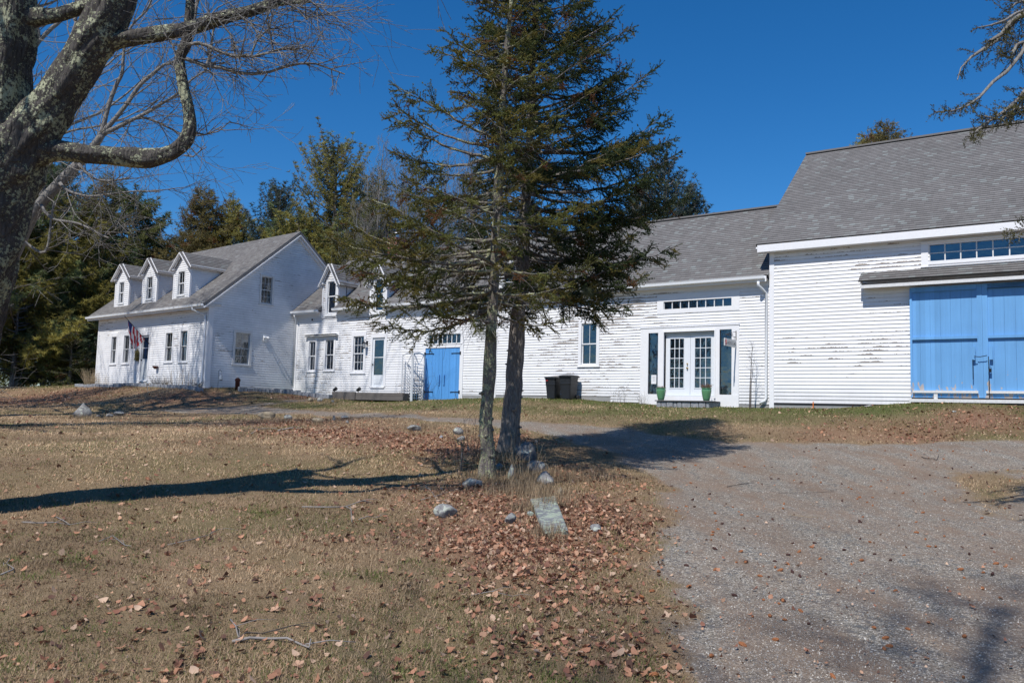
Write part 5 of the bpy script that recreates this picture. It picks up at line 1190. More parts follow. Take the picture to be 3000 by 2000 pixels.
# ---- the old lichen-covered maple on the left
def px_path(l, d): return [at_px(a, b, dd if dd else d) for a, b, r, *q in l for dd in [(q[0] if q else None)]], [r*(q[0] if q else d)/FPX for a, b, r, *q in l]
bm = at_px(-150, 1520, 10.2); bm[2] = hz(bm[0], bm[1])-.1
MP = empty('maple_tree', bm, 0, 'old leafless maple with thick lichen-covered trunk and hooked limb', 'tree')
DM_ = 10.0
limbs = {
 'trunk': [[(-175, 1560, 150, 10.2), (-168, 1440, 104, 10.2), (-160, 1250, 88, 10.1), (-148, 1080, 96, 10.1), (-122, 930, 110, 10.1), (-84, 780, 112, 10.0), (-52, 660, 112), (-20, 560, 113), (24, 470, 106), (84, 400, 76), (136, 325, 64), (186, 255, 58), (236, 178, 57), (290, 90, 62), (330, 10, 57), (360, -80, 50), (400, -200, 42)],
           [(20, 500, 96), (8, 420, 84), (2, 330, 76), (-2, 230, 76), (4, 130, 80), (22, 40, 76), (20, -60, 72), (0, -200, 60)]],
 'limb': [[(95, 450, 48), (150, 442, 33), (205, 445, 26), (265, 452, 25), (325, 455, 26), (385, 461, 29), (440, 464, 29), (480, 455, 23), (515, 440, 21), (545, 412, 21), (556, 375, 19), (553, 325, 16), (541, 270, 16), (531, 210, 15), (527, 170, 15), (545, 130, 16), (550, 80, 13), (556, 30, 13), (560, -60, 11)]],
 'limb ': [[(285, 128, 40), (350, 116, 24), (410, 108, 22), (470, 98, 21), (538, 88, 19), (600, 70, 19), (665, 50, 18), (725, 36, 16), (790, 14, 15), (850, -25, 13), (900, -70, 11)], [(790, 14, 9), (850, 8, 7), (912, 4, 5)]],
 'limb  ': [[(60, 55, 40), (110, 48, 27), (160, 45, 22), (205, 32, 19), (250, 18, 18), (300, 0, 15)]]}
for k, (nm_, ls) in enumerate(limbs.items()):
    m = MB()
    for j, l in enumerate(ls): p, r = px_path(l, DM_); limb_mesh(m, [q-bm for q in p], r, n=44 if k == 0 else 26, step=.045 if k == 0 else .05, amp=.16 if k == 0 else .14, seed=40+k*5+j, lump=.10 if k == 0 else .16)
    m.build(nm_.strip(), MAT['maple_bark'], MP, smooth=True)
tw = []; rg = np.random.default_rng(77)
def twig_path(l, d, kid=True, every=1, kl=.5, lv=2, up=.1, krad=.008):
    P = [at_px(a, b, d)-bm for a, b, r in l]; R = [r*d/FPX for *_, r in l]
    for i in range(len(P)-1): tw.append((P[i], P[i+1], R[i], R[i+1]))
    if kid:
        for i in range(1, len(P)):
            for _ in range(every):
                dd = P[i]-P[i-1]; dd /= np.linalg.norm(dd); s = rg.normal(size=3)*.7+np.array([.25, 0, .15]); f = rg.random(); grow(tw, P[i-1]*(1-f)+P[i]*f, dd*.7+s, kl*(.5+.8*rg.random()), krad, lv, rg, up=up, wob=.5, spread=.9, kids=3, minr=.0028)
twig_path([(548, 132, 6), (580, 126, 5.5), (610, 135, 5.2), (640, 150, 5), (680, 165, 5), (710, 163, 5), (740, 167, 4.5), (775, 158, 4), (805, 149, 4), (840, 141, 3.2), (870, 144, 2.6), (905, 135, 2)], 9.8, every=2, kl=.6)
twig_path([(545, 173, 6.5), (575, 183, 6), (600, 192, 6), (650, 198, 5.5), (690, 212, 5), (740, 217, 5), (790, 211, 4.5), (830, 197, 4), (880, 187, 3.5), (925, 187, 3), (970, 203, 2.4), (1010, 218, 2)], 9.9, every=2, kl=.55)
twig_path([(590, 135, 2.5), (615, 170, 2.3), (618, 200, 2)], 9.85); twig_path([(735, 163, 3), (752, 120, 3), (790, 80, 2.5), (800, 30, 2)], 9.8, every=2)
twig_path([(800, 152, 3), (792, 100, 2.5), (780, 60, 2), (800, 10, 2)], 9.8, every=2)
twig_path([(568, 388, 3), (600, 395, 2.4), (640, 385, 2), (675, 355, 1.5)], 10.2, kl=.35); twig_path([(540, 455, 2.5), (565, 460, 2), (590, 440, 1.5), (605, 430, 1.2)], 9.9, kl=.2)
for a, b, c, e in ((640, 60, 700, 160), (560, 100, 640, 20), (480, 95, 520, 190), (700, 45, 760, 110), (820, 0, 900, 60), (880, -20, 960, 70)): twig_path([(a, b, 3), ((a+c)/2+8, (b+e)/2-6, 2.4), (c, e, 1.8)], 9.8, every=3, kl=.6)
for k in range(22):      # small twigs all over the upper crown
    a = rg.random(); px = 430+a*430; py = -40+rg.random()*120; grow(tw, at_px(px, py, 9.6+rg.random()*.8)-bm, np.array([.9+rg.normal()*.4, rg.normal()*.5, -.15+rg.normal()*.4]), .8+rg.random()*.8, .007, 2, rg, up=.15, wob=.5, kids=4, minr=.0026)
segs_obj('twigs', tw, MAT['bare_bark'], MP, 4)
# unseen upper crown, throws the long shadows over the lawn
cr = []
for (a, b, d, dx, dz, L, r) in ((400, -200, 10, .6, 1.2, 3.2, .14), (0, -200, 10, -.2, 1.2, 3.6, .18), (560, -60, 10, .3, 1.2, 2.2, .05), (900, -70, 10, 1, .7, 1.8, .05), (300, 0, 10, .1, 1, 2, .06)):
    grow(cr, at_px(a, b, d)-bm, (dx, rg.normal()*.2, dz), L, r, 3, rg, up=.2, wob=.35, spread=.8, kids=4, minr=.004)
segs_obj('crown', cr, MAT['bare_bark'], MP, 5)

# ---- second, paler leafless tree behind the maple
b_ = at_px(-60, 1260, 21.0); b_[2] = hz(b_[0], b_[1])-.1
BT = empty('bare_tree', b_, 0, 'pale leaning leafless tree forking behind the lichen-covered maple', 'tree')
rg = np.random.default_rng(91); m = MB(); tw = []
def bt_limb(l, d, main=True):
    P = [at_px(a, b, d)-b_ for a, b, r in l]; R = [r*d/FPX for *_, r in l]; limb_mesh(m, P, R, n=12, step=.14, amp=.08, seed=60, lump=.10)
    for i in range(1, len(P)):
        n = max(2, int(np.linalg.norm(P[i]-P[i-1])/.38))
        for k in range(n):
            f = rg.random(); s = rg.normal(size=3); s[1] *= .6; dd = nrm(P[i]-P[i-1]); grow(tw, P[i-1]*(1-f)+P[i]*f, dd*.8+s*.7, (.9+rg.random()*1.3), .016, 2, rg, up=.12, wob=.38, spread=.85, kids=4, minr=.0055)
bt_limb([(-80, 1270, 34), (-60, 1120, 26), (-40, 1000, 23), (0, 850, 20), (60, 700, 18), (110, 610, 16), (170, 540, 15), (230, 480, 13), (275, 430, 12), (300, 392, 10)], 21)
bt_limb([(298, 394, 8), (310, 340, 6.5), (325, 290, 6), (345, 240, 5.5), (358, 215, 5), (362, 160, 4), (372, 100, 3.5), (400, 60, 3), (430, 30, 3), (455, -30, 2)], 21)
bt_limb([(300, 390, 8), (340, 345, 6.5), (375, 300, 6), (410, 250, 5.5), (450, 215, 5), (480, 190, 4), (510, 180, 3), (560, 120, 2)], 21)
bt_limb([(302, 392, 8), (350, 370, 6), (400, 345, 5), (440, 325, 4.5), (480, 300, 4), (520, 275, 3.5), (560, 235, 3), (605, 205, 2)], 21)
bt_limb([(345, 368, 4), (400, 345, 3.5), (440, 350, 3.5), (490, 372, 3), (540, 395, 2.5), (600, 395, 2), (650, 370, 1.5)], 21.3)
bt_limb([(118, 602, 8), (133, 500, 6), (160, 360, 6), (190, 180, 5), (225, 60, 4)], 21.3)
for l in ([(175, 535, 5), (200, 560, 4), (260, 575, 3), (310, 570, 2.5), (400, 560, 2), (470, 563, 1.5)], [(120, 600, 5), (150, 640, 4), (230, 655, 3.5), (300, 690, 3), (320, 697, 2)], [(230, 480, 5), (270, 520, 3.5), (320, 530, 3), (380, 520, 2)], [(60, 700, 5), (120, 740, 4), (140, 720, 3.5), (150, 640, 3), (160, 590, 2)]): bt_limb(l, 20.6)
m.build('trunk', MAT['bare_bark'], BT, smooth=True); segs_obj('twigs', tw, MAT['bare_bark'], BT, 3)
cr = []
for (px, py, L) in ((455, -30, 3.5), (560, 100, 2.5), (220, 60, 4), (600, 205, 1.6)): grow(cr, at_px(px, py, 21)-b_, (.3, .1, 1), L, .05, 3, rg, up=.2, wob=.3, spread=.8, kids=4, minr=.007)
segs_obj('crown', cr, MAT['bare_bark'], BT, 4)

# ---- two more leafless trees just outside the picture, shading the farmhouse lawn
for i, (x, y, h, lab) in enumerate(((-18.5, 25.5, 31, 'tallest leafless tree at the left lawn edge beyond the maple'), (-22.5, 28.5, 27, 'tall leafless tree in the middle of the row at the left lawn edge'), (-26.5, 31.5, 25, 'tall leafless tree farthest along the left lawn edge'), (-15.2, 18.5, 15, 'leafless tree between the maple and the left lawn edge'))):
    rg = np.random.default_rng(500+i); root = empty('bare_tree', (x, y, hz(x, y)-.1), 0, lab, 'tree', 'leafless trees along the left edge of the lawn'); st = []
    grow(st, (0, 0, 0), (.03, 0, 1), h*.9, .34, 0, rg, up=.1, wob=.08); tw = []
    for j, s in enumerate(list(st)):
        f = j/len(st)
        if f > .2:
            for _ in range(1): a = rg.random()*2*PI; grow(tw, s[1], np.array([math.cos(a), math.sin(a), .9]), h*.38*(1.1-f)*(.6+.6*rg.random()), .14*(1.1-f), 2, rg, up=.25, wob=.3, spread=.75, kids=4, minr=.010)
    segs_obj('trunk', st, MAT['bare_bark'], root, 8); segs_obj('limbs', tw, MAT['bare_bark'], root, 4)

for i, (x, y, h, lab) in enumerate(((-6.5, -6.5, 24, 'tall leafless tree behind the viewer on the lawn side'), (1.5, -8.5, 27, 'tallest leafless tree behind the viewer on the driveway side'))):
    rg = np.random.default_rng(540+i); root = empty('bare_tree', (x, y, hz(x, y)-.1), 0, lab, 'tree', 'leafless trees behind the viewer'); st = []
    grow(st, (0, 0, 0), (.03, 0, 1), h*.9, .20, 0, rg, up=.1, wob=.08); tw = []
    for j, q_ in enumerate(list(st)):
        f = j/len(st)
        if f > .45: a = rg.random()*2*PI; grow(tw, q_[1], np.array([math.cos(a), math.sin(a), .8]), h*.34*(1.15-f)*(.6+.6*rg.random()), .075*(1.15-f), 2, rg, up=.2, wob=.3, spread=.75, kids=3, minr=.010)
    segs_obj('trunk', st, MAT['bare_bark'], root, 8); segs_obj('limbs', tw, MAT['bare_bark'], root, 4)
# ---- spruce at the right whose boughs hang into the picture
bx, by = 10.6, 12.3
rt = empty('spruce_tree', (bx, by, hz(bx, by)), 0, 'spruce whose drooping boughs hang in at the upper right corner', 'tree'); rg = np.random.default_rng(600)
m = MB(); m.tube([(0, 0, -.3), (0, 0, 5), (0, 0, 13)], [.3, .2, .02], 12); m.build('trunk', MAT['spruce_bark'], rt, smooth=True); rb = np.array([bx, by, hz(bx, by)])
spruce(rt, lambda q: (0, 0, .15), lambda q, c: 2.3*max(.01,1-q/13)**.6, 3.5, 13, rg, col=(.07, .075, .03), per=5, nwh=.5, bare=.35, slope=(-.5, .2), sec=.16, needle=(.018, .022, .009))
def bough(l, d0, d1, leaf0=.3, l2m=.42, dense=1.):
    br = []; FP = []; FD = []; FL_ = []; FC = []
    n = len(l); P = [at_px(a, b, d0+(d1-d0)*i/(n-1))-rb for i, (a, b, r) in enumerate(l)]; R = [r*d0/FPX for *_, r in l]; T = []
    for i in range(n-1):
        br.append((P[i], P[i+1], R[i], R[i+1])); k = max(2, int(np.linalg.norm(P[i+1]-P[i])/.035))
        for j in range(k): T.append((P[i]+(P[i+1]-P[i])*j/k, nrm(P[i+1]-P[i]), (i+j/k)/(n-1)))
    for p, dd, t in T:
        if t < leaf0 or rg.random() > dense: continue
        sd = nrm(rg.normal(size=3)+np.array([-.2, 0, -.35])); d2 = nrm(dd*.8+sd*.75); l2 = l2m*(1.15-t)*(.4+.8*rg.random())+.06; e = p+d2*l2; br.append((p, e, .004, .002)); c = np.array((.135, .125, .045))*(.45+.8*rg.random())
        FP.append(p+(e-p)*.15); FD.append(d2); FL_.append(l2); FC.append(c)
        for q in np.arange(.1, 1, .045/l2):
            for s2 in (-1, 1):
                if rg.random() < .85: fd = nrm(d2*.8+nrm(np.cross(d2, rg.normal(size=3)))*.7); FP.append(p+(e-p)*q); FD.append(fd); FL_.append(.045+.07*rg.random()*(1-.4*q)); FC.append(c)
    o = segs_obj('bough', br, MAT['bare_bark'], rt, 5)
    if FP: V, c = needles(np.array(FP), np.array(FD), np.array(FL_), np.array(FC), .0055, .020, .0085, rg); tri_mesh('needles', V, c, MAT['needles'], o)
bough([(3080, 60, 9), (3020, 100, 8), (2995, 155, 6), (2950, 210, 5.5), (2910, 240, 5), (2870, 285, 4), (2835, 310, 3), (2790, 325, 2), (2735, 328, 1.5)], 11.0, 10.4, .58, .26)
bough([(3090, 0, 10), (3000, 40, 8), (2960, 65, 7), (2935, 100, 6), (2900, 120, 4)], 11.2, 10.8, .0, .50)
bough([(3060, 60, 8), (2990, 45, 6), (2920, 120, 5), (2880, 145, 5), (2845, 168, 4), (2815, 200, 2), (2805, 235, 1.5)], 11.2, 10.8, .1, .35, dense=.35)
bough([(3050, 10, 5), (2975, 40, 4), (2945, 60, 3.5), (2900, 75, 2.5), (2860, 82, 1.5)], 10.9, 10.6, .95)
bough([(3090, 240, 9), (3010, 260, 8), (2985, 290, 6), (2945, 325, 5), (2900, 355, 4), (2860, 385, 3), (2840, 400, 2)], 11.0, 10.4, .05, .40)
bough([(3060, 90, 8), (3010, 120, 6), (2980, 130, 5), (2960, 170, 4), (2930, 160, 3)], 11, 10.8, .0, .5)
bough([(3080, 330, 6), (3020, 310, 5), (2975, 320, 4), (2930, 350, 3), (2880, 340, 2)], 10.8, 10.5, .1, .35)
bough([(3110, 640, 5), (3050, 665, 4), (3000, 672, 3), (2960, 680, 2.5), (2945, 690, 1.5)], 10.0, 9.8, .2, .18)
bough([(3100, 20, 6), (3010, 0, 5), (2975, 10, 3), (2965, 22, 2)], 10.2, 10.2, .1, .2)

# ------------------------------------------------------------------ small things by the houses
def LB(name, F, px, py, y, label, cat, group=None, z=None):
    """a thing standing at a photo position on the plane y of a building's frame"""
    q = F.face(px, py, y); p = F.W(q[0], y, q[2] if z is None else z)
    return empty(name, p, F.th, label, cat, group)
def ground_z(F, x, y): p = F.W(x, y, 0); return hz(p[0], p[1])
# wheeled bins
def bin_(px, label, w, d, h, sticker):
    q = FM.face(px, 1172, -.80); x = q[0]; z = ground_z(FM, x, -.5)
    r = empty('trash_bin', FM.W(x, -.15, z), FM.th, label, 'trash bin', 'black bins against the shop wall')
    prof = []
    def ring(f, wx, y0, y1, zz, rr=.07, n=5):
        vs = []
        for cx, cy, a0 in ((wx/2-rr, y1-rr, 0), (-wx/2+rr, y1-rr, 90), (-wx/2+rr, y0+rr, 180), (wx/2-rr, y0+rr, 270)):
            for k in range(n): a = math.radians(a0+90*k/(n-1)); vs.append((cx+rr*math.cos(a), cy+rr*math.sin(a), zz))
        return vs
    m = MB(); rows = []
    for zz, s in ((0.02, .74), (.10, .76), (.25, .80), (h*.58, .88), (h*.60, .90), (h*.64, .93), (h*.66, .92), (h*.84, .955), (h*.85, .985), (h*.93, 1.0)): rows.append(ring(0, w*s, -.08-d*(.5+.5*s), -.10, zz))
    n = len(rows[0]); vs = [p for rr in rows for p in rr]; fs = [(i*n+j, i*n+(j+1) % n, (i+1)*n+(j+1) % n, (i+1)*n+j) for i in range(len(rows)-1) for j in range(n)]; fs.append(tuple(range(n-1, -1, -1))); fs.append(tuple((len(rows)-1)*n+j for j in range(n)))
    m.add(vs, fs); m.build('body', MAT['black_plastic'], r, smooth=False, bevel=.004)
    m = MB(); rows = [ring(0, w*s, -.10-d*s2, -.06+.02, zz, .08) for zz, s, s2 in ((h*.93, 1.07, 1.05), (h*.955, 1.07, 1.05), (h*.985, .98, .97), (h*1.01, .7, .75), (h*1.02, .3, .4))]
    vs = [p for rr in rows for p in rr]; fs = [(i*n+j, i*n+(j+1) % n, (i+1)*n+(j+1) % n, (i+1)*n+j) for i in range(len(rows)-1) for j in range(n)]; fs.append(tuple(range(n-1, -1, -1))); fs.append(tuple((len(rows)-1)*n+j for j in range(n))); m.add(vs, fs); m.build('lid', MAT['black_plastic'], r)
    for s in (-1, 1):
        m = MB(); m.tube([(s*(w*.40), -.10, .09), (s*(w*.50), -.10, .09)], .095, 14); m.build('wheel', MAT['black_plastic'], r)
    m = MB(); m.tube([(-w*.45, -.07, h*.9), (-w*.45, -.01, h*.93), (w*.45, -.01, h*.93), (w*.45, -.07, h*.9)], .014, 6); m.build('handle', MAT['black_plastic'], r)
    if sticker: m = MB(); m.box(-w*.34, -w*.14, -.10-d*.985-.012, -.10-d*.97, h*.80, h*.835); m.build('sticker', MAT['flag_red'], r)
    return r
bin_(1607, 'left black trash bin with a small red sticker under its lid', .50, .52, .84, True)
bin_(1654, 'right black wheeled trash bin, slightly taller and shinier', .52, .62, .90, False)
# granite step and pots
q0 = FM.face(1919, 1172, -.95)[0]; q1 = FM.face(2079, 1172, -.95)[0]; zt = FM.face(2000, 1172.5, -.95)[2]; zgs = ground_z(FM, (q0+q1)/2, -.8)
st = empty('door_step', FM.W((q0+q1)/2, -.5, zgs), FM.th, 'low doorstep of grey granite blocks under a thin dark slab', 'doorstep')
hw = (q1-q0)/2; m = MB(); m.box(-hw, hw, -.48, .44, zt-zgs-.035, zt-zgs); m.build('slab', MAT['slate'], st, bevel=.006)
random.seed(3); x = -hw+.04
while x < hw-.05:
    w_ = .12+.18*random.random(); m = MB(); m.box(x, min(x+w_, hw-.03), -.44+.02*random.random(), .40, -.06, zt-zgs-.04); m.build('granite_block', MAT['granite'], st, bevel=.02); x += w_+.015
for px, lab, sc in ((1936.5, 'glossy green pot of short dry stems at the left of the step', 1.), (2069.5, 'glossy green pot of bushy brown dried plant at the right of the step', 1.)):
    q = FM.face(px, 1166, -.62); p = FM.W(q[0], -.62, zt); r = empty('plant_pot', p, FM.th, lab, 'plant pot', 'green glazed pots on the doorstep')
    m = MB(); m.lathe([(.085, 0), (.10, .01), (.125, .10), (.150, .22), (.165, .33), (.163, .37), (.145, .395), (.150, .405), (.172, .415), (.172, .432), (.150, .432), (.140, .40)], n=28, caps=False); m.lathe([(.0, .0), (.085, 0)], n=28, caps=False); m.build('pot', MAT['green_glaze'], r, smooth=True)
    m = MB(); m.lathe([(0, .385), (.145, .385)], n=20, caps=False); m.build('soil', MAT['soil'], r)
    rg = np.random.default_rng(int(px)); sg = []
    for k in range(60 if px < 2000 else 130):
        a = rg.random()*2*PI; rr = .11*rg.random()**.5; v = np.array([math.cos(a)*.6, math.sin(a)*.6, 1.1]); p0 = np.array([math.cos(a)*rr, math.sin(a)*rr, .38]); L = (.10 if px < 2000 else .17)*(.6+.7*rg.random()); grow(sg, p0, v, L, .003, 1, rg, up=.2, wob=.8, kids=3, minr=.0022)
    segs_obj('dried_plant', sg, MAT['dry_plant'], r, 3)
# hanging shop sign
q = FM.face(2158, 974, 0); sx = q[0]; sz = FM.face(2157, 995, -.05)[2]
r = empty('shop_sign', FM.W(sx, -.045, sz), FM.th, 'small hanging shop sign reading INDO-CHIC on a black iron bracket', 'sign')
m = MB(); m.box(-.012, .012, -.01, .0, -.02, .30); m.tube([(0, 0, .08), (0, -.95, .10)], .010, 6); m.tube([(0, -.0, .27), (0, -.45, .20), (0, -.92, .10)], .008, 6)
pts = [(0, -.35-.10*math.cos(t)*(1-t/9), .14+.05*math.sin(t)*(1-t/9)) for t in np.linspace(0, 8, 24)]; m.tube(pts, .007, 5); pts = [(0, -.62-.08*math.cos(t)*(1-t/9), .13+.04*math.sin(t)*(1-t/9)) for t in np.linspace(0, 8, 24)]; m.tube(pts, .007, 5); m.build('bracket', MAT['black_iron'], r)
for yy in (-.16, -.82):
    m = MB()
    for k in range(4): m.tube([(0, yy, .09-k*.028), (0.004*(k % 2), yy, .065-k*.028)], .007, 5)
    m.build('chain', MAT['black_iron'], r)
m = MB(); m.box(-.014, .014, -1.0, -.02, -.27, -.02); bd_ = m.build('board', MAT['sign_board'], r, bevel=.003)
def text_mesh(s, size, loc, rot, mat, parent, ext=.002, name='lettering'):
    c = bpy.data.curves.new('t', 'FONT'); c.body = s; c.size = size; c.extrude = ext; c.align_x = 'CENTER'; c.align_y = 'CENTER'; t = bpy.data.objects.new('t', c); COL.objects.link(t); bpy.context.view_layer.update()
    me = bpy.data.meshes.new_from_object(t.evaluated_get(bpy.context.evaluated_depsgraph_get())); bpy.data.objects.remove(t); me.materials.clear(); me.materials.append(mat)
    o = bpy.data.objects.new(name, me); COL.objects.link(o); o.location = loc; o.rotation_euler = rot; o.scale = (.86, 1, 1); o.parent = parent; return o
t_ = text_mesh('INDO-CHIC', .165, (.016, -.40, -.15), (PI/2, 0, PI/2), MAT['sign_ink'], bd_); 
m = MB()
for k in range(6):
    a = PI/3*k+.3; p0 = np.array([.017, -.90, -.15]); p1 = p0+np.array([0, math.cos(a)*.06, math.sin(a)*.095]); m.beam(p0, p1, .008, .022, (0, -math.sin(a), math.cos(a)) if False else (1, 0, 0))
m.build('emblem', MAT['sign_red'], bd_)
# sapling, orange stake
q = FM.face(2196, 1190, -.55); p = FM.W(q[0], -.55, ground_z(FM, q[0], -.55)-.02); r = empty('sapling', p, FM.th, 'thin leafless sapling against the wall between sign and downspout', 'sapling'); rg = np.random.default_rng(8); sg = []
m = MB(); m.tube([(0, 0, 0), (.02, 0, .9), (.05, 0, 1.4), (.08, 0, 2.0)], [.022, .014, .009, .004], 6); m.tube([(.03, .03, 0), (.04, .03, .8), (.10, .03, 1.35)], [.016, .012, .006], 6); m.build('trunk', MAT['twig_dark'], r)
for k in range(20): z0 = .95+k*.055; grow(sg, (.03+.03*z0, 0, z0), (rg.normal()*.6, rg.normal()*.5, .9), .28+.1*rg.random(), .004, 1, rg, up=.3, wob=.4, kids=3, minr=.0024)
segs_obj('twigs', sg, MAT['twig_dark'], r, 3)
q = FB.face(2383, 1192, -.05); m = MB(); m.box(-.012, .012, -.02, .0, -.05, .17); r = m.build('marker_stake', MAT['orange_paint']); r.location = FB.W(q[0], -.06, q[2]); r.rotation_euler = (0, 0, FB.th); tag(r, 'short orange marker stake at the barn foundation', 'stake')
# wall lanterns
def lantern(F, px, py, name, label, s=1.):
    q = F.face(px, py, 0); r = empty(name, F.W(q[0], -.03, q[2]), F.th, label, 'wall lamp', 'black wall lanterns')
    m = MB(); m.box(-.05*s, .05*s, -.02, .0, -.05*s, .12*s); m.tube([(0, -.02, .05*s), (0, -.10*s, .16*s), (0, -.19*s, .14*s), (0, -.19*s, .07*s)], .010*s, 6); m.lathe([(.02*s, .07*s), (.085*s, .02*s), (.09*s, 0), (.07*s, 0)], (0, -.19*s, 0), 8); m.lathe([(.06*s, -.20*s), (.065*s, -.22*s), (.02*s, -.25*s), (0, -.27*s)], (0, -.19*s, 0), 8)
    for k in range(6): a = PI/3*k; m.tube([(.07*s*math.cos(a), -.19*s+.07*s*math.sin(a), 0), (.055*s*math.cos(a), -.19*s+.055*s*math.sin(a), -.2*s)], .006*s, 4)
    m.build('lamp_frame', MAT['black_iron'], r); m = MB(); m.lathe([(.05*s, -.19*s), (.06*s, -.01*s)], (0, -.19*s, 0), 8); m.build('lamp_glass', MAT['lamp_glass'], r)
lantern(FM, 1077, 1006, 'wall_lantern', 'black wall lantern between small-paned window and white storm door'); lantern(FL, 400, 1008, 'wall_lantern', 'black wall lantern above the dried swag by the farmhouse door')
r = LB('door_swag', FL, 402, 1024, -.10, 'dried straw swag hanging under the lantern by the farmhouse door', 'swag'); rg = np.random.default_rng(2); n = 500
P = np.column_stack([rg.normal(size=n)*.05, rg.normal(size=n)*.03, -rg.random(n)*.45]); V, c = needles(P, nrm(np.column_stack([rg.normal(size=n)*.35, rg.normal(size=n)*.3, -np.ones(n)])), np.full(n, .1), np.tile(np.array([[.22, .20, .08]]), (n, 1))*(.5+rg.random((n, 1))), .05, .12, .018, rg, .5); tri_mesh('bundle', V, c, MAT['needles'], r)
m = MB(); m.lathe([(.03, -.02), (.05, .02), (.02, .06)], n=8); m.build('tie', MAT['wood_pale'], r)
# flag on its pole
pb = FL.W(*FL.face(438, 1008, -.03)); pt = FL.W(*FL.face(366, 927, -1.15)); r = empty('flag', pb, 0, 'red and white striped flag with blue corner on an angled pole by the door', 'flag')
m = MB(); m.tube([(0, 0, 0), tuple(pt-pb)], .014, 8); m.lathe([(.0, -.03), (.03, 0), (0, .03)], tuple(pt-pb), 8); m.build('pole', MAT['black_iron'], r, smooth=True)
nu, nv = 22, 14; Vf = []; ax = pt-pb
top0, top1 = pb+ax*.20, pb+ax*.93
for i in range(nu+1):
    f = i/nu; a = top1+(top0-top1)*f; drop = (.42+.55*f**.9) if f > .28 else .10+.32*(f/.28)+.25*f
    drop = .10+1.05*min(f, .42)/.42 if f < .42 else 1.15-1.05*(f-.42)/.58
    for j in range(nv+1):
        g_ = j/nv; Vf.append(a-pb+np.array([.05*math.sin(f*16+g_*2)*g_, .07*math.sin(f*13+1)*g_+.03*math.sin(g_*6+f*9), -drop*g_]))
Vf = np.array(Vf); Ff = []; mi = []
for i in range(nu):
    for j in range(nv): Ff.append((i*(nv+1)+j, (i+1)*(nv+1)+j, (i+1)*(nv+1)+j+1, i*(nv+1)+j+1)); mi.append(2 if i < 7 and j < 7 else (0 if (i-j//5) % 4 < 2 else 1))
fl = fast_mesh('cloth', Vf, np.array(Ff), [MAT['flag_red'], MAT['flag_white'], MAT['flag_blue']], r, smooth=True, midx=mi)
# gable flood light, small camera, meters, basket
q = FL.side(775, 991, .02); r = empty('flood_light', FL.W(.03, q[1], q[2]), FL.th, 'white double flood light on the shaded gable wall', 'light')
m = MB(); m.box(0, .05, -.10, .10, -.13, .13); m.build('box', MAT['gutter_white'], r, bevel=.01)
for s in (-1, 1): m = MB(); m.tube([(.05, s*.05, .05), (.12, s*.09, .04), (.20, s*.12, .0)], [.02, .045, .06], 10); m.build('lamp_head', MAT['gutter_white'], r, smooth=True)
r = LB('security_camera', FM, 917, 936, -.03, 'small round dark security camera under the wing eave', 'camera'); m = MB(); m.tube([(0, 0, 0), (0, -.05, 0)], [.07, .06], 14); m.build('mount', MAT['gutter_white'], r); m = MB(); m.tube([(.02, -.05, -.01), (.02, -.10, -.03)], [.05, .03], 12); m.build('lens', MAT['black_plastic'], r)
for k, (py, lab) in enumerate(((1030, 'round glass electric meter, upper of two boxes on the farmhouse corner'), (1058, 'grey utility box, lower of two on the farmhouse corner'))):
    q = FL.face(283, py, 0); r = empty('utility_meter', FL.W(-LW-.02, .35, q[2]), FL.th, lab, 'meter', 'utility boxes on the farmhouse corner'); m = MB(); m.box(-.20, 0, -.13, .13, -.22, .2); m.build('box', MAT['steel'], r, bevel=.01)
    if k == 0: m = MB(); m.tube([(-.10, -.13, 0), (-.10, -.24, 0)], .10, 16); m.build('dial', MAT['lamp_glass'], r)
r = LB('hanging_basket', FL, 460.5, 1072, -.05, 'small empty brown basket hanging beside the farmhouse door', 'basket'); m = MB(); m.lathe([(.05, -.14), (.12, -.06), (.13, 0)], (0, -.10, 0), 12); m.build('bowl', MAT['rust'], r); m = MB(); m.tube([(0, -.02, .12), (0, -.1, .12), (.1, -.1, 0)], .006, 5); m.build('hook', MAT['black_iron'], r)
# rusty standpipe and garden lantern
def along_gable(px, py, x): q = FL.side(px, py, x); return FL.W(x, q[1], 0)
p = along_gable(695.5, 1130, 1.0); z = hz(p[0], p[1]); p[2] = z-.05; r = empty('vent_pipe', p, 0, 'short rust-red vent pipe with domed cap by the gable wall', 'pipe'); m = MB(); m.lathe([(.10, 0), (.10, .46), (.11, .47)], n=18); m.build('pipe', MAT['rust'], r, smooth=True); m = MB(); m.lathe([(.125, .45), (.125, .50), (.10, .56), (.04, .60), (0, .605)], n=18); m.build('cap', MAT['rust'], r, smooth=True)
p = along_gable(638.5, 1128, .7); p[2] = hz(p[0], p[1])-.05; r = empty('garden_lantern', p, 0, 'small glass lantern hanging from a thin garden hook by the gable', 'lantern'); m = MB(); m.tube([(0, 0, 0), (0, 0, .86)]+[(.06-.06*math.cos(t), 0, .86+.07*math.sin(t)) for t in np.linspace(.3, PI+.5, 8)], .008, 5); m.build('hook', MAT['black_iron'], r)
m = MB(); m.lathe([(.055, .48), (.065, .50), (.065, .64), (.05, .68)], (.12, 0, 0), 10); m.build('jar', MAT['lamp_glass'], r); m = MB(); m.lathe([(.07, .46), (.07, .485)], (.12, 0, 0), 10); m.tube([(.12, 0, .68), (.12, 0, .85)], .005, 4); m.build('base', MAT['black_iron'], r)
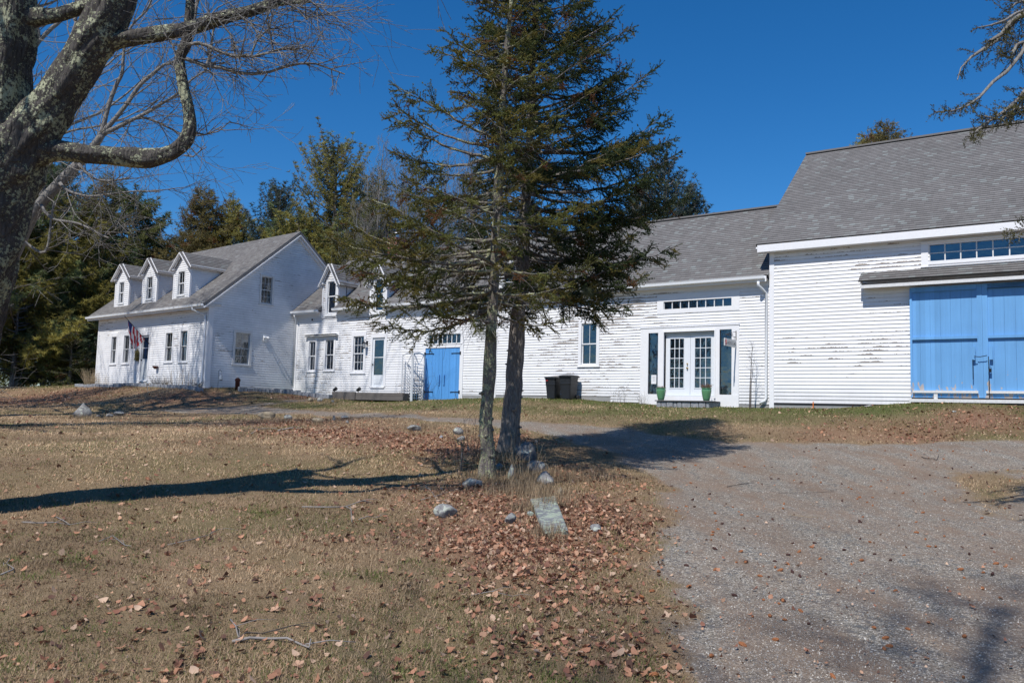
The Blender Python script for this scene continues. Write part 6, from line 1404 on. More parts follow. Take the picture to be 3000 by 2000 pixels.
# planter boards, spot lights, trellis
qa = FM.face(974, 1173, -1.35); qb = FM.face(1041, 1173, -1.35); qc = FM.face(1197, 1173, -1.0)
za = ground_z(FM, qa[0], -1.3); zc = ground_z(FM, qc[0], -1.0)
r = empty('raised_bed', FM.W(qb[0], -1.2, (za+zc)/2), FM.th, 'long low raised bed of weathered grey boards by the storm door', 'garden bed')
def bx(x0, x1, y0, y1, z0, z1, nm_, mt='weathered_wood'): m = MB(); m.box(x0-qb[0], x1-qb[0], y0+1.2, y1+1.2, z0-(za+zc)/2, z1-(za+zc)/2); return m.build(nm_, MAT[mt], r, bevel=.008)
ztp = FM.face(1041, 1148.5, -1.35)[2]
bx(qa[0], qb[0], -1.40, -1.33, ztp-.34, ztp+.02, 'front_board'); bx(qb[0]+.004, qc[0], -1.36, -1.30, ztp-.33, ztp-.15, 'front_board'); bx(qb[0]+.004, qc[0]-.02, -1.355, -1.295, ztp-.145, ztp-.01, 'front_board'); bx(qa[0]+.01, qa[0]+.07, -1.33, -.4, ztp-.33, ztp+.01, 'end_board'); bx(qc[0]-.06, qc[0]-.002, -1.29, -.4, ztp-.33, ztp-.02, 'end_board'); bx(qa[0]+.08, qc[0]-.07, -1.29, -.4, ztp-.30, ztp-.07, 'soil', 'soil')
for px, lab in ((978, 'small black spot light at the left end of the raised bed'), (1047, 'small black spot light a third of the way along the raised bed')):
    q = FM.face(px, 1147, -1.30); s_ = empty('spot_light', FM.W(q[0], -1.25, ztp), FM.th, lab, 'spot light', 'black spot lights on the raised bed'); m = MB(); m.tube([(0, 0, -.06), (0, 0, .07)], .02, 8); m.build('stem', MAT['black_plastic'], s_); m = MB(); m.tube([(-.09, .0, .08), (.0, .0, .11), (.10, .0, .17)], [.05, .07, .08], 10); m.build('lamp_head', MAT['black_plastic'], s_)
A = FM.face(1174, 1165, -.20); Bp = FM.face(1204, 1172, -1.15); Cc = FM.face(1240, 1168, -.12); H = 2.05
r = empty('garden_trellis', FM.W(Bp[0], -1.15, ground_z(FM, Bp[0], -1.1)-.03), FM.th, 'white folding lattice trellis standing beside the blue double door', 'trellis')
def panel(x0, y0, x1, y1):
    m = MB(); x0 -= Bp[0]; x1 -= Bp[0]; y0 += 1.15; y1 += 1.15; P = lambda f, z: (x0+(x1-x0)*f, y0+(y1-y0)*f, z)
    for f in (.03, .97): m.beam(P(f, 0), P(f, H), .055, .035, (0, 1, 0))
    for f in (.22, .41, .60, .79): m.beam(P(f, .1), P(f, H*(.72+.1*math.sin(f*7))), .02, .02, (0, 1, 0))
    for z in np.arange(.16, H*.78, .13): m.beam(P(.03, z), P(.97, z), .016, .02)
    m.beam(P(.06, H-.02), P(.5, H+.04), .03, .05); m.beam(P(.5, H+.04), P(.94, H-.02), .03, .05); m.beam(P(.1, H-.05), P(.5, H*.78), .02, .03); m.beam(P(.9, H-.05), P(.5, H*.78), .02, .03)
    m.build('lattice_panel', MAT['trellis_paint'], r)
panel(A[0], -.20, Bp[0], -1.15); panel(Bp[0]+.03, -1.15, Cc[0], -.12)
rg = np.random.default_rng(12); sg = []
for k in range(7): grow(sg, (.15+.1*k-.3, .5, 0), (rg.normal()*.1, .1, 1), 1.2, .008, 1, rg, up=.3, wob=.6, kids=3, minr=.004)
segs_obj('dry_vine', sg, MAT['twig_dark'], r, 3)
for px, lab in ((432, 'small solar path light on the lawn below the farmhouse door'), (573, 'small solar path light on the lawn near the farmhouse corner')):
    p = gpx(px, 1142); r = empty('path_light', p, 0, lab, 'path light', 'solar lights on the farmhouse lawn'); m = MB(); m.tube([(0, 0, -.05), (0, 0, .22)], .01, 6); m.build('stem', MAT['steel'], r); m = MB(); m.lathe([(.03, .2), (.05, .22), (.06, .27), (.02, .29)], n=10); m.build('head', MAT['steel'], r)

# ---- stones
def rock(px, py, wpx, hpx, mat, label, seed, depth=.8, point=.0, rot=0., sink=.25, name='rock', group=None, p=None, w=None, h=None):
    if p is None: p = gpx(px, py)
    d = p @ CW; w = wpx*d/FPX if w is None else w; h = hpx*d/FPX if h is None else h; rg = np.random.default_rng(seed)
    n1, n2 = 26, 15; V = []
    planes = [nrm(rg.normal(size=3)*np.array([1, 1, .9])) for _ in range(11)]; off = [.58+.30*rg.random() for _ in range(11)]
    for i in range(n2+1):
        ph = PI*i/n2
        for j in range(n1):
            t = 2*PI*j/n1; v = np.array([math.sin(ph)*math.cos(t), math.sin(ph)*math.sin(t), math.cos(ph)]); r_ = 1.0
            for pl, o_2 in zip(planes, off):
                c = v @ pl
                if c > 0: r_ = min(r_, o_2/c)
            V.append(v*r_)
    V = np.array(V); V = V/np.abs(V).max(0); V += (np.stack([vnoise(V[:, 0]*4+9+k, V[:, 1]*4+V[:, 2]*3+20, seed+k) for k in range(3)], 1)-.5)*.14
    if point: k = 1-point*np.clip((V[:, 2:3]+.2), 0, 1); V[:, :2] *= k
    V = V*np.array([w/2, w/2*depth, h/2*(1+sink)]); F = [(i*n1+j, i*n1+(j+1) % n1, (i+1)*n1+(j+1) % n1, (i+1)*n1+j) for i in range(n2) for j in range(n1)]
    o = fast_mesh(name, V, np.array(F)[:, ::-1], MAT[mat], smooth=False); o.location = (p[0], p[1], p[2]+h/2*(1-sink)*.9); o.rotation_euler = (0, 0, rot)
    sm = o.modifiers.new('s', 'SUBSURF'); sm.levels = 1; sm.render_levels = 1
    o.data.polygons.foreach_set('use_smooth', [True]*len(F))
    return tag(o, label, 'rock', group)
for k, a in enumerate([
 (243, 1222, 60, 46, 'rock', 'pointed pale boulder on the lawn below the farmhouse', 1, .7, .75), (320, 1221, 26, 12, 'rock', 'small flat stone right of the pointed boulder', 2), (348, 1217, 40, 15, 'rock', 'low wide stone beside the driveway end', 3), (288, 1221, 12, 7, 'rock', 'tiny stone between the pointed boulder and the flat stone', 4),
 (785, 1226, 60, 22, 'rock_tan', 'tan stone at the driveway edge, left end of the leaf bank', 5), (845, 1228, 30, 15, 'rock', 'grey-blue stone at the top of the leaf bank', 6), (930, 1240, 44, 18, 'rock_tan', 'low tan stone in the leaf bank', 7), (978, 1232, 18, 17, 'rock_dark', 'small upright dark stone in the leaf bank', 8, .6, .3), (1010, 1225, 24, 9, 'rock', 'thin pale stone beside the upright dark stone', 9), (1018, 1240, 12, 9, 'rock', 'small bluish stone below the thin pale stone', 10), (1213, 1262, 54, 19, 'rock', 'flat grey stone bedded in the red leaves', 11), (1292, 1285, 18, 10, 'granite', 'small square stone in the leaves left of the spruces', 12), (1340, 1272, 36, 22, 'rock', 'stone at the drive edge just left of the spruces', 13), (1352, 1290, 28, 16, 'rock', 'pale stone just below the drive edge left of the spruces', 14),
 (1372, 1320, 12, 15, 'rock', 'small upright stone behind the nearer spruce trunk', 15), (1543, 1348, 84, 58, 'rock_dark', 'large dark boulder with a pale vein behind the spruce foot', 16, .8, .2), (1508, 1328, 30, 28, 'rock_dark', 'dark rounded stone against the farther spruce trunk', 17), (1575, 1378, 70, 34, 'rock', 'stone with a dark shaded face in front of the veined boulder', 18, .6), (1597, 1378, 26, 24, 'rock_tan', 'small tan stone at the right of the shaded-face stone', 19), (1498, 1405, 44, 48, 'rock_lichen', 'tall leaning greenish stone between trunk and boulders', 20, .5, .35),
 (1597, 1416, 80, 38, 'rock', 'angular grey stone in dry grass right of the leaning stone', 21, .7, .3), (1385, 1424, 74, 28, 'rock', 'long pale stone at the foot of the nearer spruce', 22, .5), (1305, 1514, 74, 42, 'rock', 'rough whitish stone alone in the leaves on the left', 23), (1493, 1530, 44, 30, 'rock', 'rounded grey stone between whitish stone and slab', 24), (1640, 1452, 34, 26, 'rock_tan', 'small yellowish pointed stone above the slab', 25, .6, .4), (1745, 1556, 38, 22, 'rock', 'small pale stone right of the slab', 26), (1553, 1510, 26, 14, 'rock_lichen', 'low greenish stone touching the slab', 27), (1580, 1432, 20, 14, 'rock_tan', 'small stone half hidden in the straw tuft', 28), (1462, 1372, 26, 16, 'rock', 'pale stone right behind the nearer spruce trunk', 29),
 (975, 1178, 12, 9, 'rock', 'small stone by the raised bed', 30), (938, 1176, 20, 15, 'rock', 'whitish rounded stone beside the footpath', 31), (908, 1176, 18, 12, 'rock_tan', 'tan stone beside the footpath', 32), (640, 1168, 20, 4, 'rock', 'flat stone flush in the farmhouse lawn', 33), (2795, 1208, 16, 6, 'rock', 'small pale stone on the barn bank', 34), (2545, 1192, 30, 7, 'rock', 'flat stone at the barn foundation', 35)]):
    px, py, w_, h_, mt, lab, sd = a[:7]; rock(px, py, w_, h_, mt, lab, sd, *(a[7:] if len(a) > 7 else ()), rot=sd*.7, group='stones lying round the lawn and drive')
# the lichen slab
c = [gpx(1554, 1474), gpx(1625, 1464), gpx(1664, 1566), gpx(1596, 1576), gpx(1573, 1520)]
ce = sum(c)/5; m = MB(); top = []; order = [c[0], c[1], c[2], c[3], c[4]]
ring_ = []
for i in range(5):
    a, b = order[i], order[(i+1) % 5]
    for k in range(6): q = a+(b-a)*k/6; o2 = q-ce; n_ = 1+.06*(vnoise(np.array([i*3+k*1.3]), np.array([2.]))[0]-.5); ring_.append(o2*n_)
n = len(ring_); zs = [(-.10, 1.02), (.045, 1.01), (.062, .985), (.068, .90), (.066, .5), (.07, .02)]
vs = [np.array([p[0]*s, p[1]*s, p[2]*s+z]) for z, s in zs for p in ring_]; m.add(vs, [(i*n+j, i*n+(j+1) % n, (i+1)*n+(j+1) % n, (i+1)*n+j) for i in range(len(zs)-1) for j in range(n)]+[tuple((len(zs)-1)*n+j for j in range(n))])
o = m.build('stone_slab', MAT['rock_lichen'], loc=tuple(ce)); tag(o, 'long flat lichen-covered stone slab lying in front of the spruces', 'slab')
# block borders
def border(pts, n, hw_, label, seed, mat='granite', wv=.35):
    rg = np.random.default_rng(seed); P = np.array(pts); s = np.concatenate([[0], np.cumsum(np.linalg.norm(np.diff(P[:, :2], axis=0), axis=1))]); cut = np.cumsum(.7+.6*rg.random(n)); cut = np.concatenate([[0], cut/cut[-1]])*s[-1]
    for i in range(n):
        a = np.array([np.interp(cut[i], s, P[:, k]) for k in (0, 1)]); b = np.array([np.interp(cut[i+1], s, P[:, k]) for k in (0, 1)]); c_ = (a+b)/2; L = np.linalg.norm(b-a)-.015; z = hz(*c_); h = hw_*(.8+.35*rg.random()); d_ = .20+.12*rg.random()
        m = MB(); m.box(-L/2, L/2, -d_/2, d_/2, -.08, h); o = m.build('border_block', MAT[mat], bevel=.025); o.location = (c_[0], c_[1], z); o.rotation_euler = (rg.normal()*.03, rg.normal()*.04, math.atan2(b[1]-a[1], b[0]-a[0])+rg.normal()*.06); tag(o, label, 'stone block', label.replace('granite block in', 'blocks of'))
def bl(F, l, y): return [F.W(F.face(a, b, y)[0], y, 0) for a, b in l]
border(bl(FL, [(225, 1130), (362, 1130)], -.75), 11, .13, 'granite block in the low border left of the farmhouse steps', 1); border(bl(FL, [(366, 1130), (592, 1132)], -.55), 18, .12, 'granite block in the low border in front of the farmhouse door', 2)
gA = FL.W(1.3, FL.side(700, 1140, 1.3)[1], 0); gB = FL.W(1.4, FL.side(820, 1147, 1.4)[1], 0); gC = FM.W(FM.face(872, 1152, -1.6)[0], -1.6, 0); gD = FM.W(FM.face(970, 1158, -1.5)[0], -1.5, 0)
border([gA, gB, gC, gD], 24, .17, 'granite block in the curved border between gable wall and raised bed', 3)
# dry garden plants
def stalks(p, n, h, spread_, mat, name, label, cat, seed, lean=.25, kids=0, r=.004, group='dry winter plants along the walls'):
    root = empty(name, p, 0, label, cat, group); rg = np.random.default_rng(seed); sg = []
    for k in range(n): a = rg.random()*2*PI; q = rg.random()**.5*spread_; grow(sg, (math.cos(a)*q, math.sin(a)*q*.6, -.03), (math.cos(a)*lean+rg.normal()*.08, math.sin(a)*lean, 1), h*(.55+.5*rg.random()), r, 1 if kids else 0, rg, up=-.05 if kids == 0 else .15, wob=.25, kids=kids, minr=r*.5)
    segs_obj('stems', sg, MAT[mat], root, 3); return root
def fp(F, px, y): q = F.face(px, 1130, y); p = F.W(q[0], y, 0); p[2] = hz(p[0], p[1]); return p
simple('straw', (.40, .31, .20), .9, vary=.3, scale=30)
stalks(fp(FL, 262, -.33), 150, 1.0, .22, 'straw', 'ornamental_grass', 'fountain of dry ornamental grass at the left end of the farmhouse', 'dry plant', 1, .38, r=.006); stalks(fp(FL, 298, -.33), 40, .75, .25, 'straw', 'dry_stalks', 'thin dry stalks under the leftmost farmhouse window', 'dry plant', 2, .2, r=.004)
stalks(fp(FL, 470, -.33), 70, .62, .30, 'twig_dark', 'dry_shrub', 'rounded leafless shrub under the farmhouse window right of the door', 'dry plant', 3, .7, 3, .005); stalks(fp(FL, 512, -.33), 24, 1.0, .35, 'straw', 'dry_stalks', 'tall yellowish canes beside the rounded shrub', 'dry plant', 4, .12, 0, .007); stalks(fp(FL, 550, -.33), 26, .95, .4, 'straw', 'dry_stalks', 'tall yellowish canes below the farmhouse corner window', 'dry plant', 5, .15, 0, .007); stalks(fp(FL, 580, -.33), 24, .45, .2, 'twig_dark', 'dry_shrub', 'small leafless shrub at the farmhouse corner downspout', 'dry plant', 6, .5, 2, .005)
stalks(fp(FL, 385, -.33), 8, .45, .3, 'twig_dark', 'dry_stalks', 'sparse dead flower stems left of the farmhouse door', 'dry plant', 7, .3, 3, .004)
stalks(fp(FM, 1803, -.4), 5, .75, .1, 'twig_dark', 'dry_stalks', 'dead seed-head stalks against the shop wall, left pair', 'dry plant', 8, .1, 4, .004); stalks(fp(FM, 1826, -.4), 5, .65, .1, 'twig_dark', 'dry_stalks', 'dead seed-head stalks against the shop wall, right pair', 'dry plant', 9, .15, 4, .004); stalks(fp(FM, 1884, -.4), 24, .50, .12, 'twig_grey', 'dry_stalks', 'upright bare stems left of the granite step', 'dry plant', 10, .2, 1, .004)
stalks(fp(FM, 1342, -.3), 8, .45, .15, 'twig_dark', 'dry_stalks', 'dead stems against the foot of the blue double door', 'dry plant', 11, .3, 1, .004); stalks(fp(FM, 1075, -.9), 10, .5, .12, 'straw', 'dry_stalks', 'pale dried flower head by the storm door', 'dry plant', 12, .15, 1, .004)
g = gpx(1362, 1395); stalks(g, 16, .95, .16, 'twig_dark', 'brush_stems', 'thin dark brush stems left of the nearer spruce trunk', 'brush', 13, .2, 2, .005, 'thin brush round the spruces'); g = gpx(1386, 1330); stalks(g, 9, .8, .15, 'twig_dark', 'brush_stems', 'dark brush stems behind the nearer spruce trunk', 'brush', 14, .15, 2, .004, 'thin brush round the spruces'); g = gpx(1525, 1405); stalks(g, 16, .7, .25, 'straw', 'brush_stems', 'tall straw stems among the stones by the spruces', 'brush', 15, .25, 1, .004, 'thin brush round the spruces'); g = gpx(1520, 1345); stalks(g, 3, 1.5, .1, 'straw', 'brush_stems', 'single tall bent stems beside the farther spruce', 'brush', 16, .25, 1, .004, 'thin brush round the spruces')

# ---- sticks, cones, leaves
def stick(l, r, label, mat='twig_grey', name='fallen_stick', forks=2, seed=0):
    P = [gpx(a, b)+np.array([0, 0, .012+.02*(i % 2)]) for i, (a, b) in enumerate(l)]; o0 = P[0]; rg = np.random.default_rng(seed); m = MB(); k = len(P); m.tube([p-o0 for p in P], [r*(1-.6*i/k) for i in range(k)], 6)
    for _ in range(forks): i = rg.integers(1, k); q = P[i]-o0; a = rg.random()*2*PI; L = .15+.25*rg.random(); m.tube([q, q+np.array([math.cos(a)*L*.5, math.sin(a)*L*.5, .03]), q+np.array([math.cos(a)*L, math.sin(a)*L*.8, .02])], [r*.5, r*.35, r*.2], 5)
    o = m.build(name, MAT[mat], loc=tuple(o0), smooth=True); return tag(o, label, 'stick', 'dead sticks fallen on the lawn')
for k, (l, r, lab, mt) in enumerate([
 ([(680, 1885), (730, 1882), (790, 1880), (840, 1885), (885, 1898), (905, 1912)], .012, 'thick pale stick lying in the foreground lawn', 'twig_grey'), ([(690, 1880), (720, 1868), (770, 1862), (860, 1845), (905, 1840)], .006, 'thin dark forked stick above the thick pale stick', 'twig_dark'), ([(675, 1820), (690, 1850), (700, 1880)], .006, 'short upright-looking twig at the left of the thick pale stick', 'twig_grey'),
 ([(65, 1532), (110, 1540), (140, 1535), (165, 1538)], .008, 'pale curved stick just below the maple shadow', 'twig_grey'), ([(165, 1518), (185, 1532), (205, 1540)], .008, 'short pale stick at the start of the maple shadow', 'twig_grey'), ([(0, 1688), (35, 1682), (40, 1668), (18, 1662)], .008, 'hooked twig at the left edge of the lawn', 'twig_grey'),
 ([(290, 1590), (330, 1578), (365, 1600), (385, 1610)], .006, 'thin twig in the open lawn below the maple shadow', 'twig_grey'), ([(490, 1600), (560, 1590), (610, 1570), (638, 1560)], .006, 'long thin straw-coloured twig on the lawn', 'twig_grey'), ([(885, 1487), (950, 1492), (1010, 1488), (1060, 1474), (1088, 1474)], .010, 'lichened forked stick lying left of the whitish stone', 'twig_grey'), ([(1012, 1485), (1028, 1500), (1030, 1530)], .007, 'pale side twig pointing down from the forked stick', 'twig_grey'), ([(1050, 1525), (1075, 1520), (1100, 1519)], .006, 'short white stick near the whitish stone', 'twig_grey'),
 ([(735, 1272), (760, 1260), (790, 1256), (812, 1258)], .012, 'pale stick below the leaf bank, left one', 'twig_grey'), ([(815, 1262), (850, 1257), (868, 1257)], .022, 'short thick pale stick below the leaf bank, right one', 'twig_grey'), ([(1262, 1375), (1280, 1368), (1300, 1385), (1320, 1395)], .007, 'curled white root end in the shade left of the spruces', 'twig_grey'), ([(1240, 1420), (1260, 1440), (1278, 1462), (1282, 1475)], .006, 'thin curved twig above the whitish stone', 'twig_grey'), ([(1230, 1468), (1280, 1458), (1320, 1440), (1380, 1428)], .006, 'long straight twig leading to the spruce foot', 'twig_grey'),
 ([(2700, 1340), (2725, 1350), (2745, 1348), (2750, 1338)], .009, 'dark bent twig on the gravel in front of the barn', 'twig_dark'), ([(2280, 1445), (2370, 1448), (2440, 1442)], .004, 'long thin twig on the gravel', 'twig_dark'), ([(2130, 1428), (2160, 1425), (2190, 1418)], .008, 'brown spruce twig on the gravel near the tree shade', 'twig_dark'), ([(1380, 1750), (1440, 1745), (1500, 1752)], .005, 'thin pale twig in the centre of the lawn', 'twig_grey'), ([(2310, 1510), (2360, 1520), (2400, 1518)], .004, 'faint straw lying on the gravel', 'straw')]): stick(l, r, lab, mt, seed=k)
def cone_mesh(mat, nm_):
    rg = np.random.default_rng(3); prof = [(.0, -.028), (.006, -.027), (.0125, -.018), (.015, -.006), (.0145, .008), (.011, .02), (.005, .028), (0, .029)]; m = MB(); n = 14; k = len(prof); vs = []
    for i, (r_, z) in enumerate(prof):
        for j in range(n): t = 2*PI*(j+.5*(i % 2))/n; q = r_*(1+.22*((j+i) % 2)); vs.append((z*1.25, q*math.cos(t), q*math.sin(t)))
    m.add(vs, [(i*n+j, i*n+(j+1) % n, (i+1)*n+(j+1) % n, (i+1)*n+j) for i in range(k-1) for j in range(n)]); me = m.build(nm_, MAT[mat]); return me
def scatter_copies(proto, pts, zoff, smin, smax, seed, tilt=.3):
    rg = np.random.default_rng(seed)
    for i, p in enumerate(pts):
        o = proto if i == 0 else proto.copy()
        if i: COL.objects.link(o)
        s = smin+(smax-smin)*rg.random(); o.location = (p[0], p[1], p[2]+zoff*s); o.rotation_euler = (rg.normal()*tilt, rg.normal()*tilt, rg.random()*2*PI); o.scale = (s, s, s)
rg = np.random.default_rng(21)
cp = [(2095, 1505), (2098, 1527), (2084, 1583), (2104, 1551), (2087, 1568), (2088, 1561), (2170, 1618), (2286, 1673), (2346, 1792), (2294, 1761), (2309, 1654), (2294, 1491), (2165, 1500), (2173, 1510), (2297, 1477), (2405, 1415), (1975, 1437), (1981, 1499), (2011, 1485), (1930, 1680), (1910, 1737), (1880, 1750), (1840, 1625), (1845, 1870), (1876, 1880), (1916, 1980), (1779, 1901), (1804, 1625), (1892, 1617), (2185, 1650), (2685, 1562), (2767, 1573), (2085, 1927), (2205, 1808), (2272, 1876), (2227, 1689), (2440, 1985), (2825, 1695), (2495, 1434), (2945, 1662), (2964, 1640), (2519, 1459), (2557, 1482), (2404, 1413), (2486, 1429), (2823, 1988)]
cp += [(1960+rg.random()*1000, 1320+rg.random()**1.5*600) for _ in range(90)]
cp = [gpx(a, b) for a, b in cp]
o = cone_mesh('cone', 'spruce_cone'); tag(o, 'small orange-brown spruce cone lying on the gravel or leaf litter', 'cone', 'orange-brown spruce cones on the drive'); scatter_copies(o, cp, .012, .55, .95, 5)
cd = [gpx(a, b) for a, b in [(2137, 1569), (2185, 1649), (2294, 1763), (2369, 1831), (2322, 1592), (2152, 1747), (2115, 1536), (2620, 1447), (2790, 1372), (2770, 1400), (2940, 1440), (2890, 1470), (2790, 1373), (2930, 1404), (2965, 1458), (2885, 1568), (2958, 1490), (2835, 1446), (2918, 1385)]+[(2000+rg.random()*1000, 1310+rg.random()*400) for _ in range(40)]]
o = cone_mesh('cone_dark', 'spruce_cone'); tag(o, 'small dark brown weathered spruce cone lying on the gravel', 'cone', 'dark spruce cones on the drive'); scatter_copies(o, cd, .012, .55, .9, 6)
def leaf_mesh(nm_, seed, mat='dead_leaf'):
    rg = np.random.default_rng(seed); n = 20; m = MB(); vs = [(0, 0, .012)]
    for k in range(n): t = 2*PI*k/n; r_ = .055*(.62+.38*abs(math.cos(t*2.5)))*(1+.15*rg.normal()*.5); vs.append((r_*math.cos(t), r_*math.sin(t)*.8, .02*math.sin(t*2+seed)+.016*rg.random()+.65*r_*abs(math.sin(t))+.3*r_*math.cos(t+seed)))
    m.add(vs, [(0, 1+k, 1+(k+1) % n) for k in range(n)]); return m.build(nm_, MAT[mat])
simple('dead_leaf_pale', (.46, .28, .18), .75, vary=.35, scale=12); simple('dead_leaf_red', (.20, .095, .06), .75, vary=.4, scale=12)
big = [(490, 1632), (425, 1634), (402, 1636), (237, 1516), (540, 1768), (597, 1765), (650, 1806), (545, 1853), (583, 1930), (635, 1942), (322, 1722), (215, 1760), (35, 1750), (30, 1745), (66, 1626), (105, 1803), (322, 1883), (440, 1805), (578, 1670), (662, 1641), (720, 1625), (670, 1665), (700, 1740), (150, 1960), (940, 1625), (1000, 1590), (1015, 1640), (915, 1629), (1240, 1505), (1210, 1560), (1330, 1620), (1380, 1560), (1398, 1580), (1450, 1545), (1556, 1520), (1500, 1650), (1530, 1680), (1600, 1690), (1660, 1700), (1700, 1690), (1480, 1720), (1280, 1700), (1120, 1780), (1000, 1830), (1420, 1850), (1530, 1760), (1650, 1780), (1720, 1850), (1540, 1900), (870, 1960), (1160, 1900), (1330, 1960), (1800, 1930), (1840, 1950), (620, 1560), (700, 1500), (560, 1450), (430, 1405), (900, 1420), (800, 1500)]
for j, (mt, lab, grp, sub) in enumerate((('dead_leaf', 'large curled orange-brown maple leaf lying on the lawn', 'large orange-brown leaves on the lawn', big[0::3]), ('dead_leaf_pale', 'large pale tan dead leaf lying on the lawn', 'large pale leaves on the lawn', big[1::3]), ('dead_leaf_red', 'dark reddish dead leaf lying on the lawn', 'dark red leaves on the lawn', big[2::3]))):
    rr = np.random.default_rng(70+j); sub = list(sub)+[(rr.random()*1800, 1480+rr.random()*500) for _ in range(22)]
    o = leaf_mesh('fallen_leaf', j+1, mt); tag(o, lab, 'leaf', grp); scatter_copies(o, [gpx(a, b) for a, b in sub], .010, .35, .78, 9+j, .35)

# ---- ground cover that nobody could count
def polar(n, r0, r1, rg, half=37.5):
    r = r0*np.exp(rg.random(n)*math.log(r1/r0)); a = np.radians((rg.random(n)*2-1)*half); return r*np.sin(a), r*np.cos(a), r
def cover():
    rg = np.random.default_rng(41)
    # grass
    n = 1250000; x, y, r = polar(n, 3.6, 60, rg); s = x*nM[0]+y*nM[1]; g, gr, li = masks(x, y); keep = (rg.random(n) > g*1.6) & (s < 26.9) & (rg.random(n) > li*.45)
    keep &= rg.random(n) < (.35+.65*vnoise(x*2.3, y*2.3, 61))
    x, y, r, g, gr, li = [q[keep] for q in (x, y, r, g, gr, li)]; n = len(x); z = height(x, y)
    L = (.020+.028*rg.random(n))*(.8+.6*vnoise(x*1.7, y*1.7, 62))*(1+r*.022); w = .0018*(1+r*.16)*(.7+.6*rg.random(n)); a = rg.random(n)*2*PI; lean = .5+3.2*rg.random(n)**1.4
    d = nrm(np.column_stack([np.cos(a)*lean, np.sin(a)*lean, np.ones(n)])); sd = np.column_stack([-np.sin(a), np.cos(a), np.zeros(n)])*w[:, None]
    P = np.column_stack([x, y, z-.004]); V = np.stack([P-sd, P+sd, P+d*L[:, None]], 1).reshape(-1, 3)
    k = rg.random(n)[:, None]; c = np.array([[.42, .295, .172]])*(1-k)+np.array([[.70, .52, .335]])*k; dull = vnoise(x*.8, y*.8, 63)[:, None]; c = c*(.42+.85*dull+.25*(vnoise(x*2.6, y*2.6, 66)[:, None]-.5))*np.clip(.56+r*.036, .62, 1.08)[:, None]
    gm = (rg.random(n) < np.clip(gr*1.25-.05+2.2*np.clip(vnoise(x*3.3, y*3.3, 64)*.6+vnoise(x*.9, y*.9, 65)*.55-.62, 0, 1)*np.clip((15-r)/4, 0, 1), 0, .85))[:, None]; gc = np.array([[.15, .175, .055]])*(.6+.8*rg.random((n, 1))); c = np.where(gm, gc, c)
    rm = (rg.random(n) < .05+li*.30)[:, None]; c = np.where(rm, np.array([[.33, .22, .155]])*(.6+.8*rg.random((n, 1))), c)
    tag(tri_mesh('grass', V, np.repeat(c, 3, 0), MAT['grass_stuff']), 'short dry straw-coloured grass with green patches over the lawn', 'grass', kind='stuff')
    # longer tufts round stones and trunks
    T = []
    for a, b, rad, m_ in ((1425, 1412, .5, 500), (1560, 1450, .7, 1500), (1530, 1420, .5, 700), (1620, 1480, .35, 350), (1545, 1500, .25, 300), (1610, 1575, .25, 300), (1480, 1345, .6, 600), (1590, 1400, .6, 700), (1700, 1400, .9, 500), (800, 1238, .8, 500), (930, 1245, .8, 400), (1240, 1255, .8, 500), (250, 1225, .5, 300), (975, 1176, .5, 300), (1020, 1172, .5, 250)):
        p = gpx(a, b); q = rg.normal(size=(m_, 2))*rad*.5; T.append(np.column_stack([p[0]+q[:, 0], p[1]+q[:, 1]]))
    T = np.concatenate(T); n = len(T); z = height(T[:, 0], T[:, 1]); a = rg.random(n)*2*PI; d = nrm(np.column_stack([np.cos(a)*.55, np.sin(a)*.55, np.ones(n)])); L = .10+.16*rg.random(n); sd = np.column_stack([-np.sin(a), np.cos(a), np.zeros(n)])*.004
    P = np.column_stack([T, z-.01]); V = np.stack([P-sd, P+sd, P+d*L[:, None]], 1).reshape(-1, 3); c = np.array([[.40, .30, .19]])*(.5+.8*rg.random((n, 1)))
    tag(tri_mesh('long_grass', V, np.repeat(c, 3, 0), MAT['grass_stuff']), 'longer straw tufts growing round the stones and trunks', 'grass', kind='stuff')
    # leaf litter
    n = 240000; x, y, r = polar(n, 4.0, 55, rg); s = x*nM[0]+y*nM[1]; g, gr, li = masks(x, y); keep = (rg.random(n) < np.clip(li**1.5*1.05+.028, 0, 1)*(1-g*.90)+.012*(g > .5)+.003) & (s < 26.7)
    x, y, r, g = x[keep], y[keep], r[keep], g[keep]; n = len(x); z = height(x, y); sz = (.010+.026*rg.random(n)**2)*(1+r*.022)*np.where(g > .6, .6, 1); a = rg.random(n)*2*PI; nn = nrm(np.column_stack([rg.normal(size=n)*.55, rg.normal(size=n)*.55, np.ones(n)])); u = nrm(np.cross(nn, np.column_stack([np.cos(a), np.sin(a), np.zeros(n)]))); v = np.cross(nn, u); P = np.column_stack([x, y, z+.008+.02*rg.random(n)])
    cur = (sz*(.15+.6*rg.random(n)))[:, None]*nn; U = u*sz[:, None]; W_ = v*(sz*(.45+.4*rg.random(n)))[:, None]
    V = np.stack([P-U+cur, P-U*.3-W_, P+U*.5-W_*.8, P+U+cur*.7, P+U*.4+W_, P-U*.4+W_*.9], 1).reshape(-1, 3); b_ = np.arange(n)[:, None]*6
    F = np.stack([b_+np.array([0, 1, 4, 5]), b_+np.array([1, 2, 3, 4])], 1).reshape(-1, 4)
    pal = np.array([[.40, .20, .12], [.48, .28, .175], [.28, .125, .08], [.52, .36, .25], [.16, .085, .06], [.44, .225, .135]]); c = pal[rg.integers(0, 6, n)]*(.65+.6*rg.random((n, 1)))
    tag(fast_mesh('leaf_litter', V, F, MAT['leaf_stuff'], colors=np.repeat(c, 6, 0)), 'drifts of small red-brown fallen leaves across the lawn and banks', 'leaves', kind='stuff')
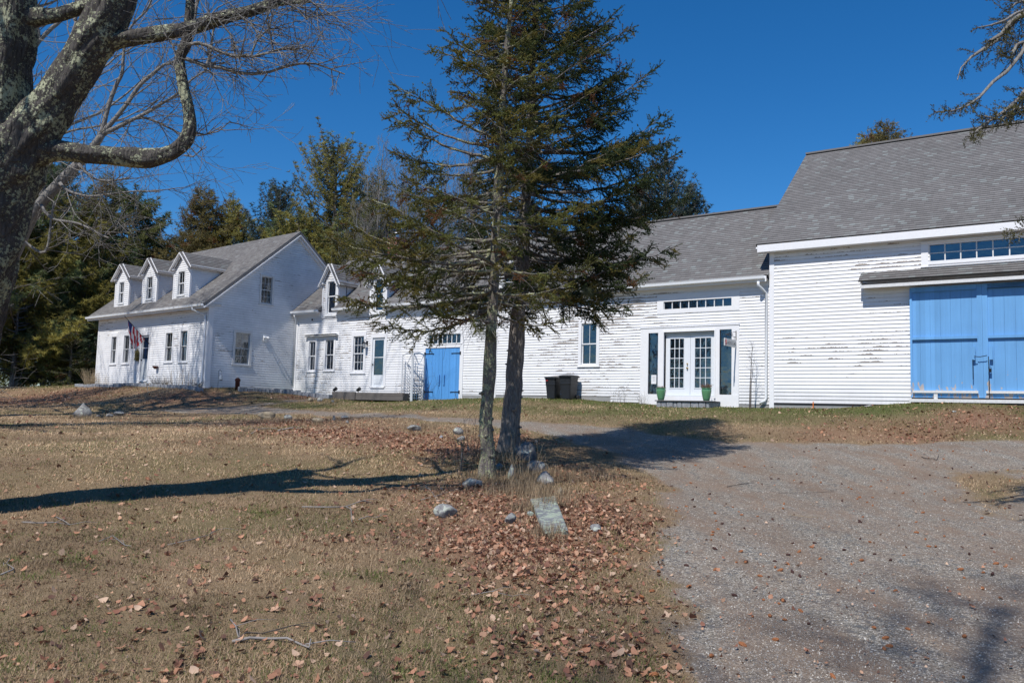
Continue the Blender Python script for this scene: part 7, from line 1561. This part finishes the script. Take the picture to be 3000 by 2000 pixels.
    # loose stones of the drive
    n = 170000; x, y, r = polar(n, 4.0, 24, rg); g, gr, li = masks(x, y); keep = rg.random(n) < np.clip(g*1.2-.15, 0, 1)**1.5+.004; x, y, r = x[keep], y[keep], r[keep]; n = len(x); z = height(x, y); sz = (.003+.0045*rg.random(n)**2.5)*(1+r*.045)
    T0 = nrm(np.array([[1, 0, -.3], [-.5, .87, -.3], [-.5, -.87, -.3], [0, 0, 1.]])); a = rg.random(n)*2*PI; ca, sa = np.cos(a), np.sin(a); V = np.repeat(T0[None], n, 0)*(1+.5*rg.normal(size=(n, 4, 1))*.5); V[:, 3, :2] += rg.normal(size=(n, 2))*.5
    X = V[:, :, 0]*ca[:, None]-V[:, :, 1]*sa[:, None]; Y = V[:, :, 0]*sa[:, None]+V[:, :, 1]*ca[:, None]; V = np.stack([X, Y, V[:, :, 2]*.7], -1)*sz[:, None, None]+np.column_stack([x, y, z+.001])[:, None]; b_ = np.arange(n)[:, None]*4
    F = np.stack([b_+np.array(q) for q in ((0, 1, 3), (1, 2, 3), (2, 0, 3))], 1).reshape(-1, 3); pal = np.array([[.29, .27, .24], [.42, .39, .34], [.18, .17, .155], [.62, .585, .52], [.36, .29, .22], [.26, .26, .255]]); c = pal[rg.choice(6, n, p=[.27, .24, .18, .08, .13, .10])]*(.75+.5*rg.random((n, 1)))
    tag(fast_mesh('gravel', V.reshape(-1, 3), F, MAT['pebbles'], colors=np.repeat(c, 4, 0)), 'loose grey crushed stones scattered over the driveway', 'gravel', kind='stuff')
cover()

# ------------------------------------------------------------------ camera, light, sky
cam = bpy.data.cameras.new('camera'); co = bpy.data.objects.new('camera', cam); COL.objects.link(co)
from mathutils import Matrix
M_ = Matrix(((CR[0], CU[0], -CW[0], 0), (CR[1], CU[1], -CW[1], 0), (CR[2], CU[2], -CW[2], 0), (0, 0, 0, 1)))
co.matrix_world = M_; cam.sensor_width = 36; cam.lens = 36*FPX/3000; cam.clip_start = .05; cam.clip_end = 3000
SC.camera = co
w = bpy.data.worlds.new('World'); SC.world = w; w.use_nodes = True; nt = w.node_tree
bg = nt.nodes['Background']; sky = nt.nodes.new('ShaderNodeTexSky'); sky.sky_type = 'NISHITA'; sky.sun_disc = False
sky.sun_elevation = SUN_EL; sky.sun_rotation = math.atan2(SUN_AZ[0], SUN_AZ[1])
sky.altitude = 60; sky.air_density = 1.0; sky.dust_density = 0; sky.ozone_density = 10
hs = nt.nodes.new('ShaderNodeHueSaturation'); hs.inputs['Saturation'].default_value = 1.2; nt.links.new(sky.outputs[0], hs.inputs['Color']); nt.links.new(hs.outputs[0], bg.inputs[0]); bg.inputs[1].default_value = .115
sl = bpy.data.lights.new('sun', 'SUN'); sl.energy = 4.7; sl.angle = math.radians(.53); sl.color = (1, .96, .91)
so = bpy.data.objects.new('sun', sl); COL.objects.link(so)
from mathutils import Vector
sd = Vector((SUN_AZ[0]*math.cos(SUN_EL), SUN_AZ[1]*math.cos(SUN_EL), math.sin(SUN_EL)))
so.rotation_euler = sd.to_track_quat('Z', 'Y').to_euler(); so.location = sd*60
SC.view_settings.view_transform = 'Standard'; SC.view_settings.look = 'None'; SC.view_settings.exposure = 0; SC.view_settings.gamma = 1
SC.render.engine = 'CYCLES'
SC.cycles.max_bounces = 6; SC.cycles.transparent_max_bounces = 12; SC.cycles.use_denoising = True
